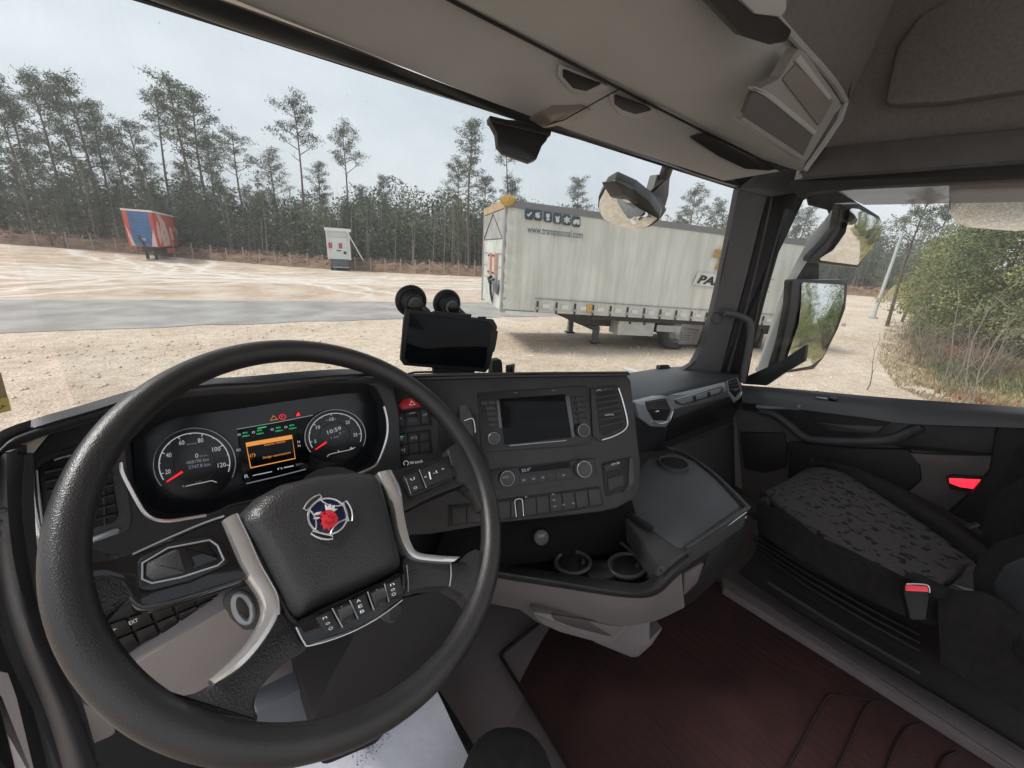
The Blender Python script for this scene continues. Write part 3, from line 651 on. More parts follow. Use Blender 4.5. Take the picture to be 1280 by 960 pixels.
# lower rave, straps, buckles
part('side_rave', mat('cream_rave', (.55, .55, .50), .6, var=(3, .2)), [(.9, LT, -.06, .02, zb-.02, zb+.03)])
part('curtain_edge_line', mat('grey_piping', (.25, .25, .27), .6), [(.9, LT, -.075, -.03, zb+.34, zb+.355)])
sm = None
for i in range(22):
    s = .95+i*.56
    if s > LT-.2: break
    mb = MB(); tb(mb, s, s+.045, -.085, -.05, zb-.03, zb+.27); o = mb.build('strap', DKM, tr)
    mb = MB(); tb(mb, s-.02, s+.065, -.10, -.08, zb+.05, zb+.12); mb.build('buckle', ALU, o)
for i in range(21):
    s = 1.12+i*.56; part('reflector', mat('conspicuity_patch', (.72, .72, .69), .4), [(s, s+.2, -.078, -.05, zb+.1, zb+.21)])
FT = Frame(T(0, -.09, 2.5), -Wx+ZU*0, Lx+ZU*TILT)
part('warning_label', mat('yellow_red_label', (.6, .35, .1), .5), [(2.95-.5, 2.62, -.08, -.05, zb+.06, zb+.27)])
NAVY = mat('navy_print', (.035, .07, .10), .6)
ib = [(661.5, 268), (672.6, 269), (685, 271), (697, 273), (708.5, 275), (720.5, 277)]
for i, (x, y) in enumerate(ib):
    hw, hh = 5.0, 6.6
    bad = slab('printed_badge', FT, [(x-hw, y-hh-.8), (x+hw, y-hh+.8), (x+hw, y+hh+.8), (x-hw, y+hh-.8)], (-.01, .012), NAVY, tr, r=.05, bev=.001)
    fw_ = .018; k = dict(r=.01, bev=0)
    if i == 0: slab('bird_mark', FT, [(x-4, y-1), (x-1, y), (x+2, y-3), (x+4, y-2.5), (x+1, y+1), (x-1, y+3), (x-2, y+1.5)], (0, fw_), PRW, bad, **k)
    elif i == 1:
        slab('leaf_mark', FT, [(x-3.5, y+1), (x-3, y-3), (x+3.5, y-3.5), (x+1, y-1), (x+3, y+1), (x+1, y+4), (x-2, y+3)], (0, fw_), PRW, bad, **k)
    elif i == 2:
        slab('pot_mark', FT, [(x-2, y-4), (x+2, y-4), (x+2.6, y-.5), (x+1, y+1), (x+2.5, y+4.5), (x-2.5, y+4.5), (x-1, y+1), (x-2.6, y-.5)], (0, fw_), PRW, bad, **k)
    elif i == 3:
        slab('figure_mark', FT, [(x-3.5, y-4), (x-1, y-2), (x+1, y-2), (x+3.5, y-4), (x+2, y), (x+2, y+5), (x-2, y+5), (x-2, y)], (0, fw_), PRW, bad, **k)
    elif i == 4:
        for a in range(3):
            c, s_ = math.cos(a*math.pi/3+.5)*4.2, math.sin(a*math.pi/3+.5)*4.2
            mb = MB(); mb.bar(FT.pt(x-c, y-s_, fw_), FT.pt(x+c, y+s_, fw_), .025, 4); mb.build('snowflake_mark', PRW, bad)
    else: slab('van_mark', FT, [(x-4, y+3), (x-4, y-1), (x-1, y-3), (x+2, y-2), (x+4, y-3), (x+4, y+3.5), (x+2, y+4), (x, y+1.5), (x-2, y+4)], (0, fw_), PRW, bad, **k)
text('web_address', FT, 'www.transpascoal.com', (659, 290.5), (728, 298), 9.6, NAVY, tr, w=.03, bold=.008)
GOLD = mat('gold_print', (.42, .26, .06), .6)
for pts in ([(896, 311.5), (930, 315), (930, 319), (893, 315.5)], [(893, 317.5), (930, 321.5), (930, 325), (891.5, 321)], [(902, 323), (916, 324.5), (915, 328), (900, 326)], [(899, 328), (914, 330), (913, 333), (897, 331.5)], [(896.5, 333), (912, 335), (911, 338.5), (894, 336.5)]):
    slab('gold_initial_bar', FT, pts, (-.01, .012), GOLD, tr, r=0, bev=0)
slab('name_strip', FT, [(873, 340.2), (948, 350), (944, 366.5), (866, 355.5)], (-.01, .006), mat('cream_strip', (.66, .67, .63), .6, var=(2, .06)), tr, r=0, bev=0)
text('haulier_name', FT, 'PASCOAL', (871, 353.5), (943, 363.5), 10.5, mat('black_print', (.02, .02, .025), .5), tr, w=.02, italic=.25, bold=.04)
for (a, b, s) in (((953, 349), (968, 350.5), 'T P PASCOAL'), ((953, 359), (962, 360), 'TP-140'), ((952, 364), (961, 365), '7500 kg'), ((951.5, 371), (958, 371.7), '13 t')):
    text('side_marking', FT, s, a, b, 2.4, mat('black_print', (.02, .02, .025), .5), tr, w=.04)
# chassis, legs, boxes, wheels
part('chassis', DKM, [(2.6, LT, .55, .72, zb-.42, zb-.04), (2.6, LT, WT-.72, WT-.55, zb-.42, zb-.04), (2.4, 3.2, .3, WT-.3, zb-.35, zb-.05)])
part('side_underframe', DKM, [(2.7, LT, .02, .1, zb-.16, zb-.03)])
for q in (P(743, 429, z=0), P(712, 416, z=0)):
    rel = q-T(0, 0, 0); rel.z = 0; s = rel.dot(Lx); t_ = rel.dot(Wx)
    lg = MB(); zt2 = zb-.08+TILT*s; lg.box(q+ZU*(.62+.0), (.13, .13, 1.0), ax); lg.box(q+ZU*.3, (.17, .17, .5), ax); lo = lg.build('landing_leg', mat('leg_grey', (.16, .165, .17), .6, var=(8, .3)), tr)
    lg = MB(); lg.box(q+ZU*.03, (.3, .26, .05), ax); lg.box(q+ZU*.09, (.12, .12, .1), ax); lg.build('foot_plate', DKM, lo)
    lg = MB(); lg.tube([q+ZU*.7, q+Lx*.45+ZU*(zt2-.05)], .03, 5); lg.build('brace', DKM, lo)
part('crossbeam', DKM, [(2.85, 2.98, .2, WT-.3, zb-.5, zb-.38)])
bx_ = part('storage_box', mat('pale_box', (.46, .46, .43), .5, var=(4, .12)), [(3.62, 4.85, .06, .6, zb-.58, zb-.12)])
part('latch', DKM, [(3.95, 4.02, .04, .06, zb-.24, zb-.17), (4.45, 4.52, .04, .06, zb-.24, zb-.17)], bx_)
part('side_guard', ALU, [(4.95, 6.5, .04, .09, zb-.42, zb-.22)])
TY = mat('tyre_rubber', (.03, .03, .03), .85); RIM = mat('steel_rim', (.42, .42, .40), .45, .3, var=(9, .2))
for s in (5.75, 7.15, 8.5):
    for t_ in (.06, WT-.4):
        c = T(s, t_+.17, 0); c.z = .56; wo = MB(); wo.lathe(c-Wx*.17, Wx, [(.33, .01), (.5, 0), (.55, .05), (.55, .29), (.5, .34), (.33, .33)], 26); wh = wo.build('wheel', TY, tr)
        wo = MB(); wo.lathe(c-Wx*.17, Wx, [(.33, .01), (.31, .04), (.26, .12), (.16, .12), (.15, .02), (.02, .0)], 22); wo.build('rim', RIM, wh)
        if t_ < 1: 
            wo = MB()
            for a in range(10): wo.box(c-Wx*.07+(Lx*math.cos(a*.628)+ZU*math.sin(a*.628))*.2, (.035, .06, .035), ax)
            wo.build('wheel_nuts', mat('nut_steel', (.5, .5, .5), .4, .8), wh)
part('mudguard', DKM, [(5.1, 5.2, .1, .55, .7, zb-.1), (9.1, 9.2, .1, .55, .35, zb-.1)])
part('tail_frame', ALU, [(LT-.06, LT+.04, 0, WT, zb-.3, zt_)])

# far trailers
def far_trailer(name, corner, dirL, dirW, Ls, Ws, z0, z1, label, mats, cat='trailer'):
    t0 = thing(name, corner, label, cat); 
    def TT(s, t_, z): return corner+dirL*s+dirW*t_+ZU*z
    def bx2(nm, m, s0, s1, a, b, c, d, par=t0):
        mb = MB(); vs = [TT(s, t_, z) for s in (s0, s1) for t_ in (a, b) for z in (c, d)]; mb.add(vs, [(0, 1, 3, 2), (4, 6, 7, 5), (0, 4, 5, 1), (2, 3, 7, 6), (0, 2, 6, 4), (1, 5, 7, 3)]); return mb.build(nm, m, par)
    return t0, TT, bx2
R_ = mat('faded_red', (.55, .075, .05), .5, var=(1.5, .15)); BL = mat('faded_blue', (.05, .14, .34), .5, var=(2, .2)); 
b = P(201, 320, h=47.5); e_ = P(231, 320, h=59); dL = (e_-b); dL.z = 0; dL.normalize(); dW = V((-dL.y, dL.x, 0))
a = b+dW*1.9; b.z = gz(b.x, b.y)
t0, TT, bx2 = far_trailer('red_blue_trailer', b, dL, dW, 12, 2.6, 1, 4, 'red sided trailer with a blue front wall parked before the wood', None)
Wd = (a-b).dot(dW)
bx2('side_wall', R_, .03, 13.2, 0, Wd, 1.15, 4.0); bx2('front_wall', BL, -.05, .04, .22, Wd-.3, 1.2, 3.9)
bx2('front_edge', R_, -.06, .05, 0, .22, 1.15, 3.95); bx2('front_edge', R_, -.06, .05, Wd-.3, Wd, 1.15, 3.95)
bx2('roof_rail', WHT, -.08, 13.2, -.04, Wd+.04, 3.96, 4.1)
for i in range(9): bx2('front_rib', mat('rib_blue', (.03, .09, .25), .5), -.08, -.04, .26, Wd-.34, 1.5+i*.26, 1.53+i*.26)
FR_ = Frame(TT(0, -.01, 2), -dW, dL); FF_ = Frame(TT(-.07, 0, 2), -dL)
def ss(s, z): return (s, z)
def flat(nm, pts, m, fr, par, th=.02):
    p2 = [V(p) for p in pts]; vs, fs = prism(fr, p2, -.01, th, 0); return mesh(nm, vs, fs, m, par)
o_ = FR_.ab(TT(0, 0, 0)); 
def side(pts, nm, m): return flat(nm, [FR_.ab(TT(s, 0, z)) for s, z in pts], m, FR_, t0)
PINK = mat('pale_pink_print', (.66, .46, .42), .5)
side([(1.0, 1.3), (.5, 2.0), (.7, 2.8), (1.4, 3.4), (1.6, 2.6), (1.7, 1.9)], 'print_curve', PINK)
side([(2.2, 1.2), (1.9, 2.2), (2.5, 3.2), (3.4, 3.6), (4.3, 3.3), (4.9, 2.4), (5.2, 1.6), (4.6, 1.25)], 'print_figure', PINK)
side([(1.6, 3.95), (2.3, 3.95), (2.6, 3.3), (2.9, 3.95), (3.2, 3.95), (2.8, 2.9)], 'print_curve', PINK)
for q in ([(3.0, 2.9), (3.3, 2.95), (3.3, 3.1)], [(3.0, 2.2), (3.6, 2.4), (3.3, 2.6)], [(3.2, 1.6), (3.7, 1.8), (3.4, 2.0)]): side(q, 'print_spot', DKM)
for s0, ww in ((6.0, .22), (6.5, .22), (7.0, .2), (8.3, .9), (9.0, .22), (9.5, .22), (10.0, .22)):
    zz = (1.75, 2.9) if ww < .5 else (2.6, 2.95)
    side([(s0, zz[0]), (s0+ww, zz[0]), (s0+ww, zz[1]), (s0, zz[1])], 'print_stroke', PINK)
side([(6.0, 2.2), (7.2, 2.25), (7.2, 2.4), (6.0, 2.35)], 'print_stroke', PINK)
for tt in ([(0.05, 1.2), (.12, 2.6), (.3, 1.9), (.42, 1.2)], [(Wd-.42, 1.2), (Wd-.05, 2.9), (Wd-.1, 1.9), (Wd-.2, 1.2)]): flat('print_curve', [FF_.ab(TT(0, a_, z)) for a_, z in tt], PINK, FF_, t0)
mb = MB(); mb.tube([TT(-.1, 1.15, 2.0), TT(-.3, 1.1, 1.9), TT(-.25, .95, 1.5), TT(-.1, .9, 1.2)], .09, 6); mb.build('hose', DKM, t0); bx2('connector_box', mat('pale_blue', (.35, .4, .5), .5), -.15, -.05, .75, 1.05, 1.65, 1.85)
bx2('chassis', DKM, 1.2, 11.3, .5, Wd-.5, .75, 1.15)
for tt in (.5, Wd-.8): bx2('landing_leg', DKM, 1.5, 1.7, tt, tt+.2, .0, 1.1)
for s in (8.0, 9.2, 10.4):
    mb = MB(); c = TT(s, .25, .52); mb.lathe(c-dW*.25, dW, [(.3, 0), (.5, 0), (.52, .05), (.52, .45), (.3, .5)], 16); wh = mb.build('wheel', TY, t0); mb = MB(); mb.lathe(c-dW*.27, dW, [(.28, 0), (.25, .06), (.05, .07)], 12); mb.build('rim', RIM, wh)
bx2('side_guard', R_, 3.5, 7.3, .02, .1, .55, 1.0)
a = P(411, 337, h=44); b = P(440, 339.5, h=44); a.z = b.z = 0; dW = (a-b).normalized(); Wd = (a-b).length; dL = V((dW.y, -dW.x, 0)); dL = dL if dL.dot(hd) > 0 else -dL
t0, TT, bx2 = far_trailer('white_trailer', b, dL, dW, 9, Wd, 1, 4, 'small white box trailer with two red panels on its end wall', None)
WW = mat('faded_white', (.66, .68, .67), .5, var=(2, .1))
bx2('body', WW, 0, 8, 0, Wd, 1.1, 3.75); bx2('end_wall', mat('pale_green_white', (.60, .68, .65), .5), -.06, .0, .3, Wd-.35, 1.15, 3.1); bx2('upper_panel', mat('pale_grey', (.55, .56, .57), .5), -.06, 0, .2, Wd-.2, 3.13, 3.6)
bx2('roof_edge', WHT, -.15, .1, -.15, Wd+.1, 3.68, 3.95)
for tt in (.85, 1.75): bx2('red_panel', mat('crimson_panel', (.5, .03, .08), .5), -.1, -.05, tt-.12, tt+.2, 2.1, 2.6)
bx2('connector_box', DKM, -.12, -.05, .4, .65, 1.6, 1.85); bx2('connector_box', DKM, -.12, -.05, Wd/2-.2, Wd/2+.2, 1.85, 1.95)
bx2('chassis', mat('blue_grey_under', (.08, .1, .13), .6), .1, 7.5, .25, Wd-.3, .35, 1.1); bx2('corner_post', WW, -.1, .1, 0, .15, 1.05, 3.7); bx2('corner_post', WW, -.1, .1, Wd-.15, Wd, 1.05, 3.7)
for tt in (.2, Wd-.5):
    mb = MB(); mb.lathe(TT(.5, tt, .35), dW, [(.2, 0), (.35, 0), (.35, .3), (.2, .3)], 14); mb.build('wheel', TY, t0)
bx2('bumper_bar', ALU, -.15, -.05, .2, Wd-.4, .3, .38)
mb = MB(); mb.bar(TT(-.2, .3, 3.85), TT(-.6, -1.1, 1.1), .05, 6); o = mb.build('leaning_pole', WHT, None); tag(o, 'thin white pole leaning against the small white trailer', 'pole')

# lamp pole by the track
base = P(1095, 386, h=34); base.z = 0; top = P(1130, 277, h=34)
lp = thing('light_pole', base, 'tall thin white light pole standing by the gravel track', 'light pole')
mb = MB(); mb.tube([base, (base+V((base.x, base.y, top.z)))/2, V((base.x, base.y, top.z))], [.11, .085, .055], 8); mb.build('pole', mat('galvanised_pole', (.55, .57, .58), .45, .3), lp)
tp_ = V((base.x, base.y, top.z)); mb = MB(); mb.box(tp_+V((0, 0, .15)), (.5, .3, .3)); mb.box(tp_+V((.1, 0, .5)), (.25, .2, .25)); mb.build('lamp_head', ALU, lp)
mb = MB(); mb.box(base+V((0, 0, .06)), (.4, .4, .12)); mb.build('base_plate', ALU, lp)

# bank vegetation -------------------------------------------------------
def shrub_mesh(seed, mt, n=900, leaf=.13, flat_=.75):
    rs = random.getstate(); random.seed(seed); cr = MB(); tr = MB(); cs = []
    for i in range(15):
        a = i*2.4; r_ = .75*math.sqrt((i+.5)/15); h = (1-r_*.45)*random.uniform(.55, 1.05); p1 = V((math.cos(a)*r_, math.sin(a)*r_, h)); cs.append(p1); cs.append(p1*.7+V((0, 0, .1)))
        tr.tube([V((0, 0, 0)), p1*.5+V((0, 0, .08)), p1], [.018, .012, .004], 4)
    for k in range(n):
        c = random.choice(cs); q = V((random.gauss(0, 1), random.gauss(0, 1), random.gauss(0, 1)*flat_))*.12; quadleaf(cr, c+q, leaf*random.uniform(.5, 1.3), 0, .32)
    a = tr.build('stem_mesh', TWIG, smooth=60, recalc=False); b = cr.build('leaf_mesh', mt, smooth=0, recalc=False)
    r2 = (a.data, b.data); bpy.data.objects.remove(a); bpy.data.objects.remove(b); random.setstate(rs); return r2
SH = [shrub_mesh(21, SHR, 3200, .055), shrub_mesh(22, SHR2, 3200, .055), shrub_mesh(23, SHR, 3800, .05), shrub_mesh(24, RUST, 2000, .05), shrub_mesh(25, SHR2, 900, .05)]
SHN = ['yellow green bush', 'olive green bush', 'dense leafy bush', 'rust brown bracken clump', 'sparse twiggy bush']
CRN = [euc_meshes(31, H=6, W=2.3, n=6000, leaf=.11, lo=.2, mt=SHR2, branches=26, cl=.24), euc_meshes(32, H=6, W=2.5, n=6000, leaf=.11, lo=.15, mt=SHR, branches=28, cl=.24)]
def shl(kd, where):
    if 'behind' in where: SHB[kd] += 1; return '%s nearest, %s %s' % (ordinal(SHB[kd]-1), SHN[kd], where)
    SHC[kd] += 1; return '%s %s, %s placed' % (SHN[kd], where, ordinal(SHC[kd]-1))
def shrub(x, y, s, kd, hgt=1., where='on the bank beside the gravel track'):
    e = thing('shrub', (x, y, bank_z(x, y)-.05), shl(kd, where), 'shrub', 'shrubs on the earth bank')
    for nm, me in (('stem', SH[kd][0]), ('foliage', SH[kd][1])):
        o = bpy.data.objects.new(nm, me); col.objects.link(o); o.parent = e
    e.scale = (s, s, s*hgt); e.rotation_euler.z = random.uniform(0, 6.3)
def dead_bush(x, y, s, i):
    mb = MB(); p0 = V((x, y, bank_z(x, y)-.05))
    for k in range(13):
        a = random.uniform(0, 6.3); l = s*random.uniform(.5, 1.1); d = V((math.cos(a)*random.uniform(.2, .8), math.sin(a)*random.uniform(.2, .8), 1)).normalized(); q = p0+d*l
        mb.bar(p0+V((math.cos(a), math.sin(a), 0))*.1*s, q, .008, 3, .003)
        for j in range(4): r_ = p0+d*l*(.4+.15*j); mb.bar(r_, r_+V((random.uniform(-.3, .3), random.uniform(-.3, .3), random.uniform(.1, .4)))*s, .004, 3, .002)
    o = mb.build('dead_bush', TWIG, None, 60); tag(o, 'grey leafless bush on the earth bank, %s from the left' % ordinal(i), 'bush', 'leafless bushes on the bank')
def on_bank(px, d_along, base_py=None):
    r = ray(px, 400); r.z = 0; r.normalize(); p = EYE+r*d_along; return p.x, p.y
# larger trees of the bank: (px, top py, distance)
BT_X = [1268, 1232, 1205, 1300, 1222, 1190, 1172, 1150, 1248, 1340]; RK = [sorted(BT_X).index(x) for x in BT_X]; SHC = [0]*5; SHB = [0]*5
for i, (px, py, D, kd) in enumerate([(1268, 255, 21, 1), (1232, 266, 24, 0), (1205, 280, 27, 1), (1300, 246, 20, 0), (1222, 282, 30, 0), (1190, 296, 36, 1), (1172, 312, 46, 0), (1150, 330, 62, 1), (1248, 272, 26, 1), (1340, 235, 20, 1)]):
    top = P(px, py, h=D); x, y = top.x, top.y; z = max(0, bank_z(x, y)) if bank_d(x, y) > -.5 else 0
    place_tree(CRN[kd], (x, y, z-.1), max(top.z-z+.1, 1.5), 6.2, random.uniform(0, 6), ['olive leaved small tree', 'yellow green small tree'][kd] + ' on the earth bank, %s from the left' % ordinal(RK[i]), 'tree', 'small trees on the earth bank', 'bank_tree', 1.0)
for i, (px, D, s, kd) in enumerate([(1140, 44, 1.3, 1), (1150, 38, 1.2, 4), (1158, 32, 1.3, 4), (1170, 27, 1.0, 1), (1180, 24, 1.1, 4), (1192, 22, 1.1, 0), (1200, 21, 1.5, 1), (1216, 20, 1.5, 2), (1232, 19, 1.1, 4), (1250, 18.5, 1.3, 1), (1266, 18, 1.3, 4), (1284, 17.5, 1.5, 0), (1302, 17, 1.8, 1), (1325, 17, 1.8, 2), (1210, 16.4, .62, 3), (1228, 15.8, .75, 3), (1252, 15.4, .6, 3), (1270, 15, .8, 3), (1190, 17.5, .6, 4), (1165, 19, .6, 4), (1240, 14.6, .5, 4), (1215, 14.2, .45, 4), (1140, 22, .5, 4), (1188, 32, 1.8, 4), (1205, 27, 1.7, 0), (1236, 24, 2.0, 2), (1262, 23, 2.1, 1)]):
    x, y = on_bank(px, D*1.12 if D < 26 else D); shrub(x, y, s, kd, random.uniform(.8, 1.15))
for i, (px, D, s) in enumerate([(1142, 24, 1.4), (1158, 19, 1.5), (1176, 17.5, 1.6), (1196, 17, 1.8), (1216, 15.5, 1.5), (1238, 16.5, 1.9), (1256, 15, 1.5), (1276, 15.5, 1.8)]):
    x, y = on_bank(px, D); dead_bush(x, y, s, i)
# bushes behind, seen in the door mirrors
for i in range(26):
    y = -4-i*1.25; x = 10.3+random.uniform(-.2, 3.2)+(.8 if i % 3 else 2.5)
    shrub(x, y, random.uniform(1.2, 2.4), i % 3 if i % 5 else 4, random.uniform(.9, 1.5), 'behind the truck, along the foot of the bank')
for i in range(9):
    y = -7-i*4.0; x = 14+random.uniform(0, 3); place_tree(CRN[i % 2], (x, y, bank_z(x, y)-.1), random.uniform(4.5, 8), 6.2, random.uniform(0, 6), '%s nearest small tree on the bank behind the truck, seen in the door mirrors' % ordinal(i), 'tree', 'small trees on the earth bank', 'bank_tree')
# dry grass, straw and fresh tufts
def blades(name, mt, n, hmin, hmax, cond, wd=.012):
    g = MB(); k_ = 0
    while k_ < n:
        if random.random() < .75: px = random.uniform(1085, 1330); D = 9.5+random.random()**1.6*24; x, y = on_bank(px, D)
        else: y = random.uniform(-26, -1); x = 8.5+random.random()*8
        k_ += 1
        dd = bank_d(x, y)
        if dd < -.25 or not cond(x, y, dd): continue
        z = bank_z(x, y); h = random.uniform(hmin, hmax); a = random.uniform(0, 6.3); l = random.uniform(.1, .6)*h
        c, s = math.cos(a)*wd, math.sin(a)*wd; i = len(g.v)
        g.v += [V((x-c, y-s, z-.02)), V((x+c, y+s, z-.02)), V((x-s*l/wd*.4+c*.6, y+c*l/wd*.4+s*.6, z+h*.6)), V((x-s*l/wd, y+c*l/wd, z+h))]; g.f += [(i, i+1, i+2), (i, i+2, i+3)]
    return tag(g.build(name, mt, smooth=0, recalc=False), kind='stuff')
blades('dry_grass', STRAW, 60000, .05, .20, lambda x, y, d: mnoise.noise(V((x*.7, y*.7, 2))) > -.3, .008)
blades('bank_undergrowth', SHR2, 40000, .08, .32, lambda x, y, d: mnoise.noise(V((x*.6, y*.6, 8))) > -.1 and d > .8, .012)
blades('brown_bracken', RUST, 22000, .06, .26, lambda x, y, d: mnoise.noise(V((x*.5, y*.5, 12))) > .05 and d > .5, .012)
blades('fresh_grass', GRN, 16000, .04, .14, lambda x, y, d: mnoise.noise(V((x*.9, y*.9, 17))) > .18 and d < 2.6, .014)
# thin bare saplings
for i, (px, py, D) in enumerate([(1218, 400, 10.3), (1200, 372, 11), (1112, 425, 12.5), (1240, 350, 12), (1268, 345, 11.5), (1150, 352, 18), (1255, 380, 10.8)]):
    x, y = on_bank(px, D); z0 = bank_z(x, y); top = P(px, py, h=D); H = max(top.z-z0, .8); mb = MB(); p0 = V((x, y, z0-.05)); pts = [p0+V((.06*H*math.sin(k*1.1+i), .05*H*math.cos(k+i), H*k/5)) for k in range(6)]; mb.tube(pts, [.016*(1-.15*k) for k in range(6)], 5)
    for k in range(7): q = pts[2+k % 4]; mb.bar(q, q+V((random.uniform(-.35, .35), random.uniform(-.35, .35), random.uniform(.2, .5)))*H*.35, .006, 4, .002)
    o = mb.build('bare_sapling', TWIG, None, 60); tag(o, 'thin bare pale sapling in the dry grass of the bank, %s of seven' % ordinal(i), 'sapling', 'bare saplings on the bank')
# ================================================================== THE CAB
FLZ = 1.72
FC = Frame(EYE+ray(243, 580)*.52, (0, -math.cos(rad(20)), math.sin(rad(20))))
pj = FC.pt(484, 500)
hn = V((-.365, -.931, 0)); FS = Frame(pj+hn*.0, hn*math.cos(rad(27))+ZU*math.sin(rad(27)))
FP = Frame((1.2, .58, 2.2), (0, -1, .12))
FD = Frame((1.70, 0, 2.1), (-1, 0, 0), (0, -1, 0))
cab = lambda nm, *a, **k: tag(a[0](nm, *a[1:], **k), kind='structure')

# ---- roof lining, header, pillars, floor (the setting inside the cab)
LOW = [(380, -100, .74), (470, -50, .78), (566, 3, .80), (670, 57, .81), (771, 110, .80), (875, 163, .75), (930, 190, .67), (976, 214, .585)]
HDR = [(60, -42, .76), (190, -1, .84), (330, 44, .93), (450, 83, 1.0), (560, 118, 1.05), (650, 146, 1.06), (740, 175, 1.02), (830, 204, .92), (890, 223, .81), (925, 234, .74)]
def at(pts, dx=0, dy=0, dyy=0): return [(x+dx, y+dy, 'y', d+dyy) for x, y, d in pts]
# lower beige panel between windscreen band and seam
Ltop = LOW; 
Lbot = [(150, -68, .76), (275, -8, .85), (420, 50, .93), (520, 90, .98), (600, 122, .99), (700, 158, .97), (800, 192, .88), (905, 226, .74)]
mid = [((a[0]+b[0])/2, (a[1]+b[1])/2, (a[2]+b[2])/2-.005) for a, b in zip(Ltop, Lbot)]
lp_ = thing('header_panel', (.73, .95, 3.0), 'long beige plastic header panel above the windscreen, split by a seam', 'header panel')
sheet('panel', [at(Lbot), at(mid), at(Ltop)], HEAD, lp_, .012, 5, 4)
# black band round the glass
BT = [(60, -60, .75), (250, -4, .84), (400, 52, .92), (500, 88, .98), (600, 126, 1.02), (690, 158, 1.02), (760, 180, .98), (840, 206, .89), (895, 224, .80), (930, 233, .73)]
sheet('windscreen_surround', [[(x, y+3, 'y', d) for x, y, d in HDR], [(x, (y+b[1])/2, 'y', (d+b[2])/2-.02) for (x, y, d), b in zip(HDR, BT)], at(BT, 6, -2)], PLS, lp_, .01, 5, 3)
t = MB(); t.tube([P(x, y+2, y=d) for x, y, d in crom(HDR, 4)], .006, 7); t.build('rubber_seal', RUB, lp_)
def on_sheet(px, py, dy=0): # depth of the header panel under a pixel
    best = None
    for a, b in zip(crom(at2(Ltop), 8), crom(at2(Lbot), 8)):
        ex, ey = b[0]-a[0], b[1]-a[1]; L2 = ex*ex+ey*ey; t = ((px-a[0])*ex+(py-a[1])*ey)/L2; qx, qy = a[0]+ex*t, a[1]+ey*t; dd = (qx-px)**2+(qy-py)**2
        if best is None or dd < best[0]: best = (dd, a[2]*(1-t)+b[2]*t)
    return best[1]-.006+dy
def at2(p): return [tuple(q) for q in p]
def patch(nm, pts, m, par, lift=-.004, th=.004, r=.006):
    """plate laid on the header panel"""
    q = [P(x, y, y=on_sheet(x, y, lift)) for x, y in pts]; c = sum(q, V((0, 0, 0)))/len(q)
    n = sum(((q[i]-c).cross(q[(i+1) % len(q)]-c) for i in range(len(q))), V((0, 0, 0))).normalized(); n = n if n.dot(EYE-c) > 0 else -n
    fr = Frame(c, n, q[1]-q[0]); p2 = roundpoly([fr.ab(k) for k in q], r); vs, fs = prism(fr, p2, -th, 0, .001); return mesh(nm, vs, fs, m, par)
DK = mat('slot_black', (.007, .007, .009), .6)
for pts in ([(704, 88), (745, 102), (754, 107), (732, 113), (716, 110), (704, 97)], [(768, 120), (806, 132), (815, 138), (794, 143), (778, 139), (768, 129)]):
    big = [(704 if pts[0][0] < 750 else 768, 0)]; c = (sum(p[0] for p in pts)/6, sum(p[1] for p in pts)/6)
    lid = patch('lid_recess', [(c[0]+(x-c[0])*1.28, c[1]+(y-c[1])*1.45+1) for x, y in pts], HEAD, lp_, -.005)
    patch('finger_slot', pts, DK, lid, -.011, r=.004)
patch('reading_lamp_lens', [(661, 149), (690, 133), (728, 131), (739, 138), (728, 148), (700, 157), (680, 160)], mat('smoked_lens', (.20, .17, .155), .25), lp_, -.004, r=.01)
patch('storage_slot', [(862, 172), (880, 166), (905, 180), (940, 197), (978, 213), (962, 214), (930, 210), (898, 195)], DK, lp_, -.006, r=.003)
t = MB(); t.tube([P(x, y, y=on_sheet(x, y, -.005)) for x, y in ((777, 110), (755, 122), (730, 136), (705, 150), (684, 156))], .0016, 5); t.build('seam', DK, lp_)
t = MB(); t.tube([P(x, y-1, y=d-.012) for x, y, d in crom(LOW, 6)], .0035, 6); t.build('seam', DK, lp_)
# upper storage front
UPP = [(640, -190, .50), (740, -125, .50), (830, -66, .50), (900, -30, .5), (950, 2, .5), (1000, 56, .5), (1040, 100, .49), (1057, 128, .484)]
U2 = [((a[0]*.62+b[0]*.38), (a[1]*.62+b[1]*.38), a[2]*.6+b[2]*.4-.045) for a, b in zip(LOW, UPP)]
U3 = [((a[0]*.25+b[0]*.75), (a[1]*.25+b[1]*.75), a[2]*.22+b[2]*.78-.035) for a, b in zip(LOW, UPP)]
us = thing('overhead_storage', (.73, .6, 3.1), 'beige overhead storage shelf front with an open pocket at its right end', 'overhead shelf')
LO2 = LOW[:-1]+[(1003, 214, .545)]
sheet('shelf_front', [at(LO2, 0, 1), at(U2), at(U3), at(UPP)], HEAD, us, .012, 5, 5)
POCK = mat('pocket_plastic', (.24, .235, .23), .6, bump=(900, .0004, 'n'))
FU = Frame(P(985, 140, y=.50), (EYE-P(985, 140, y=.50)).normalized()*.5+V((0, -.8, -.3)))
FU = Frame(P(985, 140, y=.478), ((P(940, 175, y=.55)-P(1040, 120, y=.42)).cross(P(950, 100, y=.50)-P(985, 190, y=.52))).normalized() if False else V((-.25, -1, -.45)))
pk = slab('pocket_rim', FU, [(924, 150), (948, 112), (975, 98), (998, 60), (1008, 66), (1052, 128), (1040, 150), (1008, 203), (1000, 200)], (-.03, .001), POCK, us, r=.012, bev=.003)
slab('pocket_opening', FU, [(927, 150), (941, 114), (960, 120), (1018, 165), (1003, 198)], (-.01, .003), mat('pocket_shade', (.09, .085, .085), .7), pk, r=.008)
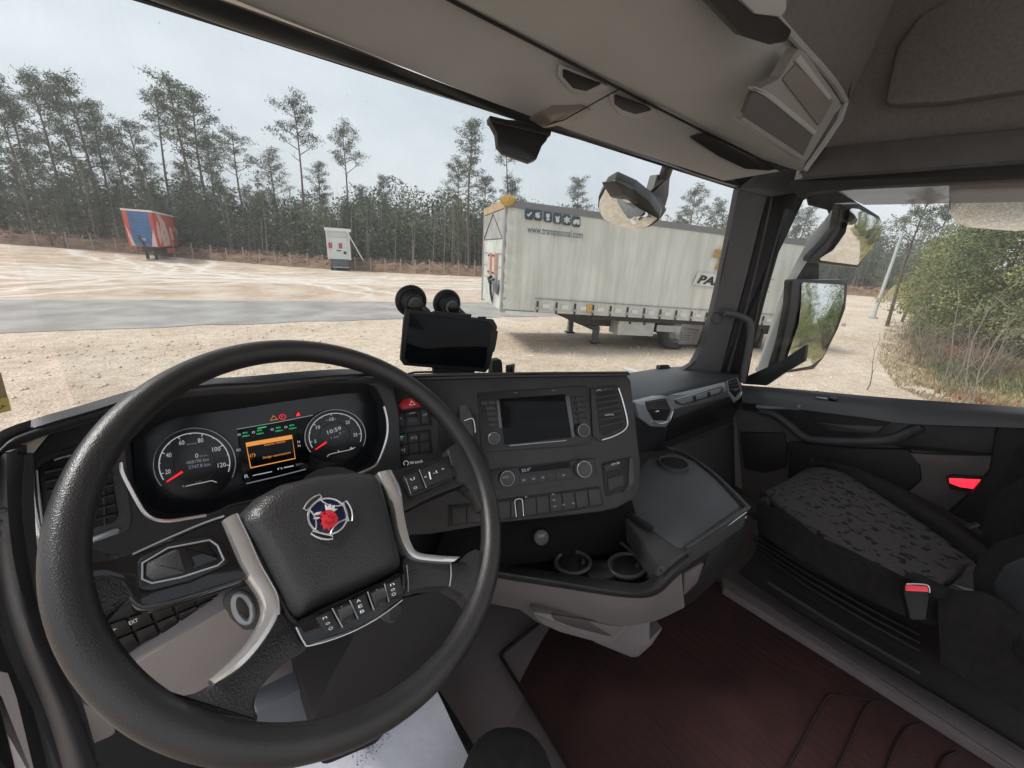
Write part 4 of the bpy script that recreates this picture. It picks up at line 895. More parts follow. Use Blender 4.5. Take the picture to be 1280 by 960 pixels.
slab('pocket_lip', FU, [(940, 111), (945, 108), (965, 116), (1022, 164), (1018, 170), (960, 123)], (-.01, .007), HEAD, pk, r=.004, bev=.003)
slab('pocket_door', FU, [(978, 99), (995, 80), (1042, 126), (1024, 158)], (-.01, .005), mat('pocket_door_grey', (.17, .155, .145), .6), pk, r=.006)
slab('pocket_edge', FU, [(994, 76), (1001, 68), (1040, 121), (1037, 126)], (-.01, .007), HEAD, pk, r=.002)
slab('pocket_base', FU, [(925, 151), (930, 146), (1006, 196), (1003, 201)], (-.01, .006), POCK, pk, r=.002)
t = MB(); t.tube([P(x, y, y=d-.012) for x, y, d in crom(UPP, 6)]+[P(1050, 150, y=.475), P(1030, 180, y=.50), P(1006, 213, y=.53)], .008, 8); t.build('shelf_edge', HEAD, us)
FU2 = Frame(P(940, 30, y=.46), V((-.1, -1, -.55)))
slab('shelf_opening', FU2, [(830, -60), (905, -45), (962, 10), (990, 38), (984, 52), (962, 56), (930, 46)], (-.02, .004), DK, us, r=.008)
slab('shelf_cover', FU2, [(905, -62), (985, -30), (984, 12), (977, 22), (945, 18), (920, -5)], (-.02, .012), HEAD, us, r=.012, bev=.004)
# roof and side lining
cab('roof_lining', sheet, [[(800, -150, 'y', .50), (900, -50, 'y', .50), (960, 2, 'y', .495), (1056, 127, 'y', .487)], [(1190, -260, 'x', 1.66), (1150, -90, 'x', 1.662), (1122, -6, 'x', 1.664), (1062, 128, 'x', 1.664)]], HEADC, None, .01, 3, 3)
cab('side_lining', sheet, [[(1180, -260, 'x', 1.66), (1114, -6, 'x', 1.66), (1050, 126, 'x', 1.66), (998, 218, 'x', 1.66)], [(1330, -200, 'x', 1.65), (1260, 20, 'x', 1.66), (1170, 130, 'x', 1.675), (1060, 200, 'x', 1.68)], [(1500, -120, 'x', 1.64), (1430, 40, 'x', 1.65), (1400, 120, 'x', 1.66), (1400, 175, 'x', 1.68)]], HEADC, None, .01, 5, 5)
FSD = Frame((1.655, 0, 3), (-1, 0, 0), (0, -1, 0))
sd = cab('side_lining_pad', slab, FSD, [(1104, 132), (1120, 60), (1150, 18), (1230, -25), (1420, -60), (1420, 100), (1290, 112), (1180, 128)], (-.02, .015), HEADC, None, r=.03, bev=.012)
# door head and seals
dh = thing('door_surround', (1.69, .3, 2.9), 'black door head lining and rubber seals round the passenger door', 'door surround')
slab('door_head_cover', FSD, [(1000, 214), (1030, 184), (1160, 171), (1420, 146), (1420, 196), (1160, 214), (1004, 224)], (-.05, .012), PLM, dh, r=.008, bev=.004)
trim('seal_lip', FSD, [(1002, 224), (1060, 219), (1160, 212), (1420, 190)], .004, .012, PLM, dh)
slab('door_head_frame', FSD, [(985, 226), (1004, 223), (1160, 211), (1420, 190), (1420, 216), (1190, 228), (1060, 234), (1010, 240), (998, 248)], (-.05, .004), RUB, dh, r=.004, bev=.003)
# A pillar
FA = Frame((1.62, .70, 2.6), (-.72, -.69, .05))
ap = thing('windscreen_pillar', (1.62, .7, 2.2), 'dark grey windscreen pillar between the windscreen and the passenger door', 'pillar')
PG = mat('pillar_grey', (.085, .085, .09), .5, bump=(700, .0005, 'n'), var=(7, .08))
slab('pillar_cover', FA, [(924, 232), (962, 236), (950, 280), (934, 345), (916, 410), (900, 468), (846, 468), (866, 456), (879, 432), (890, 395), (906, 325)], (-.05, 0.0), PG, ap, r=.006, bev=.004)
t = slab('round_cover_cap', FA, [(896+6.6*math.cos(a*.5236), 398+7.4*math.sin(a*.5236)) for a in range(12)], (-.01, .0025), PG, ap, r=.002)
trim('cap_groove', FA, [(896+6.8*math.cos(a*.5236), 398+7.6*math.sin(a*.5236)) for a in range(12)], .0007, .0008, DK, ap, True)
trim('glass_seal', FA, [(926, 236), (907, 322), (892, 392), (881, 430), (868, 453), (850, 466)], .004, -.004, RUB, ap)
slab('pillar_seal_strip', FA, [(960, 236), (1014, 234), (1000, 246), (989, 264), (977, 305), (958, 370), (944, 425), (934, 478), (898, 472), (916, 410), (934, 345), (950, 280)], (-.05, -.012), RUB, ap, r=.003, bev=.003)  # black seal between pillar cover and door window
trim('pillar_ridge', FA, [(966, 240), (953, 300), (936, 372), (920, 428), (909, 468)], .005, -.012, PLM, ap)  # paler grey stands for the highlight line down the black seal
trim('pillar_ridge', FA, [(981, 262), (966, 315), (950, 375), (937, 432), (928, 474)], .006, -.012, PLS, ap)
FA2 = Frame((1.60, .66, 2.5), (-.72, -.69, .05))
trim('grab_handle', FA2, [(906, 391), (918, 393), (930, 397), (937, 404), (938, 418), (934, 445), (927, 478)], .0125, -.002, PG, ap, n=12)
slab('upper_pillar_cover', FA, [(926, 233), (960, 210), (1004, 214), (1000, 240), (962, 246), (926, 238)], (-.04, .004), PLM, ap, r=.006, bev=.003)
slab('corner_infill', FA, [(905, 213), (940, 198), (1020, 186), (1020, 240), (930, 237)], (-.10, -.06), RUB, ap, r=.004)
# windscreen glass
ws = [[(x, y, 'y', d+.005) for x, y, d in [(-160, -90, .66)]+HDR]]
top = [P(x, y, y=d+.004) for x, y, d in [(-160, -95, .62)]+HDR]
bot = []
for p in top:
    bot.append(V((p.x*1.0+(0.0 if p.x < 1.3 else -.02), p.y+.20, 2.10)))
bot[-1] = V((1.66, .86, 2.12)); mids = [(a+b)/2+V((0, .02, 0)) for a, b in zip(top, bot)]
wsg = sheet('windscreen', [[tuple(p) for p in bot], [tuple(p) for p in mids], [tuple(p) for p in top]], GL, None, 0, 4, 4)
tag(wsg, 'large raked windscreen glass of the truck cab', 'windscreen')
# stickers on the glass
def sticker(nm, pts, yv, m, par=None, z=None):
    q = [P(x, y, y=yv) for x, y in pts]; n = (q[1]-q[0]).cross(q[2]-q[1]).normalized(); n = n if n.dot(EYE-q[0]) > 0 else -n
    fr = Frame(q[0], n, q[1]-q[0]); vs, fs = prism(fr, [fr.ab(k) for k in q], -.0005, .0005, 0); return mesh(nm, vs, fs, m, par), fr
tv = thing('toll_sticker', P(860, 425, y=.80), 'pale square toll sticker stuck low on the windscreen beside the pillar', 'sticker')
s1, f1 = sticker('sticker_back', [(852, 405), (879, 407), (871, 431), (848, 430)], .80, mat('sticker_grey', (.42, .41, .40), .4), tv)
s2, f2 = sticker('sticker_header', [(852.5, 405), (879, 407), (876.5, 415), (850.5, 414)], .798, mat('sticker_pale', (.55, .52, .50), .4), tv)
text('sticker_word', f2, 'Camiao', (855, 412.2), (874, 413.8), 4, mat('sticker_maroon', (.25, .06, .05), .5), s2, w=.0015)
s3, _ = sticker('sticker_window', [(853, 416.5), (867, 417.5), (863, 428), (850, 427.5)], .798, mat('sticker_blue_grey', (.48, .50, .52), .4), tv)
for k in range(3): sticker('sticker_line', [(854-k*.9, 418.5+k*2.8), (864-k*1.1, 419.2+k*2.8), (863.6-k*1.1, 420.2+k*2.8), (853.6-k*.9, 419.5+k*2.8)], .797, PRG, s3)
o, f3 = sticker('windscreen_sticker', [(-14, 462), (1, 466), (14, 513), (-14, 520)], .70, mat('olive_yellow_sticker', (.22, .18, .07), .5)); tag(o, 'small olive and yellow sticker at the left edge of the windscreen', 'sticker')
sticker('yellow_field', [(-14, 500), (10, 496), (14, 513), (-14, 520)], .698, mat('sticker_yellow', (.42, .33, .08), .5), o); text('sticker_letters', f3, 'GA', (-3, 513), (8, 508), 4.5, DK, o, w=.003)
# camera housing at the top of the windscreen
FCM = Frame(P(648, 172, y=1.0), (-.25, -1, .2))
ch = thing('sensor_housing', P(648, 172, y=1.0), 'dark blue black sensor housing hanging from the top of the windscreen', 'sensor housing')
slab('housing', FCM, [(611, 147), (650, 150), (688, 164), (684, 175), (678, 182), (671, 199), (663, 202), (630, 190), (623, 182), (621, 166)], (-.02, 0), PLS, ch, r=.006, bev=.003)
slab('housing_collar', FCM, [(612, 144), (690, 163), (688, 170), (613, 152)], (-.02, .004), PLS, ch, r=.003)

# floor and mat
def zpoly(nm, pts, z, th, m, par=None, r=.02, bev=.004, kind=True):
    fr = Frame((0, 0, z), (0, 0, 1), (1, 0, 0)); p2 = roundpoly([fr.ab(P(x, y, z=z)) for x, y in pts], r, 6); vs, fs = prism(fr, p2, -th, 0, bev)
    o = mesh(nm, vs, fs, m, par); 
    if kind and not par: tag(o, kind='structure')
    return o
mesh_ = MB(); mesh_.box((.75, .2, FLZ-.03), (2.3, 1.9, .05)); tag(mesh_.build('cab_floor', BEID), kind='structure')
mt = thing('floor_mat', (.8, .2, FLZ), 'large dark rubber floor mat, red glow put into its colour, with curved grooves beside the passenger seat', 'floor mat')
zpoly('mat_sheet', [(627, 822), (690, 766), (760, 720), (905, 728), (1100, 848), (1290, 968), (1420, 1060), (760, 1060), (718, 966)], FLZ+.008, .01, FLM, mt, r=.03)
FM = Frame((0, 0, FLZ+.008), (0, 0, 1), (1, 0, 0))
for pts in ([(978, 968), (1000, 930), (1030, 876), (1046, 870), (1100, 877)], [(1042, 968), (1060, 930), (1082, 884), (1098, 878)], [(1105, 968), (1120, 930), (1134, 910), (1150, 905)], [(1170, 968), (1180, 948), (1196, 940)]):
    trim('curved_groove', FM, pts, .0035, .001, FLG, mt, n=6)
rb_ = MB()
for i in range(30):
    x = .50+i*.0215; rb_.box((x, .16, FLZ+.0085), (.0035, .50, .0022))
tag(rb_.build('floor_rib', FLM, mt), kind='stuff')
for i in range(0):
    x0 = 700+i*22; y0 = 800+i*2; trim('fine_rib', FM, [(x0, y0), (x0+90, y0+95)] if i < 5 else [(x0, y0-20), (x0+120, y0+62)], .0012, .0005, FLM, mt, n=5, sm=0)
trim('mat_edge', FM, [(720, 975), (676, 900), (631, 828), (628, 818), (640, 806), (690, 766)], .004, .014, FLG, mt)
# floor edge strip and threshold before the seat box
zpoly('floor_edge_strip', [(902, 722), (912, 722), (1100, 832), (1290, 948), (1290, 975), (1262, 958), (1090, 850), (905, 735)], FLZ+.03, .03, BEID, None, r=.002)
tn = cab('engine_tunnel', sheet, [[(478, 792, 'z', FLZ+.05), (560, 724, 'z', FLZ+.05), (700, 700, 'z', FLZ+.05)], [(528, 868, 'z', FLZ+.03), (606, 772, 'z', FLZ+.03), (712, 752, 'z', FLZ+.01)], [(600, 985, 'z', FLZ+.02), (640, 900, 'z', FLZ+.006), (700, 800, 'z', FLZ+.002)]], BEID, None, .02, 5, 5)
trim('x', FM, [(0, 0), (1, 1)], .001, 0, DK, None, sm=0) if False else None
t = MB(); t.tube([P(534, 855, z=FLZ+.06), P(560, 895, z=FLZ+.05), P(590, 945, z=FLZ+.05), P(610, 985, z=FLZ+.05)], .012, 8); tag(t.build('footwell_edge', RUB), kind='structure')

# ---- DASHBOARD ---------------------------------------------------------
db = thing('dashboard', (.6, .65, 1.8), 'dark plastic dashboard running the full width of the cab', 'dashboard')
LIP = [(-60, 640, .47), (-30, 590, .48), (0, 560, .50), (18, 546, .51), (60, 531, .53), (110, 516, .55), (160, 500, .565), (205, 488, .575), (260, 481, .58), (320, 478, .585), (380, 472, .60), (440, 468, .62), (490, 470, .64)]
sheet('dash_top', [[(x, y+13, 'y', d) for x, y, d in LIP], [(x, y+5, 'y', d-.012) for x, y, d in LIP], [(x, y-1, 'y', d) for x, y, d in LIP], [(x+4, y-1, 'y', d+.04) for x, y, d in LIP], [(x+(220-x)*.25, y-4, 'y', 1.0) for x, y, d in LIP]], PLM, db, .008, 4, 4)
# right dash top pad
PADL = [(788, 503, .60), (812, 498, .59), (840, 490, .58), (875, 482, .575), (907, 474, .57), (924, 469, .57)]
PADU = [(780, 467, .86), (800, 464, .86), (827, 460, .86), (862, 457.5, .86), (890, 458.5, .82), (915, 464, .70)]
PM = [(785, 484, .68), (806, 480, .68), (834, 473, .68), (870, 466, .68), (900, 464, .67), (921, 466, .62)]
sheet('dash_pad', [[(x, y+3, 'y', d+.01) for x, y, d in PADL], at(PADL), at(PM), at(PADU)], mat('soft_dash_pad', (.055, .058, .064), .42, bump=(600, .0006, 'n'), var=(5, .1)), db, .01, 5, 5)
slab('sensor_nub', Frame(P(831, 459, y=.84), (0, -1, .2)), [(825, 461), (826, 456.5), (836, 456), (839, 460)], (-.02, 0), DK, db, r=.002)
# long edge of the centre stack top
mesh('dash_underlay', [(-.42, .66, 2.16), (1.74, .66, 2.14), (1.74, 1.32, 1.93), (-.42, 1.32, 1.93), (-.42, .66, 2.12), (1.74, .66, 2.10), (1.74, 1.32, 1.89), (-.42, 1.32, 1.89)], [(0, 1, 2, 3), (4, 5, 6, 7), (0, 1, 5, 4), (1, 2, 6, 5), (2, 3, 7, 6), (3, 0, 4, 7)], PLM, db)
# left end of the dash
sheet('dash_end', [[(-14, 575, 'y', .50), (-12, 640, 'y', .48), (-6, 720, 'y', .47), (20, 800, 'y', .45), (60, 900, 'y', .45), (85, 985, 'y', .45)],
                   [(8, 566, 'y', .485), (10, 640, 'y', .465), (20, 715, 'y', .455), (45, 800, 'y', .44), (85, 900, 'y', .44), (112, 985, 'y', .44)],
                   [(34, 556, 'y', .505), (34, 640, 'y', .49), (44, 700, 'y', .485), (66, 780, 'y', .48), (104, 880, 'y', .47), (132, 985, 'y', .46)]], PLM, db, .02, 5, 6)
for k in range(5): trim('door_vent_slat', Frame(P(4, 660, y=.47), (0, -1, 0)), [(-12, 640+k*15), (8+k*1.4, 637+k*15)], .002, .004, PLM, db, sm=0)
# fascia with the cluster opening
op = [(150, 566), (168, 530), (190, 508), (250, 496), (330, 490), (400, 480), (450, 478), (470, 484), (481, 505), (484, 545), (472, 581), (456, 590), (380, 612), (290, 632), (250, 648), (205, 651), (180, 642), (162, 610)]
fo = [(36, 570), (60, 546), (110, 528), (160, 512), (205, 500), (260, 492), (320, 488), (400, 482), (460, 476), (492, 478), (498, 520), (500, 606), (440, 632), (330, 664), (250, 690), (160, 716), (90, 730), (60, 720), (42, 640)]
fo = [(36, 573), (60, 543), (110, 525), (160, 509), (205, 496), (260, 487), (320, 482), (400, 475), (460, 470), (490, 474), (500, 520), (503, 620), (440, 650), (330, 690), (250, 716), (160, 742), (90, 750), (62, 720), (42, 640)]
plate_hole('fascia', FC, fo, op, (-.01, .035), PL, db, r=.012)
trim('chrome_line', FC, [(151, 578), (153, 590), (161, 607), (173, 629), (182, 642), (194, 649), (212, 651), (234, 648), (258, 644)], .0022, .038, CHR, db)
trim('chrome_line', FC, [(258, 644), (275, 638), (290, 631), (330, 622), (380, 609)], .0012, .037, PLM, db)
trim('chrome_line', FC, [(480, 508), (484, 525), (484, 543), (479, 562), (471, 580), (460, 587), (445, 593)], .0020, .038, CHR, db)
ic = slab('instrument_cluster', FC, [(140, 560), (165, 500), (480, 465), (500, 560), (480, 600), (200, 665), (160, 640)], (-.03, -.004), mat('cluster_black', (.010, .012, .016), .25), db, r=.02)
# inner hood of the cluster
sheet('cluster_hood', [[(150, 545, 'y', .585), (200, 500, 'y', .585), (300, 488, 'y', .59), (400, 480, 'y', .595), (470, 478, 'y', .60)], [(175, 548, 'y', .64), (220, 524, 'y', .64), (300, 512, 'y', .64), (390, 500, 'y', .645), (466, 490, 'y', .64)]], mat('hood_inner', (.018, .021, .026), .6), db, .004, 5, 3)
FCS = FC
def arc_px(c, rx, ry, a0, a1, n=40, rot=0):
    o = []
    for i in range(n+1):
        a = rad(a0+(a1-a0)*i/n); x, y = rx*math.cos(a), -ry*math.sin(a); o.append((c[0]+x*math.cos(rot)+y*math.sin(rot), c[1]-x*math.sin(rot)+y*math.cos(rot)))
    return o
def dial(c, rx, ry, labels, a0, a1, ndl, rng0, rot):
    d = slab('dial_face', FC, arc_px(c, rx, ry, 0, 350, 35, rot), (-.006, .002), mat('dial_black', (.012, .013, .017), .3), ic, r=0, bev=.0008)
    trim('bezel_ring', FC, arc_px(c, rx*1.0, ry*1.0, -28, 212, 50, rot), .0008, .003, mat('bezel_grey', (.5, .5, .52), .3, .8), ic, sm=0)
    trim('scale_arc', FC, arc_px(c, rx*.86, ry*.86, -20, 205, 50, rot), .0006, .003, EW, ic, sm=0)
    trim('inner_ring', FC, arc_px(c, rx*.52, ry*.52, 0, 356, 50, rot), .0005, .003, PLM, ic, sm=0)
    n = len(labels); mbt = MB()
    for i in range(2*n-1):
        a = a0+(a1-a0)*i/(2*n-2); p1 = arc_px(c, rx*.86, ry*.86, a, a, 0 or 1, rot)[0]; p2 = arc_px(c, rx*(.78 if i % 2 == 0 else .82), ry*(.78 if i % 2 == 0 else .82), a, a, 1, rot)[0]
        mbt.bar(FC.pt(*p1, .003), FC.pt(*p2, .003), .0005, 4)
    mbt.build('scale_ticks', EW, ic)
    for i, s in enumerate(labels):
        a = a0+(a1-a0)*i/(n-1); q = arc_px(c, rx*.67, ry*.67, a, a, 1, rot)[0]; wd = 2.6*len(s)*rx/46
        text('scale_number', FC, s, (q[0]-wd/2*1.15, q[1]+2.6+wd*.08), (q[0]+wd/2*1.15, q[1]+2.6-wd*.08), 5.2*rx/46, EW, ic, w=.003)
    p1 = arc_px(c, rx*.36, ry*.36, ndl, ndl, 1, rot)[0]; p2 = arc_px(c, rx*.83, ry*.83, ndl, ndl, 1, rot)[0]
    m_ = MB(); m_.tube([FC.pt(*p1, .005), FC.pt(*p2, .005)], [.0017, .0009], 6); m_.build('needle', ER, ic)
RO = rad(5)
dial((243, 580), 51.5, 45, ['20', '40', '60', '80', '100', '120'], 193, -8, 211, 0, RO)
dial((419, 545), 38, 33, ['5', '10', '15', '20', '25'], 190, 0, 213, 0, RO)
def T_(s, a, b, h, m=EW, w=.003, **k): return text('cluster_lettering', FC, s, a, b, h, m, ic, w=w, **k)
T_('0', (244, 572.5), (248, 572), 5.6); T_('km/h', (250, 571), (259, 570), 2.2, EG); T_('468190 km', (233, 580.5), (261, 576), 4.4, EG); T_('5747.8 km', (236, 586.5), (263, 582), 4.4, EG)
T_('km/h', (234, 556.5), (246, 555), 2.2, EG); T_('1/2', (245, 604.5), (252, 603.5), 3, EG); T_('R', (228, 609.5), (231, 609), 3, EG)
trim('fuel_scale', FC, [(232, 608), (240, 606), (255, 603), (264, 601), (271, 603)], .0005, .003, EW, ic)
T_('10:59', (410, 543), (427, 537), 5.2); T_('9 °', (424, 543.5), (431, 542), 3.2, EG); T_('+ km', (413, 549), (424, 546), 2.4, EG); T_('r/min x100', (407, 526.5), (420, 524.5), 2, EG)
trim('temperature_scale', FC, [(409, 571), (412, 568), (424, 565), (438, 562), (444, 559)], .0005, .003, EW, ic); T_('A', (437, 562.5), (442, 561), 3.4, EW); T_('I', (423, 565), (424, 564.6), 2.4, EW)
# centre display
slab('display', FC, [(297, 537), (390, 520), (386, 590), (312, 606), (302, 600)], (-.006, .001), SCR, ic, r=.002)
trim('display_line', FC, [(296, 536.5), (340, 529), (391, 519)], .0007, .002, EG, ic, sm=0); trim('display_line', FC, [(308, 604.5), (345, 596), (382, 586.5)], .0008, .002, EG, ic, sm=0)
slab('message_panel', FC, [(307, 553.5), (365, 543.5), (369.5, 573.5), (313, 585.5)], (0, .0022), EO, ic, r=0, bev=0)
slab('message_field', FC, [(308.8, 558.5), (365.5, 548.5), (368.5, 572.5), (314, 584)], (0, .0028), SCR, ic, r=0, bev=0)
T_('Suspensao rebaixada', (330, 557.5), (357, 552.5), 2.6, EO, .0034); T_('Desligar estacionamento', (329, 573.5), (363.5, 566.5), 2.9, EO, .0034); T_('(!)', (312.5, 571.5), (319.5, 569.5), 4, EO, .0034)
for (x, y) in ((297, 545), (315, 542), (338.5, 538.5), (355.5, 535.5)):
    T_('o', (x, y), (x+4, y-.7), 4.4, EW); T_('80%', (x+6.5, y-2.6), (x+12.5, y-3.7), 1.9, EGR); T_('100km', (x+6, y+1.6), (x+15, y-.2), 2, EGR)
trim('green_bar', FC, [(322, 535.5), (333, 533.5)], .0006, .002, EGR, ic, sm=0)
T_('N', (372, 554), (375, 553.5), 3.2); T_('N', (372.6, 559), (375.6, 558.5), 3.2); T_('KD', (296, 564.5), (301, 563.5), 3.4); T_('R', (306, 598), (311, 597), 4.8); T_('n', (347, 587.5), (353, 586.5), 3.6); T_('24.7 v', (370, 582.3), (379, 580.2), 2.4, EG)
trim('level_bar', FC, [(316, 594.5), (340, 589.5)], .0006, .002, EW, ic, sm=0); trim('level_bar', FC, [(355, 584.6), (367, 582.2)], .0008, .002, EW, ic, sm=0)
trim('warning_triangle', FC, [(338, 525.5), (341.5, 519.5), (347, 524)], .0006, .002, EO, ic, True, sm=0); trim('brake_warning', FC, arc_px((353, 521), 4, 3, 0, 360, 14), .0006, .002, ER, ic, sm=0); T_('P', (352, 522.5), (354.5, 522), 3, ER)
slab('red_warning', FC, [(370, 520.5), (372, 515.5), (373.5, 515.3), (375.5, 519.5)], (0, .0025), ER, ic, r=0, bev=0); slab('red_warning', FC, [(404, 591), (405, 587.5), (407, 589.5)], (0, .004), ER, ic, r=0, bev=0)

# left air vent
vt = slab('left_vent', FC, [(38, 584), (46, 572), (110, 551), (155, 540), (160, 600), (166, 650), (162, 664), (130, 676), (70, 690), (52, 672)], (.0, .037), PLM, db, r=.01, bev=.003)
slab('vent_opening', FC, [(44, 590), (54, 579), (110, 560), (135, 554), (142, 610), (148, 645), (142, 654), (110, 662), (72, 672), (60, 664)], (.03, .039), DK, vt, r=.008)
for k in range(7): trim('vent_slat', FC, [(56+k*1.5, 590+k*12), (100, 580+k*12.2), (140+k*.9, 567+k*12.6)], .0022, .040, PL, vt, n=6)
for k in range(3): trim('vent_slat', FC, [(95+k*16, 570-k*4), (100+k*16, 664-k*4)], .0014, .0395, PL, vt, sm=0)
trim('vent_chrome', FC, [(39, 588), (41, 620), (46, 650), (52, 672)], .0022, .040, CHR, vt); trim('vent_chrome', FC, [(46, 588), (49, 620), (54, 660)], .001, .0405, SIL, vt)
trim('vent_chrome', FC, [(68, 575), (80, 571), (98, 567)], .0014, .041, CHR, vt); slab('vent_trim', FC, [(112, 672), (145, 660), (150, 662), (148, 667), (112, 680)], (.03, .041), SIL, vt, r=.001)
# ignition and lower fascia, switch rows left
FL = Frame(P(200, 780, d=.56), (0, -math.cos(rad(8)), math.sin(rad(8))))
lf = slab('lower_fascia', FL, [(60, 700), (160, 720), (330, 668), (430, 640), (500, 620), (560, 612), (560, 690), (450, 712), (330, 740), (262, 760), (155, 840), (120, 855), (80, 790)], (-.03, -.004), PL, db, r=.01)
sw = [(131, 782), (270, 735), (278, 756), (150, 820)]
for row in range(2):
    for c_ in range(5):
        if row == 1 and c_ == 0: pass
        q = cell(sw, c_/5+.012, row/2+.03, (c_+1)/5-.012, (row+1)/2-.03); slab('switch_button', FL, q, (-.006, .001), PLS, lf, r=.0015, bev=.001)
text('switch_letters', FL, 'EXT', (162, 781.5), (173, 777), 5.2, EW, lf, w=.002)
text('switch_symbol', FL, '/>', (133, 793), (146, 788), 5, EW, lf, w=.002); text('switch_symbol', FL, '3~', (140, 814), (153, 810), 5, EW, lf, w=.002)
slab('switch_surround', FL, [(125, 779), (272, 729), (284, 758), (276, 764), (158, 836), (148, 826)], (-.012, -.005), PLM, lf, r=.004)
# key switch ring
FK = Frame(P(305, 762, d=.50), (-.1, -1, .35))
kh = slab('ignition_housing', FK, [(276, 752), (290, 738), (318, 728), (345, 740), (348, 770), (330, 788), (304, 790), (288, 775)], (-.04, -.004), PLM, db, r=.01, bev=.005)
t = MB(); t.tube([FK.pt(x, y, 0) for x, y in arc_px((304, 760), 10, 18, 0, 345, 24, rad(20))], .004, 8, True); t.build('ignition_ring', SIL, kh)
slab('ignition_key_slot', FK, arc_px((304, 760), 7, 14, 0, 345, 16, rad(20)), (-.01, .003), PLS, kh, r=0)
# knee panels
BG = mat('pale_knee_panel', (.36, .32, .315), .5, bump=(700, .0004, 'n'), var=(5, .06))
FB = Frame(P(230, 820, d=.56), (0, -1, -.15))
slab('knee_panel', FB, [(150, 842), (280, 762), (340, 740), (440, 740), (450, 770), (390, 860), (300, 950), (180, 900)], (-.05, -.012), BG, db, r=.02)
slab('knee_panel', FB, [(76, 862), (84, 868), (140, 900), (145, 918), (112, 932), (100, 925), (88, 900)], (-.05, -.01), BG, db, r=.008)
slab('column_cover', Frame(P(480, 830, d=.58), (0, -1, .3)), [(392, 900), (412, 850), (440, 800), (450, 760), (560, 735), (600, 760), (560, 820), (470, 930), (400, 960)], (-.2, -.004), mat('column_black', (.012, .011, .012), .6), db, r=.02)
slab('blue_grey_panel', Frame(P(350, 880, d=.62), (0, -1, .1)), [(318, 892), (340, 880), (396, 850), (400, 880), (398, 915), (320, 905)], (-.03, .01), mat('bluish_panel', (.14, .15, .18), .5), db, r=.004)
slab('pedal', Frame(P(440, 850, d=.66), (0, -1, .6)), [(424, 848), (436, 838), (446, 836), (440, 850), (430, 856)], (-.01, .0), PLS, db, r=.004)
# ---- centre stack
st_out = [(489, 476), (500, 471), (640, 468), (782, 466), (789, 476), (794, 520), (801, 580), (800, 606), (796, 622), (772, 635), (752, 640), (690, 647), (623, 654), (540, 668), (505, 670), (497, 600), (492, 540)]
stk = slab('centre_stack', FS, st_out, (-.06, 0), PL, db, r=.006, bev=.004)
sheet('stack_top', [[(486, 478, 'y', .645), (500, 473, 'y', .64), (640, 470, 'y', .56), (784, 468, 'y', .495)], [(488, 474, 'y', .66), (500, 470, 'y', .66), (640, 467, 'y', .59), (787, 466, 'y', .52)], [(540, 469, 'y', 1.0), (600, 466.5, 'y', 1.0), (690, 466.5, 'y', .98), (782, 466.5, 'y', .93)]], PLM, db, .006, 5, 3)
trim('stack_lip', FS, [(494, 474), (640, 470), (783, 468)], .0045, -.001, PLS, db, sm=0)
def SB(nm, pts, w, m=PLS, par=stk, r=.0015, bev=.0008): return slab(nm, FS, pts, w, m, par, r=r, bev=bev)
hz = SB('hazard_button', [(497, 507), (504, 499), (526, 497), (526, 508), (503, 512)], (-.002, .004), REDP, r=.004, bev=.0015)
trim('hazard_triangle', FS, [(511.5, 506.5), (514.5, 501), (519, 505.5)], .0006, .0045, EW, hz, True, sm=0)
q1 = [(493, 517), (536, 510), (538, 530), (495, 535)]
SB('switch_bay', [(491, 515), (537, 508.5), (540, 531), (493, 537)], (-.003, .001), DK)
for a, b in ((.02, .26), (.30, .72), (.76, .98)): SB('switch_button', cell(q1, a, .05, b, .95), (0, .003), PL)
SB('rocker', cell(q1, .36, .3, .66, .8), (.002, .0055), PLS, r=.003)
for s_, a, b in (('o', .06, .2), ('oo', .42, .6), ('G', .82, .93)):
    pa, pb = quadpt(q1, a, .45 if s_ != 'oo' else .2), quadpt(q1, b, .4 if s_ != 'oo' else .17); text('switch_symbol', FS, s_, pa, pb, 2.4, EG, stk, w=.0035)
q2 = [(495, 543), (537, 538), (539, 565), (497, 570)]
SB('switch_bay', [(494, 542), (538, 537), (541, 566), (495, 571)], (-.003, .001), DK)
for r_ in range(2):
    for c_ in range(3): SB('switch_button', cell(q2, c_/3+.02, r_/2+.03, (c_+1)/3-.02, (r_+1)/2-.03), (0, .003), PL)
text('switch_symbol', FS, 'IY', (499, 551), (504, 550.4), 4, EG, stk, w=.0035); text('switch_symbol', FS, '(=)', (514, 549), (521, 548), 3.4, EG, stk, w=.0035); text('switch_symbol', FS, '[=]', (500, 564.5), (506, 564), 3.6, EG, stk, w=.0035)
trim('green_light', FS, [(500, 546), (504, 545.4)], .0005, .0035, EGR, stk, sm=0)
text('speed_notice', FS, '90 km/h', (512.5, 580.5), (528.5, 578), 3.6, EW, stk, w=.001); trim('speed_icon', FS, arc_px((507.5, 579), 3, 3, -60, 240, 12), .0005, .001, EW, stk, sm=0)
# pocket with card reader
SB('side_pocket', [(547, 528), (552, 524), (584, 508), (596, 520), (596, 560), (552, 565), (548, 556)], (-.003, .0012), DK, r=.003)
SB('card_reader', [(574, 507), (583, 505), (590, 520), (592, 546), (577, 550)], (0, .006), PLM, r=.002); trim('card_chrome', FS, [(580, 526), (590, 523), (593, 530), (594, 541)], .0012, .008, CHR, stk)
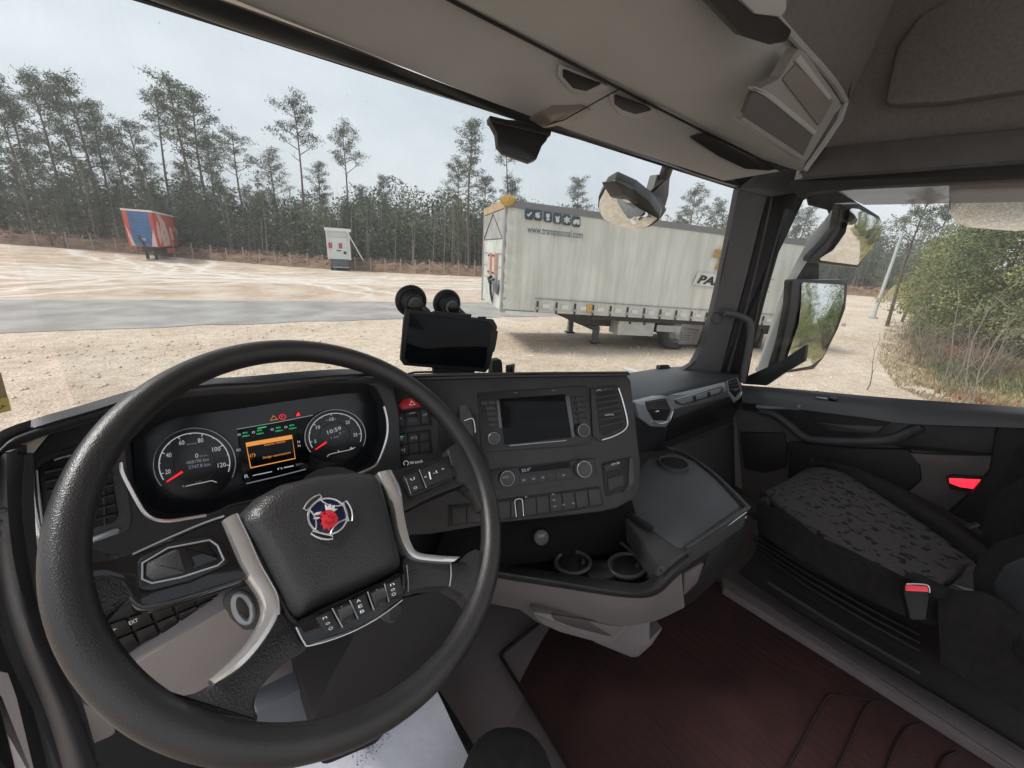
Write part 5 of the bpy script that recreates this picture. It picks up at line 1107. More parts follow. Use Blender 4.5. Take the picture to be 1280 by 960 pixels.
# infotainment
scp = SB('infotainment_panel', [(596.5, 491.5), (732, 482), (740, 552), (724, 557), (602, 565)], (-.002, .0025), PLS, r=.002)
trim('panel_gap', FS, [(596.5, 491.5), (732, 482), (740, 552), (724, 557), (602, 565)], .0006, .0015, DK, stk, True, sm=0)
scr = slab('screen', FS, [(624, 498.5), (707, 492.5), (713.5, 547), (630.5, 556)], (0, .0032), SCR, scp, r=.001, bev=.0005)
slab('screen_side', FS, [(620.5, 501), (624, 500.5), (627.5, 534.5), (624, 535)], (0, .0036), mat('steel_grey', (.12, .12, .13), .35, .6), scp, r=0, bev=.0003)
slab('screen_side', FS, [(706.5, 496), (712, 495), (719, 546), (715, 547)], (0, .0040), mat('steel_grey', (.12, .12, .13), .35, .6), scp, r=0, bev=.0003)
trim('screen_line', FS, [(637, 557), (708, 550.5)], .0011, .003, SIL, scp, sm=0)
ql = [(600, 500.5), (619.5, 499), (623, 533.5), (605.5, 535)]
for r_ in range(5):
    if r_ == 0:
        for a, b in ((.04, .47), (.53, .96)): slab('panel_button', FS, cell(ql, a, .02, b, .18), (0, .004), PL, scp, r=.0008, bev=.0006)
    else: slab('panel_button', FS, cell(ql, .3, r_/5+.02, .96, (r_+1)/5-.02), (0, .004), PL, scp, r=.0008, bev=.0006)
    if r_: a = quadpt(ql, .45, r_/5+.12); text('button_mark', FS, '----', a, (a[0]+6, a[1]-.6), 1.2, PRG, scp, w=.0042)
qr = [(712.5, 495.5), (731, 494), (735, 527.5), (717, 529.5)]
for r_ in range(5):
    for c_ in range(2):
        slab('panel_button', FS, cell(qr, c_*.34+.02, r_/5+.02, (.32 if c_ == 0 else .98), (r_+1)/5-.02), (0, .004), PL, scp, r=.0006, bev=.0006)
    a = quadpt(qr, .5, r_/5+.12); text('button_mark', FS, '----', a, (a[0]+6, a[1]-.6), 1.2, PRG, scp, w=.0042)
knob('volume_knob', FS, (616, 548), 7.6, .002, .010, PLM, scp, SIL); knob('tuning_knob', FS, (727, 538), 7.6, .002, .010, PLM, scp, SIL)
for x in (643, 690): text('panel_mark', FS, '<>', (x, 492-(x-643)*.06), (x+4, 491.6-(x-643)*.06), 2, EG, scp, w=.003)
# stack air vent
sv = SB('stack_vent', [(738, 485), (768, 481), (775, 484), (787, 530), (785, 538), (755, 553), (750, 552), (741, 545)], (-.002, .003), PLS, r=.003)
slab('vent_opening', FS, [(744, 491), (765, 487), (770, 490), (780, 528), (777, 536), (754, 546), (749, 541)], (0, .0035), DK, sv, r=.003)
for k in range(6): slab('vent_slat', FS, [(745+k*.9, 496+k*7.2), (771+k*1.8, 492+k*6.6), (771.3+k*1.8, 494+k*6.6), (745.4+k*.9, 498+k*7.2)], (0, .005), PL, sv, r=0, bev=.0004)
trim('vent_chrome', FS, [(773, 485), (778, 500), (784, 525), (783, 534), (777, 540), (765, 546), (752, 550)], .0018, .0045, CHR, sv); trim('vent_handle', FS, [(756, 519), (763, 518), (767, 518.5)], .0016, .0065, SIL, sv)
text('vent_mark', FS, 'A - -', (745, 489), (765, 486.5), 2, EG, sv, w=.004)
# climate panel
hv = SB('climate_panel', [(612, 588), (743, 572.5), (748, 594), (616, 612.5)], (-.002, .0025), PLS, r=.002)
slab('climate_display', FS, [(648, 585), (712, 577), (713.5, 584.5), (650, 592)], (0, .003), SCR, hv, r=.001, bev=.0003)
text('temperature', FS, '20.0°', (652, 590.3), (664, 588.3), 4.2, EG, hv, w=.0034)
qb = [(648, 594), (716, 585), (719, 597.5), (650, 607)]
for c_ in range(6): slab('climate_button', FS, cell(qb, c_/6+.01, .05, (c_+1)/6-.01, .95), (0, .0036), PL, hv, r=.0008, bev=.0006)
for k, c_ in enumerate((.05, .23, .40, .78)): a = quadpt(qb, c_, .65); text('climate_symbol', FS, ['W', 'V', 'Y', 'v'][k], a, (a[0]+4.2, a[1]-.5), 3, EG, hv, w=.004)
knob('temperature_knob', FS, (632, 597.5), 9.4, .002, .012, PLM, hv, SIL); knob('fan_knob', FS, (727, 586), 9.6, .002, .012, PLM, hv, SIL)
text('knob_word', FS, 'AUTO', (628.5, 598), (635.5, 597), 2.2, EG, hv, w=.015)
trim('climate_edge', FS, [(743, 573), (747, 593)], .0012, .003, PLM, hv, sm=0)
# lower switch row
ls = SB('lower_switch_panel', [(560, 632), (622, 625), (750, 608), (755, 632), (690, 643), (560, 658)], (-.002, .0015), DK, r=.002)
qq = [(622, 627), (750, 609.5), (753.5, 631), (622, 650)]
for c_ in range(8): slab('switch_button', FS, cell(qq, c_/8+.006, .04, (c_+1)/8-.006, .96), (0, .0032), PL if c_ != 1 else PLS, ls, r=.0008, bev=.0006)
for c_ in range(3): slab('switch_button', FS, cell([(565, 634.5), (620, 628), (620, 650.5), (565, 656.5)], c_/3+.01, .04, (c_+1)/3-.01, .96), (0, .0032), PL, ls, r=.0008, bev=.0006)
trim('chrome_lever', FS, [(645.5, 646), (643.5, 628), (645, 624.5), (650.5, 623.5), (653, 627), (654.5, 645)], .0010, .006, CHR, ls); slab('lever_face', FS, [(645, 626), (652, 625), (654, 646), (646.5, 648)], (0, .006), PL, ls, r=.001)
for (x, y) in ((690, 619), (691, 626), (692, 634), (703, 632), (715, 630), (656, 622)): text('switch_symbol', FS, 'c', (x, y), (x+3.4, y-.4), 2.6, EG, ls, w=.0036)
# right pocket with USB
rp_ = SB('usb_pocket', [(752, 579), (790, 570.5), (792.5, 605), (787, 612), (760, 621), (757, 618)], (-.002, .0015), DK, r=.004)
slab('usb_plate', FS, [(754, 581), (778, 575.5), (779, 583), (776, 586), (757, 590)], (0, .004), PLS, rp_, r=.0015); text('usb_mark', FS, '-C= 5V', (764, 582), (775, 579.5), 2.8, EW, rp_, w=.0045)
slab('pocket_edge', FS, [(787, 572), (791.5, 571), (793.5, 603), (788, 612), (777, 616), (786, 606)], (0, .004), PLM, rp_, r=.001)
slab('coin_tray', FS, [(759, 598), (780, 592), (781, 606), (761, 614)], (0, .003), PLS, rp_, r=.003)

# ---- passenger dash face
pf = slab('passenger_fascia', FP, [(780, 500), (793, 502), (832, 492.5), (907, 473), (922, 467), (930, 488), (926, 503), (915, 527), (832, 562), (800, 566), (790, 540)], (-.06, -.004), PL, db, r=.004)
def PB(nm, pts, w, m=PLS, par=pf, r=.003, bev=.001): return slab(nm, FP, pts, w, m, par, r=r, bev=bev)
def pvent(outer, inner, n, knobpt, chrome):
    v = PB('vent_surround', outer, (-.01, .008), SIL, db, r=.004, bev=.003)
    PB('vent_opening', inner, (0, .0088), DK, v)
    c = inner; 
    for k in range(n):
        t_ = (k+.7)/(n+.4); a = (c[0][0]*(1-t_)+c[-1][0]*t_, c[0][1]*(1-t_)+c[-1][1]*t_); b = (c[1][0]*(1-t_)+c[2][0]*t_, c[1][1]*(1-t_)+c[2][1]*t_)
        trim('vent_slat', FP, [a, b], .0028, .0085, PLM, v, sm=0, n=6)
    trim('vent_handle', FP, [knobpt, (knobpt[0]+4, knobpt[1]-1)], .003, .012, CHR, v, sm=0)
    trim('vent_chrome', FP, chrome, .0024, .0095, CHR, v)
pvent([(794, 503), (832, 493.5), (843, 513), (839, 526), (832, 534), (814, 533), (799, 522)], [(806, 502), (832, 497.5), (839, 513), (833, 526), (817, 525.5), (809, 512)], 4, (819, 515), [(815, 527), (824, 530), (833, 528), (838, 523), (841, 514)])
pvent([(907, 474.5), (922, 469.5), (928.5, 488), (926, 498), (918, 503.5), (911, 492)], [(910, 476.5), (921, 473), (925.5, 489), (919, 497), (912, 489)], 3, (918, 487.5), [(918, 500), (924, 496.5), (927, 490), (926, 483)])
sp = PB('silver_panel', [(833, 493.5), (905, 474.5), (909, 488), (912, 496), (843, 523), (841, 512)], (-.01, .006), SIL, db, r=.001, bev=.0015)
PB('lower_dark_strip', [(842, 512), (909, 488), (913, 496), (843, 523)], (0, .008), PLM, sp, r=.001)  # darker grey strip along the panel's lower edge
PB('slot_bed', [(843, 500), (902, 483.5), (905, 487), (900, 493), (853, 507), (846, 505)], (0, .009), PLM, sp, r=.002)
PB('slot_lens', [(845, 500.5), (902, 485), (899, 491), (853, 505)], (0, .0105), SIL, sp, r=.002)
for x in (866, 884): PB('lens_gap', [(x, 495.5-(x-866)*.27), (x+4, 494.3-(x-866)*.27), (x+5, 500.5-(x-866)*.27), (x+1.5, 502-(x-866)*.27)], (0, .0115), DK, sp, r=0)
trim('slot_chrome', FP, [(843, 499.5), (870, 492), (903, 482)], .002, .011, CHR, sp, sm=0)
PB('step_pad', [(838, 527), (843, 523), (913, 497), (926, 502), (918, 518), (834, 552)], (-.02, .003), PLS, db, r=.004)
FP2 = Frame((1.2, .60, 2.0), (0, -1, .25))
slab('glovebox_edge', FP2, [(831, 557), (915, 521), (918, 527), (900, 540), (836, 563)], (-.03, .012), PLM, db, r=.003)
slab('glovebox_lid', FP2, [(832, 562), (915, 526), (928, 560), (938, 640), (930, 690), (860, 660)], (-.05, .0), mat('glovebox_grey', (.05, .048, .05), .6, bump=(600, .0006, 'n')), db, r=.006)
# ---- console
cn = thing('centre_console', (.75, .4, 1.75), 'low centre console with cup holders and a grey table top', 'console')
TZ = 2.10
def CZ(nm, pts, z, th, m, par=cn, r=.01, bev=.002): return zpoly(nm, pts, z, th, m, par, r, bev)
TBM = mat('table_rubber', (.115, .123, .134), .55, bump=(900, .0008, 'leather'), var=(7, .1))
tt_ = CZ('table_top', [(772, 634), (800, 575), (812, 565), (834, 561), (858, 568), (890, 590), (932, 632), (934, 640), (858, 690), (826, 712)], TZ-.012, .045, PLM, r=.012, bev=.006)
CZ('table_liner', [(778, 634), (804, 580), (815, 572), (842, 566), (868, 577), (898, 602), (925, 633), (856, 683), (848, 684), (814, 661)], TZ-.009, .01, TBM, tt_, r=.012, bev=.001)
FT2 = Frame((0, 0, TZ-.008), (0, 0, 1), (1, 0, 0))
trim('table_rim', FT2, [(834, 560), (858, 568), (892, 592), (932, 631), (931, 637), (896, 660), (857, 685)], .005, .002, PLM, tt_)
ov = arc_px((842, 579), 21, 8.5, 0, 350, 22, rad(-14))
slab('cup_rim', FT2, ov, (-.01, .006), PLM, tt_, r=0, bev=.003); slab('cup_hole', FT2, [(842+(x-842)*.82, 579+(y-579)*.78) for x, y in ov], (-.01, .0066), mat('cup_black', (.006, .006, .007), .7), tt_, r=0)
trim('cup_lip', FT2, [(842+(x-842)*.9, 579+(y-579)*.88) for x, y in ov], .003, .007, PLM, tt_, True, sm=0)
slab('dark_tab', FT2, [(775, 636), (782, 635), (818, 658), (813, 662)], (0, .006), DK, tt_, r=.001); 
# drawers under the table (facing the camera, parallel to the seat)
pa, pb = P(858, 690, z=TZ-.02), P(934, 640, z=TZ-.02)
dn = (pb-pa).cross(ZU).normalized(); dn = dn if dn.dot(EYE-pa) > 0 else -dn
FDR = Frame(pa, dn, pb-pa)
dr = slab('drawer_side', FDR, [(848, 696), (934, 640), (935, 656), (932, 680), (900, 722), (866, 752), (854, 760), (846, 730)], (-.25, -.001), mat('drawer_black', (.022, .018, .019), .45), cn, r=.004)
slab('drawer_front', FDR, [(862, 693), (884, 679), (886, 683), (885, 690), (858, 712)], (0, .004), PLS, dr, r=.002)
trim('drawer_chrome', FDR, [(861, 691), (895, 668), (933, 640)], .0014, .003, CHR, dr, sm=0); trim('drawer_chrome', FDR, [(887, 681), (910, 665), (933, 646)], .0014, .003, CHR, dr, sm=0)
slab('drawer_front', FDR, [(888, 686), (932, 652), (931, 674), (900, 712), (880, 728), (870, 735), (884, 700)], (0, .003), PL, dr, r=.003)
slab('side_scoop', FDR, [(856, 718), (880, 704), (872, 728), (855, 745)], (0, .005), BEID, dr, r=.003)
# tray with cup holders: a sunk floor and a raised rim
RZ = 2.04
CZ('tray_floor', [(560, 700), (622, 655), (700, 640), (775, 634), (830, 690), (826, 712), (806, 732), (700, 720), (610, 710)], RZ-.05, .02, mat('tray_black', (.014, .012, .013), .5), r=.01)
slab('tray_back', FS, [(560, 655), (622, 650), (750, 634), (790, 625), (800, 660), (790, 690), (700, 700), (600, 712), (540, 700)], (-.13, -.11), mat('tray_shade', (.005, .0045, .005), .85, spec=.2), cn, r=.004)  # near black colour stands for the shade in the recess under the stack
so_ = slab('socket', FS, arc_px((677, 672), 9, 10, 0, 345, 16), (-.12, -.10), PLM, cn, r=0, bev=.001); text('socket_mark', FS, '12V', (673, 672), (681, 671), 4, EG, so_, w=-.098)
FRZ = Frame((0, 0, RZ), (0, 0, 1), (1, 0, 0))
# side wall of the tray up to the table
sheet('tray_wall', [[(748, 640, 'z', TZ-.015), (775, 636, 'z', TZ-.012), (806, 662, 'z', TZ-.012), (826, 700, 'z', TZ-.014), (826, 712, 'z', TZ-.016)], [(735, 642, 'z', RZ-.01), (757, 650, 'z', RZ-.01), (785, 675, 'z', RZ-.01), (806, 705, 'z', RZ-.01), (808, 722, 'z', RZ-.01)]], PLM, cn, .006, 5, 3)
for (c, rr) in (((716, 703), (20, 13)), ((784, 707), (22, 14))):
    slab('cup_holder', FRZ, arc_px(c, rr[0]*1.18, rr[1]*1.2, 0, 350, 24, rad(-3)), (-.04, -.004), PLS, cn, r=0, bev=.003)
    h_ = slab('cup_well', FRZ, arc_px(c, rr[0]*.95, rr[1]*.92, 0, 350, 24, rad(-3)), (-.04, -.0035), mat('cup_black', (.006, .006, .007), .7), cn, r=0)
    trim('cup_edge', FRZ, arc_px(c, rr[0]*1.08, rr[1]*1.06, 0, 345, 24, rad(-3)), .0045, -.002, mat('cup_rim_grey', (.05, .05, .053), .35), cn, True, sm=0)
    slab('cup_tab', FRZ, [(c[0]+10, c[1]-4), (c[0]+14, c[1]-5), (c[0]+15, c[1]), (c[0]+11, c[1]+1)], (-.02, .001), PLM, cn, r=.001)
slab('cup_bridge', FRZ, [(732, 700), (768, 700), (766, 716), (734, 714)], (-.03, -.001), PLS, cn, r=.004)
slab('coin_dish', FRZ, arc_px((752, 717), 18, 6, 0, 350, 20), (-.03, .001), PL, cn, r=0)
trim('tray_outline', FRZ, [(664, 700), (672, 684), (690, 672), (745, 658), (760, 664)], .0035, -.004, PLM, cn)
trim('tray_outline', FRZ, [(700, 690), (704, 668), (720, 660), (745, 657), (762, 668), (790, 690), (808, 712)], .004, .0, PLM, cn)
# rim and beige nose
sheet('console_rim', [[(540, 690, 'z', RZ), (617, 705, 'z', RZ), (700, 716, 'z', RZ), (775, 727, 'z', RZ), (806, 727, 'z', RZ+.01), (828, 706, 'z', RZ+.03), (860, 684, 'z', TZ-.02)],
                      [(540, 700, 'z', RZ+.006), (617, 714, 'z', RZ+.006), (700, 727, 'z', RZ+.006), (780, 740, 'z', RZ+.006), (815, 738, 'z', RZ+.014), (838, 716, 'z', RZ+.034), (861, 696, 'z', TZ-.018)],
                      [(540, 708, 'z', RZ-.012), (617, 722, 'z', RZ-.012), (700, 735, 'z', RZ-.012), (782, 747, 'z', RZ-.012), (820, 744, 'z', RZ-.005), (845, 722, 'z', RZ+.015), (862, 706, 'z', TZ-.03)]], PL, cn, .006, 5, 4)
sheet('console_nose', [[(530, 703, 'z', RZ-.008), (617, 719, 'z', RZ-.008), (700, 732, 'z', RZ-.008), (782, 745, 'z', RZ-.008), (820, 742, 'z', RZ-.002), (846, 722, 'z', RZ+.01), (852, 716, 'z', RZ+.012)],
                       [(525, 722, 'z', RZ-.06), (612, 738, 'z', RZ-.06), (700, 752, 'z', RZ-.055), (770, 765, 'z', RZ-.055), (815, 762, 'z', RZ-.055), (848, 746, 'z', RZ-.05), (854, 742, 'z', RZ-.05)],
                       [(520, 738, 'z', RZ-.13), (606, 753, 'z', RZ-.12), (680, 768, 'z', RZ-.11), (760, 782, 'z', RZ-.11), (812, 778, 'z', RZ-.11), (850, 762, 'z', RZ-.1), (856, 758, 'z', RZ-.1)]], BEI, cn, .01, 5, 4)
sheet('console_underside', [[(650, 762, 'z', RZ-.12), (700, 771, 'z', RZ-.115), (760, 780, 'z', RZ-.115), (812, 775, 'z', RZ-.11)], [(672, 778, 'z', RZ-.17), (710, 792, 'z', RZ-.17), (765, 806, 'z', RZ-.17), (812, 806, 'z', RZ-.16)]], BEI, cn, .01, 4, 3)
FN = Frame(P(730, 780, z=RZ-.105), (-.5, -.8, .25))
slab('tunnel_grip', FN, [(660, 764), (700, 770), (772, 780), (790, 782), (765, 806), (756, 806), (700, 791), (680, 782)], (-.05, .004), BEI, cn, r=.008, bev=.004)
slab('grip_opening', FN, [(688, 768), (720, 773), (745, 777), (768, 792), (762, 796), (715, 784), (694, 776)], (0, .006), mat('grip_shade', (.06, .05, .05), .7), cn, r=.004)
slab('grip_face', FN, [(733, 776), (762, 782), (782, 783), (766, 796)], (0, .0075), BEID, cn, r=.003)
slab('console_foot', Frame(P(775, 805, z=RZ-.2), (-.4, -.85, .2)), [(735, 800), (768, 806), (812, 800), (832, 780), (815, 806), (798, 821), (790, 822)], (-.06, 0), BEI, cn, r=.004)

# ---- steering wheel ------------------------------------------------------
WN = V((math.sin(.332)*math.cos(.83), -math.cos(.332)*math.cos(.83), math.sin(.83))); WC = EYE+V((.106, .434, -.291))
FWL = Frame(WC, WN)
sw_ = thing('steering_wheel', WC, 'large black leather steering wheel with silver trims and an airbag hub', 'steering wheel')
RM, RR = .2203, .0148
vs = []; nA, nB = 128, 20
for i in range(nA):
    a = 2*math.pi*i/nA; dvec = FWL.u*math.cos(a)+FWL.v*math.sin(a)
    for j in range(nB):
        b = 2*math.pi*j/nB; vs.append(WC+dvec*(RM+RR*math.cos(b))+WN*(RR*1.05*math.sin(b)))
fs = [(i*nB+j, ((i+1) % nA)*nB+j, ((i+1) % nA)*nB+(j+1) % nB, i*nB+(j+1) % nB) for i in range(nA) for j in range(nB)]
mesh('rim', vs, fs, LER, sw_, smooth=180)
def WB(nm, pts, w, m=PL, par=sw_, r=.006, bev=.003, curve=False): return slab(nm, FWL, pts, w, m, par, r=r, bev=bev, curve=curve)
# lower leather spokes flow into the rim
WB('spoke', [(372, 768), (392, 806), (362, 826), (338, 846), (322, 866), (318, 884), (326, 900), (300, 915), (220, 905), (170, 882), (140, 848), (152, 838), (170, 856), (190, 868), (215, 872), (245, 866), (270, 852), (300, 826), (335, 790), (350, 760)], (-.018, .004), LEA, r=.012, bev=.004)
WB('spoke', [(500, 690), (566, 703), (580, 700), (596, 684), (612, 690), (612, 730), (592, 760), (580, 745), (560, 734), (530, 736), (508, 742)], (-.018, .004), LEA, r=.012, bev=.007)
# upper left spoke: glossy black arm
WB('spoke', [(292, 640), (252, 655), (215, 672), (168, 690), (112, 700), (84, 690), (96, 668), (70, 730), (100, 745), (140, 735), (158, 744), (170, 756), (190, 758), (250, 742), (312, 722), (330, 700)][0:5]+[(92, 694), (96, 728), (128, 722), (150, 728), (160, 745), (170, 757), (190, 759), (250, 742), (312, 722), (322, 690)], (-.02, .005), PLG, r=.010, bev=.006)
trim('arm_edge_glint', FWL, [(166, 693), (210, 673), (252, 655), (280, 645)], .0009, .004, SIL, sw_)  # pale lines stand for the highlight on the arm's glossy edge
trim('arm_edge_glint', FWL, [(163, 746), (172, 756), (190, 758), (250, 741), (308, 722)], .0016, .003, PLM, sw_)
WB('spoke_root', [(98, 668), (112, 682), (130, 690), (172, 690), (168, 720), (172, 752), (150, 758), (136, 772), (126, 800), (100, 790), (90, 730)], (-.014, .0035), LEA, r=.012, bev=.005)
WB('spoke_root', [(560, 560), (590, 540), (612, 575), (619, 620), (604, 640), (596, 622), (586, 606), (570, 602)], (-.014, .005), LEA, r=.010, bev=.005)
la = WB('spoke_pad', [(170, 697), (215, 677), (262, 668), (283, 683), (290, 704), (240, 726), (190, 739), (172, 738)], (-.004, .0105), PLS, r=.008, bev=.004)
trim('pad_outline', FWL, [(178, 704), (210, 685), (262, 675), (272, 682), (280, 700), (272, 707), (225, 722), (190, 729), (178, 724)], .0008, .0112, SIL, la, True, sm=0)
WB('pad_insert', [(182, 702), (212, 688), (224, 684), (234, 716), (190, 726), (181, 720)], (0, .0118), PLM, la, r=.003)
WB('pad_insert', [(228, 683), (262, 677), (276, 698), (240, 712)], (0, .0115), PLG, la, r=.003)
# upper right spoke
WB('spoke', [(470, 592), (520, 580), (566, 566), (592, 556), (612, 580), (618, 610), (600, 622), (580, 606), (565, 612), (540, 622), (505, 640), (492, 650)], (-.02, .002), PLS, r=.008, bev=.005)
b1 = WB('button_pod', [(506, 594), (536, 578), (556, 574), (567, 582), (570, 594), (560, 602), (513, 622), (508, 612)], (0, .007), PLS, r=.005, bev=.0015)
WB('wheel_button', [(508, 596), (522, 590), (530, 610), (515, 617)], (.004, .009), PL, b1, r=.002, bev=.001); WB('wheel_button', [(525, 588), (546, 578), (558, 578), (566, 588), (563, 597), (533, 609)], (.004, .009), PL, b1, r=.003, bev=.001)
trim('pod_line', FWL, [(524, 587), (533, 610)], .0007, .0095, CHR, b1, sm=0); trim('pod_line', FWL, [(507, 598), (514, 618)], .0006, .009, CHR, b1, sm=0)
for s_, a, b, h in (('U', (514, 601), (519, 599), 3.5), ('O', (518, 612), (522, 610), 3.5), ('>', (553, 588), (556, 587), 3.5), ('<', (531, 598), (534, 597), 3.5), ('-I', (542, 593), (547, 591), 4)): text('button_symbol', FWL, s_, a, b, h, EW, b1, w=.0095)
trim('white_bar', FWL, [(536.5, 590), (538.5, 599)], .0009, .0096, EW, b1, sm=0)
# hub
hubp = [(297, 652), (303, 636), (322, 617), (352, 601), (400, 590), (445, 586), (470, 588), (479, 597), (487, 622), (498, 668), (508, 706), (496, 716), (440, 742), (400, 760), (372, 779), (360, 766), (338, 722), (316, 680)]
p2 = roundpoly([FWL.ab(FWL.pt(q[0], q[1], .012)) for q in hubp], .012, 4)
cen = sum(p2, V((0, 0)))/len(p2); rings = []
for f_, w_ in ((1.0, -.03), (1.0, -.006), (.985, .000), (.95, .0075), (.90, .0145), (.84, .0195), (.77, .0225), (.6, .0242), (.35, .0247), (.0, .025)): rings.append([(cen+(q-cen)*f_, w_) for q in p2])
N_ = len(p2); vs = [FWL.un(q, w_) for rg in rings for q, w_ in rg]; fs = [(i*N_+j, i*N_+(j+1) % N_, (i+1)*N_+(j+1) % N_, (i+1)*N_+j) for i in range(len(rings)-1) for j in range(N_)]
hub = mesh('airbag_hub', vs, fs, HUB, sw_, smooth=50)
trim('hub_gap', FWL, [(297, 652), (316, 682), (338, 724), (360, 768), (372, 780)], .0022, .006, DK, sw_)
# silver trims
SW = .010
def band(nm, left, right, w, m=CHR, cr=.005):
    L_ = crom(left, 6); R_2 = crom(right, 6); vs = []; 
    for a, b in zip(L_, R_2):
        pa_, pb_ = FWL.pt(*a, w), FWL.pt(*b, w); c = (pa_+pb_)/2
        vs += [pa_-WN*.012, pa_, pa_*.75+c*.25+WN*cr*.7, c+WN*cr, pb_*.75+c*.25+WN*cr*.7, pb_, pb_-WN*.012]
    n = 7; fs = [(i*n+j, i*n+j+1, (i+1)*n+j+1, (i+1)*n+j) for i in range(len(L_)-1) for j in range(n-1)]; fs += [tuple(range(n)), tuple(range(len(vs)-n, len(vs)))[::-1]]
    return mesh(nm, vs, fs, m, sw_, smooth=40)
band('silver_trim', [(277, 652), (287, 676), (299, 704), (310, 722), (325, 745), (328, 768), (312, 800), (286, 828), (260, 850)], [(296, 642), (309, 668), (325, 704), (335, 722), (347, 745), (349, 768), (330, 802), (302, 834), (268, 856)], .006)
band('silver_trim', [(472, 591), (484, 618), (491, 640), (495, 662), (503, 684), (516, 699), (540, 703), (564, 704)], [(490, 588), (501, 612), (505, 640), (509, 662), (514, 680), (522, 690), (545, 694), (575, 696)], .006, CHR, .004)
trim('bright_edge', FWL, [(296, 642), (309, 668), (325, 704), (335, 722), (347, 745), (349, 768)], .0009, .009, CHR, sw_)
trim('spoke_edge', FWL, [(508, 706), (510, 724), (510, 740)], .0008, .006, CHR, sw_); trim('spoke_edge', FWL, [(563, 704), (564, 718), (562, 733)], .0008, .006, SIL, sw_)
# button bar beneath the hub
bar_ = WB('button_bar', [(369, 782), (378, 772), (440, 748), (498, 715), (506, 716), (508, 736), (504, 748), (470, 772), (430, 792), (388, 806), (380, 802)], (-.02, .014), PLG, r=.004, bev=.003)
trim('bar_edge', FWL, [(370, 784), (380, 803), (388, 807), (430, 794), (470, 774), (503, 750)], .0008, .013, CHR, bar_)
qbn = [(382, 776), (503, 719), (505, 742), (398, 802)]
for a, b in ((.10, .26), (.29, .44), (.47, .62), (.66, .80), (.83, .98)): WB('wheel_button', cell(qbn, a, .06, b, .9), (.01, .0165), PL if a not in (.29, .66) else PLS, bar_, r=.0015, bev=.001)
for a in (.365, .73):
    p = quadpt(qbn, a, .45); q = quadpt(qbn, a+.05, .43); m_ = MB(); m_.tube([FWL.pt(p[0]-7, p[1]+3.4, .017), FWL.pt(p[0]+7, p[1]-3.4, .017)], .0058, 12); m_.build('thumb_wheel', PLM, bar_)
for a in (.275, .455, .64, .815):
    trim('bar_divider', FWL, [quadpt(qbn, a, .0), quadpt(qbn, a+.01, .98)], .0007, .0165, SIL, bar_, sm=0)
for a, ss_ in ((.17, 'noO'), (.53, 'AEB'), (.89, 'noO')):
    for k, ch_ in enumerate(ss_):
        p = quadpt(qbn, a, .28+k*.27); text('button_symbol', FWL, ch_, (p[0]-2.6, p[1]+1.2), (p[0]+2.6, p[1]-1.0), 4.2, EW, bar_, w=.0172)
for a, s_ in ((.36, '+'), (.73, '+')): p = quadpt(qbn, a, .12); text('button_symbol', FWL, s_, (p[0]-1, p[1]+1), (p[0]+1.2, p[1]+.5), 2, EW, bar_, w=.0172)
for a, s_ in ((.37, '-'), (.74, '-')): p = quadpt(qbn, a, .88); text('button_symbol', FWL, s_, (p[0]-1.6, p[1]+1), (p[0]+1.6, p[1]), 1.2, EW, bar_, w=.0172)
# column stub behind the hub
t = MB(); t.lathe(WC-WN*.02, -WN, [(.05, -.0), (.045, .03), (.04, .08), (.04, .3)], 20); t.build('column_shroud', PL, sw_)
t = MB(); t.lathe(P(492, 765, d=.47), V((.3, -.9, .3)), [(.001, -.01), (.012, -.01), (.012, .0), (.009, .004)], 14); t.build('stalk_end', PLM, sw_)
# horn mark and emblem
FE = Frame(FWL.pt(410, 646, .0262), WN)
text('horn_mark', FE, 'd', (462, 632), (470, 627), 4, PLM, hub, w=.0)
em = thing('x', (0, 0, 0), 'x', 'x') if False else None
def EMB(nm, pts, w, m, par, r=0, bev=.0003, curve=False): return slab(nm, FE, pts, w, m, par, r=r, bev=bev, curve=curve)
EC0 = (409.5, 645.5)
def epol(pts, k=1.0): # griffin badge coordinates: unit circle to pixels on the hub
    ro = rad(15); return [(EC0[0]+(x*math.cos(ro)+y*math.sin(ro))*27*k, EC0[1]+(-y*math.cos(ro)+x*math.sin(ro)*1.0)*25*k - 0) for x, y in pts]
def circ(r, n=28, cx=0, cy=0): return [(cx+r*math.cos(2*math.pi*i/n), cy+r*math.sin(2*math.pi*i/n)) for i in range(n)]
disc = EMB('badge_disc', epol(circ(.90)), (-.004, .0008), mat('badge_navy', (.008, .014, .065), .25), hub)
trim('badge_ring', FE, epol(circ(.90, 36)), .0011, .0012, CHR, disc, True, sm=0)
for k in range(3): # three ears of the propeller shape round the disc
    a = rad(30+120*k); e1 = [(1.16*math.cos(a+d_), 1.16*math.sin(a+d_)) for d_ in (-.46, -.23, 0, .23, .46)]; i1 = [(.95*math.cos(a+d_), .95*math.sin(a+d_)) for d_ in (.42, -.42)]
    trim('badge_wing', FE, epol(e1+[(1.0*math.cos(a+.5), 1.0*math.sin(a+.5)), (1.0*math.cos(a-.5), 1.0*math.sin(a-.5))]), .0010, .0016, CHR, disc, True, sm=0)
    a2 = a+rad(60); c = (1.55*math.cos(a2), 1.55*math.sin(a2)); seg = [(c[0]+.98*math.cos(a2+math.pi+d_), c[1]+.98*math.sin(a2+math.pi+d_)) for d_ in (-.62, -.4, -.2, 0, .2, .4, .62)]
    trim('badge_inner_line', FE, epol(seg), .0008, .0016, CHR, disc, sm=0)
GR = mat('griffin_red', (.75, .03, .05), .4)
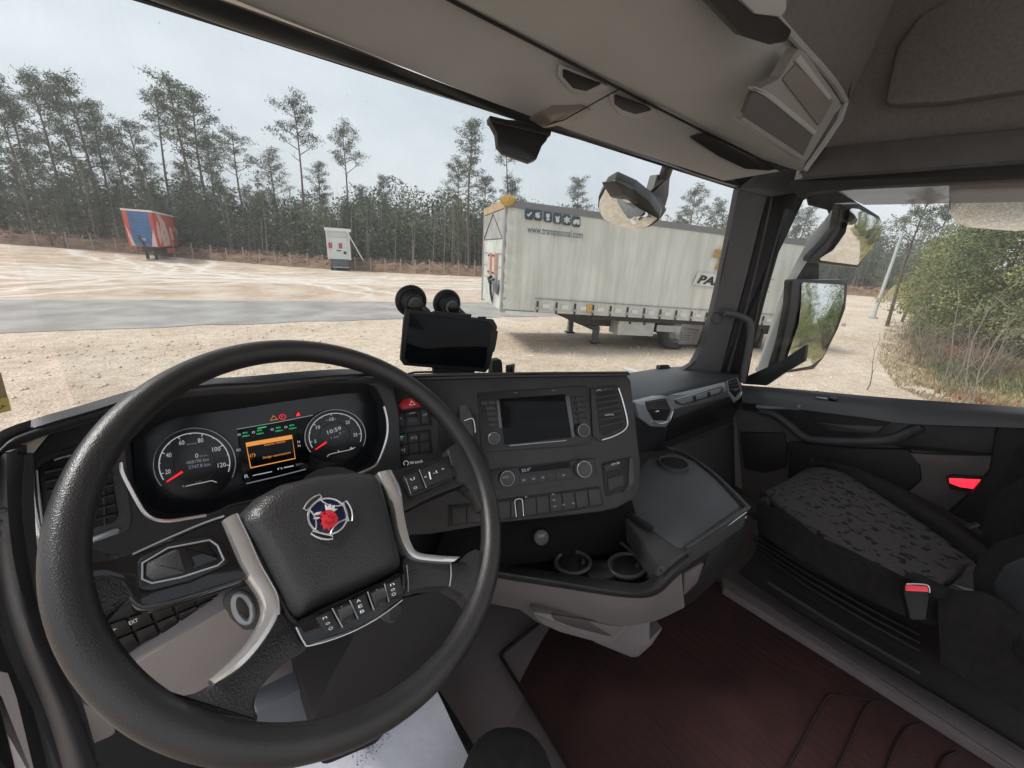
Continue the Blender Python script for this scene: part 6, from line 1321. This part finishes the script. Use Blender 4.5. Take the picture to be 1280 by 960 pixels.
EMB('griffin_head', epol([(-.10, .28), (.12, .34), (.34, .24), (.50, .05), (.54, -.18), (.46, -.30), (.44, -.46), (.30, -.46), (.26, -.66), (.12, -.55), (.02, -.68), (-.08, -.48), (-.20, -.44), (-.16, -.28), (-.28, -.18), (-.20, -.08), (-.36, -.02), (-.50, -.12), (-.52, .02), (-.36, .18), (-.22, .16)]), (0, .0022), GR, disc)
EMB('griffin_crown', epol([(-.14, .30), (-.26, .56), (-.12, .48), (-.04, .66), (.06, .50), (.18, .66), (.22, .46), (.36, .50), (.24, .32), (.08, .37)]), (0, .0024), mat('badge_white', (.75, .75, .76), .3), disc)
EMB('griffin_beak', epol([(-.34, .16), (-.56, .06), (-.66, -.10), (-.50, -.06), (-.36, .03)]), (0, .0026), mat('badge_white', (.75, .75, .76), .3), disc)
EMB('griffin_tongue', epol([(-.44, -.14), (-.62, -.26), (-.40, -.24), (-.30, -.12)]), (0, .0024), mat('badge_white', (.75, .75, .76), .3), disc)
EMB('griffin_eye', epol(circ(.05, 8, -.18, .12)), (0, .0028), DK, disc)
for (a, b) in (((.30, .10), (.20, -.06)), ((.36, -.14), (.22, -.26)), ((.16, -.22), (.08, -.38)), ((-.02, -.2), (-.06, -.34)), ((.1, .1), (.02, -.02))):
    trim('mane_line', FE, epol([a, b]), .0005, .0024, mat('dark_red', (.3, .01, .02), .4), disc, sm=0)

# ---- tablet on its mount
FTB = Frame(P(560, 420, y=.74), (-.35, -1, .12))
tb_ = thing('tablet_mount', P(560, 470, y=.78), 'black tablet in a holder on the dash, held by two suction cups', 'tablet')
slab('tablet_case', FTB, [(507, 385), (512, 386), (600, 398), (617, 399), (622, 408), (619, 432), (612, 460), (607, 466), (590, 464), (505, 457), (500, 450), (503, 420)], (-.014, .004), RUB, tb_, r=.006, bev=.003)
slab('tablet_screen', FTB, [(512, 390), (610, 402), (616, 408), (606, 460), (512, 454), (506, 448)], (0, .005), SCR, tb_, r=.004, bev=.0006)
trim('case_highlight', FTB, [(504.5, 396), (502.5, 420), (501.5, 446), (504, 453)], .0008, .004, PLM, tb_)
for (a, b) in (((612, 419), (614, 414)), ((609, 440), (610, 434))): trim('side_button', FTB, [a, b], .0006, .005, PLM, tb_, sm=0)
slab('case_grip', FTB, [(618, 413), (623, 414), (620, 432), (618, 440), (614, 440)], (-.01, .002), RUB, tb_, r=.001)
slab('holder_clip', FTB, [(543, 389), (590, 393), (589, 397), (543, 393)], (-.02, .006), RUB, tb_, r=.001); slab('holder_clip', FTB, [(599, 396), (608, 396), (608, 400), (599, 400)], (-.01, .004), RUB, tb_, r=.001)
slab('holder_foot', FTB, [(541, 455), (594, 458), (593, 474), (543, 474)], (-.03, -.004), RUB, tb_, r=.002)
for (c, r_) in (((515, 377), 17), ((560, 380.5), 14.5)):
    o_ = P(*c, y=.80); R_0 = (P(c[0]+r_, c[1], y=.80)-o_).length; nn = V((-.15, -1, -.1)).normalized(); t = MB()
    t.lathe(o_, nn, [(R_0*1.04, -.012), (R_0*1.08, -.006), (R_0*1.0, 0), (R_0*.86, .003), (R_0*.8, .002), (R_0*.62, .010), (R_0*.55, .02), (R_0*.3, .022)], 30); cup = t.build('suction_cup', RUB, tb_)
    t = MB(); t.lathe(o_, nn, [(R_0*.5, .018), (R_0*.44, .034), (R_0*.2, .036)], 18); t.tube([o_+nn*.024+V((.008, 0, -.004)), o_+nn*.034+V((.026, 0, -.018))], [.010, .008], 10); t.build('suction_knob', PLS, cup)
t = MB(); t.tube([P(544, 465, y=.76), P(532, 465, y=.77), P(518, 465.5, y=.78), P(508, 468, y=.78)], .0025, 6); t.build('charging_cable', RUB, tb_)
o = slab('black_gadget', Frame(P(626, 460, y=.74), (-.3, -1, .1)), [(616, 451), (626, 449), (628, 453), (629, 470), (615, 470)], (-.03, 0), RUB, None, r=.004, bev=.002); tag(o, 'small black box on the dash right of the tablet', 'gadget')
o = slab('grey_tag', Frame(P(638, 462, y=.76), (-.3, -1, .1)), [(633, 457), (644, 455), (643, 470), (633, 470)], (-.006, 0), PLM, None, r=.001); tag(o, 'small grey upright tag at the edge of the dash', 'tag'); slab('tag_slot', Frame(P(638, 462, y=.76), (-.3, -1, .1)), [(637.5, 459), (641, 458.5), (641, 467), (638, 467)], (0, .001), DK, o, r=.001)

# ---- passenger door
dr_ = thing('passenger_door', (1.72, .2, 2.0), 'dark grey passenger door lining with handle, armrest and red marker lamp', 'door')
def DB(nm, pts, w, m=PL, par=dr_, r=.006, bev=.003, curve=False): return slab(nm, FD, pts, w, m, par, r=r, bev=bev, curve=curve)
DG = mat('door_grey', (.12, .112, .108), .6, bump=(600, .0006, 'n'), var=(6, .1)); DGD = mat('door_dark', (.022, .021, .023), .6, bump=(500, .0008, 'n'))
DB('door_card', [(918, 500), (930, 484), (1300, 520), (1500, 540), (1500, 760), (1300, 760), (1150, 720), (930, 640)], (-.05, -.03), DG, r=.01)
sill = sheet('door_sill', [[(924, 481, 'x', 1.735), (1000, 487, 'x', 1.735), (1099, 496, 'x', 1.735), (1180, 502, 'x', 1.735), (1300, 511, 'x', 1.735), (1460, 524, 'x', 1.735)], [(926, 488, 'x', 1.70), (1000, 494, 'x', 1.70), (1095, 505, 'x', 1.70), (1150, 513, 'x', 1.70), (1300, 522, 'x', 1.68), (1460, 536, 'x', 1.68)], [(928, 503, 'x', 1.685), (1000, 512, 'x', 1.685), (1080, 522, 'x', 1.685), (1140, 530, 'x', 1.68), (1300, 536, 'x', 1.665), (1460, 548, 'x', 1.665)]], mat('sheen_sill_plastic', (.085, .089, .097), .30, bump=(700, .0003, 'n')), dr_, .01, 5, 4)  # paler bluish colour stands for the sheen on the sill
DB('upper_trim', [(927, 500), (1000, 510), (1085, 520), (1138, 526), (1150, 532), (1090, 552), (1020, 548), (985, 530), (962, 516), (928, 513)], (-.03, -.004), PL, r=.006)
DB('pull_recess', [(1006, 512), (1060, 514), (1110, 522), (1112, 530), (1096, 542), (1040, 539), (1018, 530)], (-.02, .0), DGD, r=.006)
DB('pull_ledge', [(1014, 527), (1050, 531), (1108, 533), (1094, 542), (1040, 539)], (-.02, .004), PLM, r=.003)
trim('armrest_bar', FD, [(950, 514), (966, 517), (985, 530), (1003, 545), (1020, 550), (1065, 552), (1110, 550), (1136, 540), (1152, 532)], .016, -.006, PLM, dr_, n=12)
DB('handle_recess', [(943, 500), (978, 498), (987, 504), (984, 508), (946, 508)], (-.02, .001), DGD, r=.004)
trim('door_handle', FD, [(946, 508), (965, 509), (985, 509), (997, 510), (1000, 506)], .008, .006, SIL, dr_, n=10)
DB('window_switch', [(1019, 496.5), (1034, 498), (1034, 500.5), (1020, 499)], (.0, .012), SIL, r=.001); DB('window_switch', [(1036, 497), (1047, 498), (1045, 502), (1035, 501)], (.0, .012), PLS, r=.001)
DB('rear_upper_trim', [(1135, 526), (1260, 520), (1450, 540), (1450, 590), (1239, 568), (1180, 566), (1136, 562), (1110, 556)], (-.03, -.006), PL, r=.008)
DB('speaker_panel', [(985, 552), (1060, 560), (1136, 562), (1150, 585), (1151, 598), (1130, 618), (1060, 640), (985, 600)], (-.03, -.012), DGD, r=.008)
DB('kick_panel', [(925, 540), (980, 541), (984, 560), (982, 585), (955, 592), (930, 586)], (-.03, -.022), DGD, r=.008)
DB('lower_card', [(1132, 566), (1160, 568), (1240, 570), (1300, 575), (1300, 640), (1174, 650), (1130, 620), (1152, 600), (1150, 582)], (-.03, -.014), mat('door_grey_light', (.15, .135, .128), .65, bump=(600, .0006, 'n')), r=.006)
lb = DB('lamp_bezel', [(1182, 597), (1190, 594), (1232, 597), (1226, 617), (1188, 612)], (-.02, .0), DGD, r=.004)
DB('marker_lamp', [(1186, 598), (1228, 600), (1222, 612), (1200, 609), (1187, 604)], (-.01, .003), EROSE, lb, r=.003, bev=.002)
o = mesh('door_window', [(1.745, .66, 2.1), (1.745, -.9, 2.1), (1.745, -.9, 3.1), (1.745, .66, 3.1)], [(0, 1, 2, 3)], GL, None, 0); tag(o, 'clear side window glass of the passenger door', 'door window')
# mirror foot corner inside the window
slab('mirror_foot_cover', Frame((1.76, .5, 2.3), (-1, 0, 0), (0, -1, 0)), [(927, 480), (934, 470), (975, 452), (1008, 430), (1005, 452), (978, 468), (958, 482)], (-.03, 0), PL, dr_, r=.004)

# ---- outside of the cab, right
ex = thing('cab_side', (1.9, .6, 2.2), 'white outer side panel of the truck cab below and ahead of the passenger door', 'cab panel')
FX = Frame((1.96, .7, 2.5), (-1, -.25, 0), (0.2, -1, 0))
slab('side_deflector', FX, [(1040, 262), (1030, 276), (1010, 300), (994, 330), (982, 352), (968, 392), (955, 432), (944, 468), (956, 470), (967, 434), (979, 394), (992, 354), (1004, 334), (1022, 308), (1040, 284), (1048, 266)], (-.01, .0), WHT, ex, r=.004)
t = MB(); t.box((1.86, -1.0, 1.2), (.1, 3.0, 1.6)); t.build('door_skin', WHT, ex, 30)
t = MB(); t.box((1.84, -1.9, 2.6), (.08, 1.4, 1.3)); t.build('rear_skin', WHT, ex, 30)
o = slab('window_top_strip', Frame((1.80, .1, 2.85), (-1, 0, 0), (0, -1, 0)), [(1045, 238), (1200, 228), (1420, 214), (1420, 250), (1188, 254), (1080, 256), (1062, 248)], (-.004, 0), None, None, r=.004);  # translucent grey strip across the window top
wm = bpy.data.materials.new('translucent_grey'); wm.use_nodes = True; _t = wm.node_tree; _t.nodes.clear(); _o = _t.nodes.new('ShaderNodeOutputMaterial'); _a = _t.nodes.new('ShaderNodeBsdfTransparent'); _b = _t.nodes.new('ShaderNodeBsdfPrincipled'); _b.inputs['Base Color'].default_value = (.42, .38, .40, 1); _b.inputs['Roughness'].default_value = .2; _m = _t.nodes.new('ShaderNodeMixShader'); _m.inputs[0].default_value = .6
_t.links.new(_a.outputs[0], _m.inputs[1]); _t.links.new(_b.outputs[0], _m.inputs[2]); _t.links.new(_m.outputs[0], _o.inputs[0]); o.data.materials.append(wm); tag(o, 'translucent grey strip along the top of the passenger window', 'rain deflector')
# mirrors
def mirror_frame(p, refl, tilt=0):
    d = (p-EYE).normalized(); n = (V(refl).normalized()-d).normalized(); return Frame(p, n)
def convex(nm, fr, pts, w, bulge, par, m=MIR, r=.02, rings=10):
    p2 = roundpoly([fr.ab(fr.pt(q[0], q[1], w)) for q in pts], r, 5); c = sum(p2, V((0, 0)))/len(p2); N = len(p2)
    RX = max((q-c).length for q in p2); vs = [fr.un(c, w+bulge)]; fs = []
    for k in range(1, rings+1):
        t = k/rings
        for q in p2: vs.append(fr.un(c+(q-c)*t, w+bulge*(1-((q-c).length*t/RX)**2)))
    for j in range(N): fs.append((0, 1+j, 1+(j+1) % N))
    for k in range(rings-1):
        for j in range(N): fs.append((1+k*N+j, 1+(k+1)*N+j, 1+(k+1)*N+(j+1) % N, 1+k*N+(j+1) % N))
    return mesh(nm, vs, fs, m, par, 180, True)
pm = P(1022, 405, x=2.05); dm = thing('door_mirror', pm, 'tall black door mirror housing with a wide angle mirror above the main mirror', 'mirror')
FM1 = mirror_frame(pm, (.62, -1, -.02)); 
slab('main_housing', FM1, [(990, 349), (1052, 349), (1061, 354), (1058, 385), (1048, 412), (1030, 448), (1018, 462), (975, 468), (969, 462), (980, 420), (988, 380)], (-.035, -.002), PLS, dm, r=.012, bev=.008)
convex('main_glass', FM1, [(1002, 353), (1055, 356), (1053, 376), (1044, 405), (1027, 446), (1012, 457), (979, 464), (985, 440), (996, 405), (1000, 380)], .001, .010, dm, r=.012)
pm2 = P(1062, 298, x=2.03); FM2 = mirror_frame(pm2, (.50, -1, -.16))
slab('wide_angle_housing', FM2, [(1052, 255), (1075, 254), (1100, 270), (1104, 280), (1100, 298), (1072, 335), (1062, 334), (1012, 328), (1014, 322), (1030, 306), (1046, 286)], (-.035, -.002), PLS, dm, r=.01, bev=.006)
convex('wide_angle_glass', FM2, [(1061, 260), (1070, 261), (1098, 275), (1100, 284), (1097, 298), (1070, 331), (1022, 325), (1038, 312), (1052, 290), (1056, 276)], .001, .022, dm, r=.01)
FX2 = Frame((2.06, .6, 2.5), (-1, -.3, 0), (0.2, -1, 0))
slab('mirror_arm', FX2, [(1006, 240), (1048, 236), (1064, 248), (1076, 256), (1060, 262), (1048, 270), (1024, 308), (1015, 322), (1024, 330), (1024, 350), (992, 352), (986, 372), (976, 420), (968, 462), (950, 468), (962, 432), (974, 392), (988, 352), (1000, 330), (1022, 298), (1038, 272), (1034, 262), (1010, 256)], (-.02, -.006), PL, dm, r=.006, bev=.004)
slab('arm_foot', FX2, [(944, 462), (978, 450), (1004, 436), (1006, 446), (980, 466), (950, 478)], (-.05, .01), PLS, dm, r=.004)
# kerb mirror above the door window
pk_ = P(1240, 265, x=1.98); km = thing('kerb_mirror', pk_, 'rounded kerb mirror hanging outside above the passenger window', 'mirror')
FK2 = mirror_frame(pk_, (.55, -.2, -1)); slab('housing', FK2, [(1186, 238), (1192, 232), (1230, 229), (1330, 226), (1340, 284), (1270, 288), (1208, 281), (1192, 274), (1186, 262)], (-.06, -.002), PLS, km, r=.01, bev=.006)
convex('kerb_glass', FK2, [(1189, 240), (1196, 234), (1330, 230), (1336, 281), (1270, 285), (1210, 278), (1194, 271), (1189, 262)], .001, .02, km, r=.01)
t = MB(); t.box(P(1240, 222, x=1.95), (.06, .05, .06)); t.build('bracket', PLS, km)
# front mirror ahead of the windscreen
pf_ = P(790, 258, y=1.30); fm = thing('front_mirror', pf_, 'half round front mirror on an arm outside the windscreen top corner', 'mirror')
FF2 = mirror_frame(pf_, (-.25, .05, -1)); 
hs = [(747, 260), (748, 246), (756, 232), (768, 225), (792, 236), (812, 252), (824, 270), (824, 276), (812, 284), (796, 287), (770, 281), (754, 272)]
slab('housing', FF2, hs, (-.07, -.002), PLS, fm, r=.01, bev=.006)
convex('mirror_face', FF2, [(749, 259), (751, 247), (758, 234), (768, 229), (786, 246), (800, 257), (822, 273), (810, 282), (796, 284.5), (771, 278), (756, 270)], .001, .03, fm, r=.008)
FF3 = Frame(P(800, 250, y=1.27), (0, -1, 0))
slab('housing_back', FF3, [(768, 224), (786, 230), (806, 240), (826, 248), (834, 262), (826, 274), (812, 262), (796, 254), (780, 244)], (-.08, 0), PL, fm, r=.008, bev=.006)
slab('arm', FF3, [(822, 218), (838, 219), (836, 244), (832, 258), (808, 256), (803, 244), (816, 240)], (-.05, -.006), PL, fm, r=.006, bev=.005)
t = MB(); t.tube([P(830, 222, y=1.27), P(836, 205, y=1.24)], .03, 8); t.build('arm_root', PL, fm)

# ---- passenger seat
ps = thing('passenger_seat', (1.38, .0, 1.75), 'passenger seat in dark fabric with a patterned grey centre panel', 'seat')
def cushion(nm, rows, m, par, th, nu=5, nv=5): return sheet(nm, rows, m, par, th, nu, nv, smooth=180)
SZ = 2.06
# centre fabric and bolsters, drawn as cross rows running from the front of the cushion to the back
cl = [(955, 616, SZ-.045), (1000, 652, SZ-.025), (1060, 686, SZ-.02), (1120, 716, SZ-.02), (1162, 738, SZ-.02)]      # left edge of the pattern
cr_ = [(1026, 583, SZ-.03), (1056, 592, SZ+.0), (1110, 625, SZ+.0), (1170, 664, SZ+.0), (1218, 702, SZ+.0)]            # right edge
cm = [((a[0]+b[0])/2, (a[1]+b[1])/2, (a[2]+b[2])/2+.006) for a, b in zip(cl, cr_)]
fr0 = [(948, 632, SZ-.075), (975, 606, SZ-.085), (1006, 588, SZ-.075)]
rows = [[(fr0[0][0], fr0[0][1], 'z', fr0[0][2])]+[(x, y, 'z', z) for x, y, z in cl], [(978, 604, 'z', SZ-.06)]+[(x, y, 'z', z) for x, y, z in cm], [(1008, 585, 'z', SZ-.06)]+[(x, y, 'z', z) for x, y, z in cr_]]
cushion('seat_cushion', rows, SEATF, ps, .03)
cushion('side_bolster', [[(946, 640, 'z', SZ-.08), (948, 628, 'z', SZ-.06)]+[(x, y, 'z', z) for x, y, z in cl[1:]]+[(1200, 752, 'z', SZ-.02)],
                         [(948, 668, 'z', SZ-.15), (962, 676, 'z', SZ-.12), (1010, 708, 'z', SZ-.11), (1070, 742, 'z', SZ-.11), (1130, 770, 'z', SZ-.11), (1210, 800, 'z', SZ-.11), (1300, 840, 'z', SZ-.12)]], FAB, ps, .03)
cushion('side_bolster', [[(x, y, 'z', z) for x, y, z in [(1008, 584, SZ-.05)]+cr_], [(1028, 580, 'z', SZ-.03), (1062, 583, 'z', SZ+.012), (1110, 606, 'z', SZ+.015), (1165, 640, 'z', SZ+.015), (1210, 672, 'z', SZ+.015), (1245, 700, 'z', SZ+.01)], [(1040, 588, 'z', SZ-.12), (1085, 592, 'z', SZ-.1), (1130, 610, 'z', SZ-.1), (1180, 634, 'z', SZ-.1), (1225, 660, 'z', SZ-.1), (1260, 690, 'z', SZ-.1)]], FAB, ps, .03)
# seat base and rails
sheet('seat_base', [[(948, 662, 'z', SZ-.15), (1010, 702, 'z', SZ-.14), (1080, 742, 'z', SZ-.14), (1180, 790, 'z', SZ-.14), (1320, 850, 'z', SZ-.14)], [(944, 690, 'z', SZ-.23), (1000, 726, 'z', SZ-.23), (1080, 772, 'z', SZ-.23), (1180, 826, 'z', SZ-.23), (1320, 900, 'z', SZ-.23)], [(922, 716, 'z', FLZ+.02), (1000, 768, 'z', FLZ+.02), (1090, 822, 'z', FLZ+.02), (1200, 888, 'z', FLZ+.02), (1340, 975, 'z', FLZ+.02)]], mat('seat_base_black', (.012, .009, .010), .5), ps, .02, 5, 4)
for k in range(4):
    t = MB(); z_ = SZ-.165-k*.016; t.tube([P(940+k*2, 668+k*7, z=z_), P(1010, 710+k*8, z=z_), P(1090, 754+k*9, z=z_), P(1150, 784+k*10, z=z_)], .0035, 6); t.build('bellows_fold', PL, ps)
t = MB(); t.tube([P(960, 728, z=FLZ+.07), P(1040, 778, z=FLZ+.07), P(1150, 842, z=FLZ+.07)], .004, 6); t.build('seat_rail', PLM, ps)
# backrest, side wing, armrest
def blob(nm, c, ax, sz, m, par, p=2.6, nu=28, nv=16):
    vs = []; fs = []; c = V(c)
    def sg(x, e): return math.copysign(abs(x)**e, x)
    for i in range(nv+1):
        th_ = -math.pi/2+math.pi*i/nv
        for j in range(nu):
            ph = 2*math.pi*j/nu; e = 2/p
            x, y, z = sg(math.cos(th_), e)*sg(math.cos(ph), e), sg(math.cos(th_), e)*sg(math.sin(ph), e), sg(math.sin(th_), e)
            vs.append(c+ax[0]*x*sz[0]+ax[1]*y*sz[1]+ax[2]*z*sz[2])
    for i in range(nv):
        for j in range(nu): fs.append((i*nu+j, i*nu+(j+1) % nu, (i+1)*nu+(j+1) % nu, (i+1)*nu+j))
    return mesh(nm, vs, fs, m, par, 180)
FBR = Frame(P(1230, 640, z=2.15), (-.5, .1, .3))
slab('backrest', Frame(P(1235, 640, x=1.42), (-.75, .6, .25)), [(1219, 690), (1218, 655), (1224, 630), (1245, 605), (1285, 584), (1400, 560), (1400, 760), (1260, 740), (1226, 712)], (-.12, 0), FAB, ps, r=.03, bev=.03)
slab('backrest_wing', Frame(P(1260, 560, x=1.55), (-.8, .5, .2)), [(1238, 608), (1262, 560), (1282, 536), (1400, 500), (1400, 640), (1236, 650)], (-.10, 0), FAB, ps, r=.03, bev=.025)
slab('armrest', Frame(P(1250, 720, x=1.16), (-.8, .55, .35)), [(1208, 742), (1207, 712), (1216, 690), (1240, 672), (1290, 658), (1400, 650), (1400, 860), (1300, 850), (1224, 790)], (-.07, 0), FAB, ps, r=.03, bev=.025)
slab('armrest_end', Frame(P(1260, 740, x=1.14), (-.8, .55, .35)), [(1234, 728), (1250, 702), (1290, 686), (1400, 676), (1400, 840), (1300, 830), (1246, 776)], (-.05, .0), PL, ps, r=.03, bev=.012)
bk = thing('seat_buckle', P(1146, 737, z=SZ-.02), 'seat belt buckle with a red button beside the passenger seat', 'buckle')
FBK = Frame(P(1146, 737, x=1.07), (-.7, -.3, .6))
slab('buckle_body', FBK, [(1131, 730), (1160, 733), (1162, 745), (1158, 775), (1138, 775), (1130, 741)], (-.015, -.001), RUB, bk, r=.004, bev=.003); slab('buckle_button', FBK, [(1133, 731), (1160, 733), (1161, 740), (1132, 738.5)], (0, .003), mat('glowing_red_plastic', (.85, .06, .09), .35, emit=.15), bk, r=.002)  # button is no lamp; a slight glow is put into its colour
trim('buckle_chrome', FBK, [(1133, 730), (1146, 730), (1160, 732), (1162, 741)], .0012, .002, CHR, bk)
sheet('seat_side_cover', [[(1176, 742, 'x', 1.13), (1205, 738, 'x', 1.13), (1240, 744, 'x', 1.13), (1290, 770, 'x', 1.13)], [(1172, 752, 'x', 1.10), (1205, 750, 'x', 1.10), (1245, 760, 'x', 1.10), (1290, 800, 'x', 1.10)], [(1176, 830, 'x', 1.09), (1210, 850, 'x', 1.09), (1260, 880, 'x', 1.09), (1330, 930, 'x', 1.09)]], FAB, ps, .02, 4, 4)
# seat belt strap towards the pillar
t = MB(); q_ = [P(1219, 655, x=1.6), P(1180, 652, x=1.62), P(1240, 600, x=1.66), P(1262, 540, x=1.68), P(1290, 500, x=1.69)]
t.tube([P(1186, 668, x=1.50), P(1205, 660, x=1.52), P(1222, 655, x=1.54)], .006, 6); o = t.build('seat_belt', PLM); tag(o, 'dark seat belt strap running down behind the passenger seat', 'seat belt')
o = slab('rear_door_pillar', FD, [(1244, 540), (1252, 524), (1300, 522), (1500, 535), (1500, 800), (1174, 665), (1170, 655), (1210, 620), (1236, 590)], (-.01, .02), RUB, None, r=.01, bev=.005); tag(o, 'black pillar cover behind the passenger door beside the seat back', 'pillar')

# ---- driver side, lower left, paper and driver seat
FDL = Frame(P(40, 850, d=.48), (.75, -.6, .2))
ld = thing('driver_door_edge', P(40, 850, d=.5), 'black door seal and step edge at the lower left beside the wheel', 'door edge')
slab('door_seal', FDL, [(-60, 720), (-20, 722), (12, 742), (40, 800), (72, 900), (90, 985), (20, 985), (-20, 860), (-60, 800)], (-.05, 0), RUB, ld, r=.02, bev=.006)
trim('seal_fold', FDL, [(-20, 726), (4, 745), (26, 800), (54, 890), (76, 985)], .008, .0, PLM, ld)
slab('sill_plate', FDL, [(-40, 830), (11, 841), (22, 872), (49, 985), (24, 985), (0, 872), (-40, 870)], (-.02, .003), mat('daylit_sill', (.82, .76, .74), .5), ld, r=.002)  # raised pale colour carries the outside light on the strip
slab('outer_shade', FDL, [(-60, 860), (-2, 872), (26, 985), (-60, 985)], (-.03, .004), RUB, ld, r=.002)
slab('lower_dash_end', Frame(P(100, 900, d=.5), (.3, -1, .1)), [(66, 890), (74, 898), (90, 930), (112, 985), (70, 985)], (-.04, 0), PLM, ld, r=.004)
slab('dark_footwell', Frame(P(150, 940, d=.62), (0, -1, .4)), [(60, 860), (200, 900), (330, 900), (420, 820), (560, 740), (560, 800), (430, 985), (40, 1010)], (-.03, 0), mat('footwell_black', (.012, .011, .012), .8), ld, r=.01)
# paper sheet
fr_p = Frame(P(480, 920, d=.66), (-.1, -.35, .95))
pp_ = thing('paper_sheet', P(480, 920, d=.66), 'sheet of white paper with faint grey writing lying below the steering wheel', 'paper')
PAP = mat('white_paper', (.72, .72, .80), .8, bump=(25, .004, 'n'))
def paper_pt(a, b): # gently curled
    return None
q4 = [fr_p.pt(*q) for q in ((240, 1030), (540, 850), (588, 952), (470, 1100))]; vs = []; n_ = 14
for i in range(n_+1):
    for j in range(n_+1):
        s, t_ = i/n_, j/n_; p = (q4[0]*(1-s)+q4[1]*s)*(1-t_)+(q4[3]*(1-s)+q4[2]*s)*t_; vs.append(p+fr_p.n*(.004*math.sin(s*5+t_*3)+.003*math.sin(t_*7)))
fs = [(i*(n_+1)+j, (i+1)*(n_+1)+j, (i+1)*(n_+1)+j+1, i*(n_+1)+j+1) for i in range(n_) for j in range(n_)]
mesh('sheet', vs, fs, PAP, pp_, 180)
t = MB(); rs = random.Random(3)
for k in range(120):
    x = 446+rs.gauss(0, 5)+k*.45; y = 958-k*.62+rs.gauss(0, 7); a = rs.uniform(0, 3.1); l = rs.uniform(1, 3)
    t.bar(fr_p.pt(x, y, .008), fr_p.pt(x+math.cos(a)*l, y+math.sin(a)*l, .008), .0006, 4)
t.build('writing', mat('pencil_grey', (.12, .12, .16), .7), pp_)
# corner of the driver seat
dsx = thing('driver_side_seat', P(630, 960, d=.55), 'edge of the driver seat in patterned dark fabric at the bottom of the view', 'seat')
c = P(634, 1026, d=.56); blob('seat_cushion', c, (RT, FW*.8+UP*.6, UP), (.075, .09, .055), FAB, dsx, 2.4)

# ---- outer shell of the cab: unseen roof and walls added to cut the light inside, rear left open
SHD = mat('shell_lining', (.55, .52, .50), .85, bump=(300, .001, 'n'))
def shell(nm, *bx):
    t = MB()
    for c, z in bx: t.box(c, z)
    tag(t.build(nm, SHD), kind='structure')
shell('cab_roof', ((.72, .1, 3.75), (2.5, 2.2, .04)))
shell('cab_front_wall', ((.34, 1.18, 3.42), (1.6, .04, .62)))
shell('cab_right_wall', ((1.80, -.5, 3.35), (.04, 2.1, .78)))
shell('cab_left_wall', ((-.46, -.5, 3.40), (.04, 2.2, .68)))
shell('lower_right_wall', ((1.80, -.2, 1.88), (.04, 2.8, .42)))
shell('corner_lining', ((1.74, .30, 3.2), (.1, .55, .55)))
shell('lower_front_wall', ((.72, 1.30, 1.72), (2.4, .04, .24)))
# air: pale haze between the cab and the wood
hm = bpy.data.materials.new('haze_air'); hm.use_nodes = True; _t = hm.node_tree; _t.nodes.clear()
_o = _t.nodes.new('ShaderNodeOutputMaterial'); _v = _t.nodes.new('ShaderNodeVolumePrincipled'); _v.inputs['Color'].default_value = (.95, .94, .92, 1); _v.inputs['Density'].default_value = .0020; _t.links.new(_v.outputs[0], _o.inputs['Volume'])
t = MB(); t.box((0, 60, 14.5), (900, 900, 33)); tag(t.build('haze', hm, None, 0), kind='stuff')
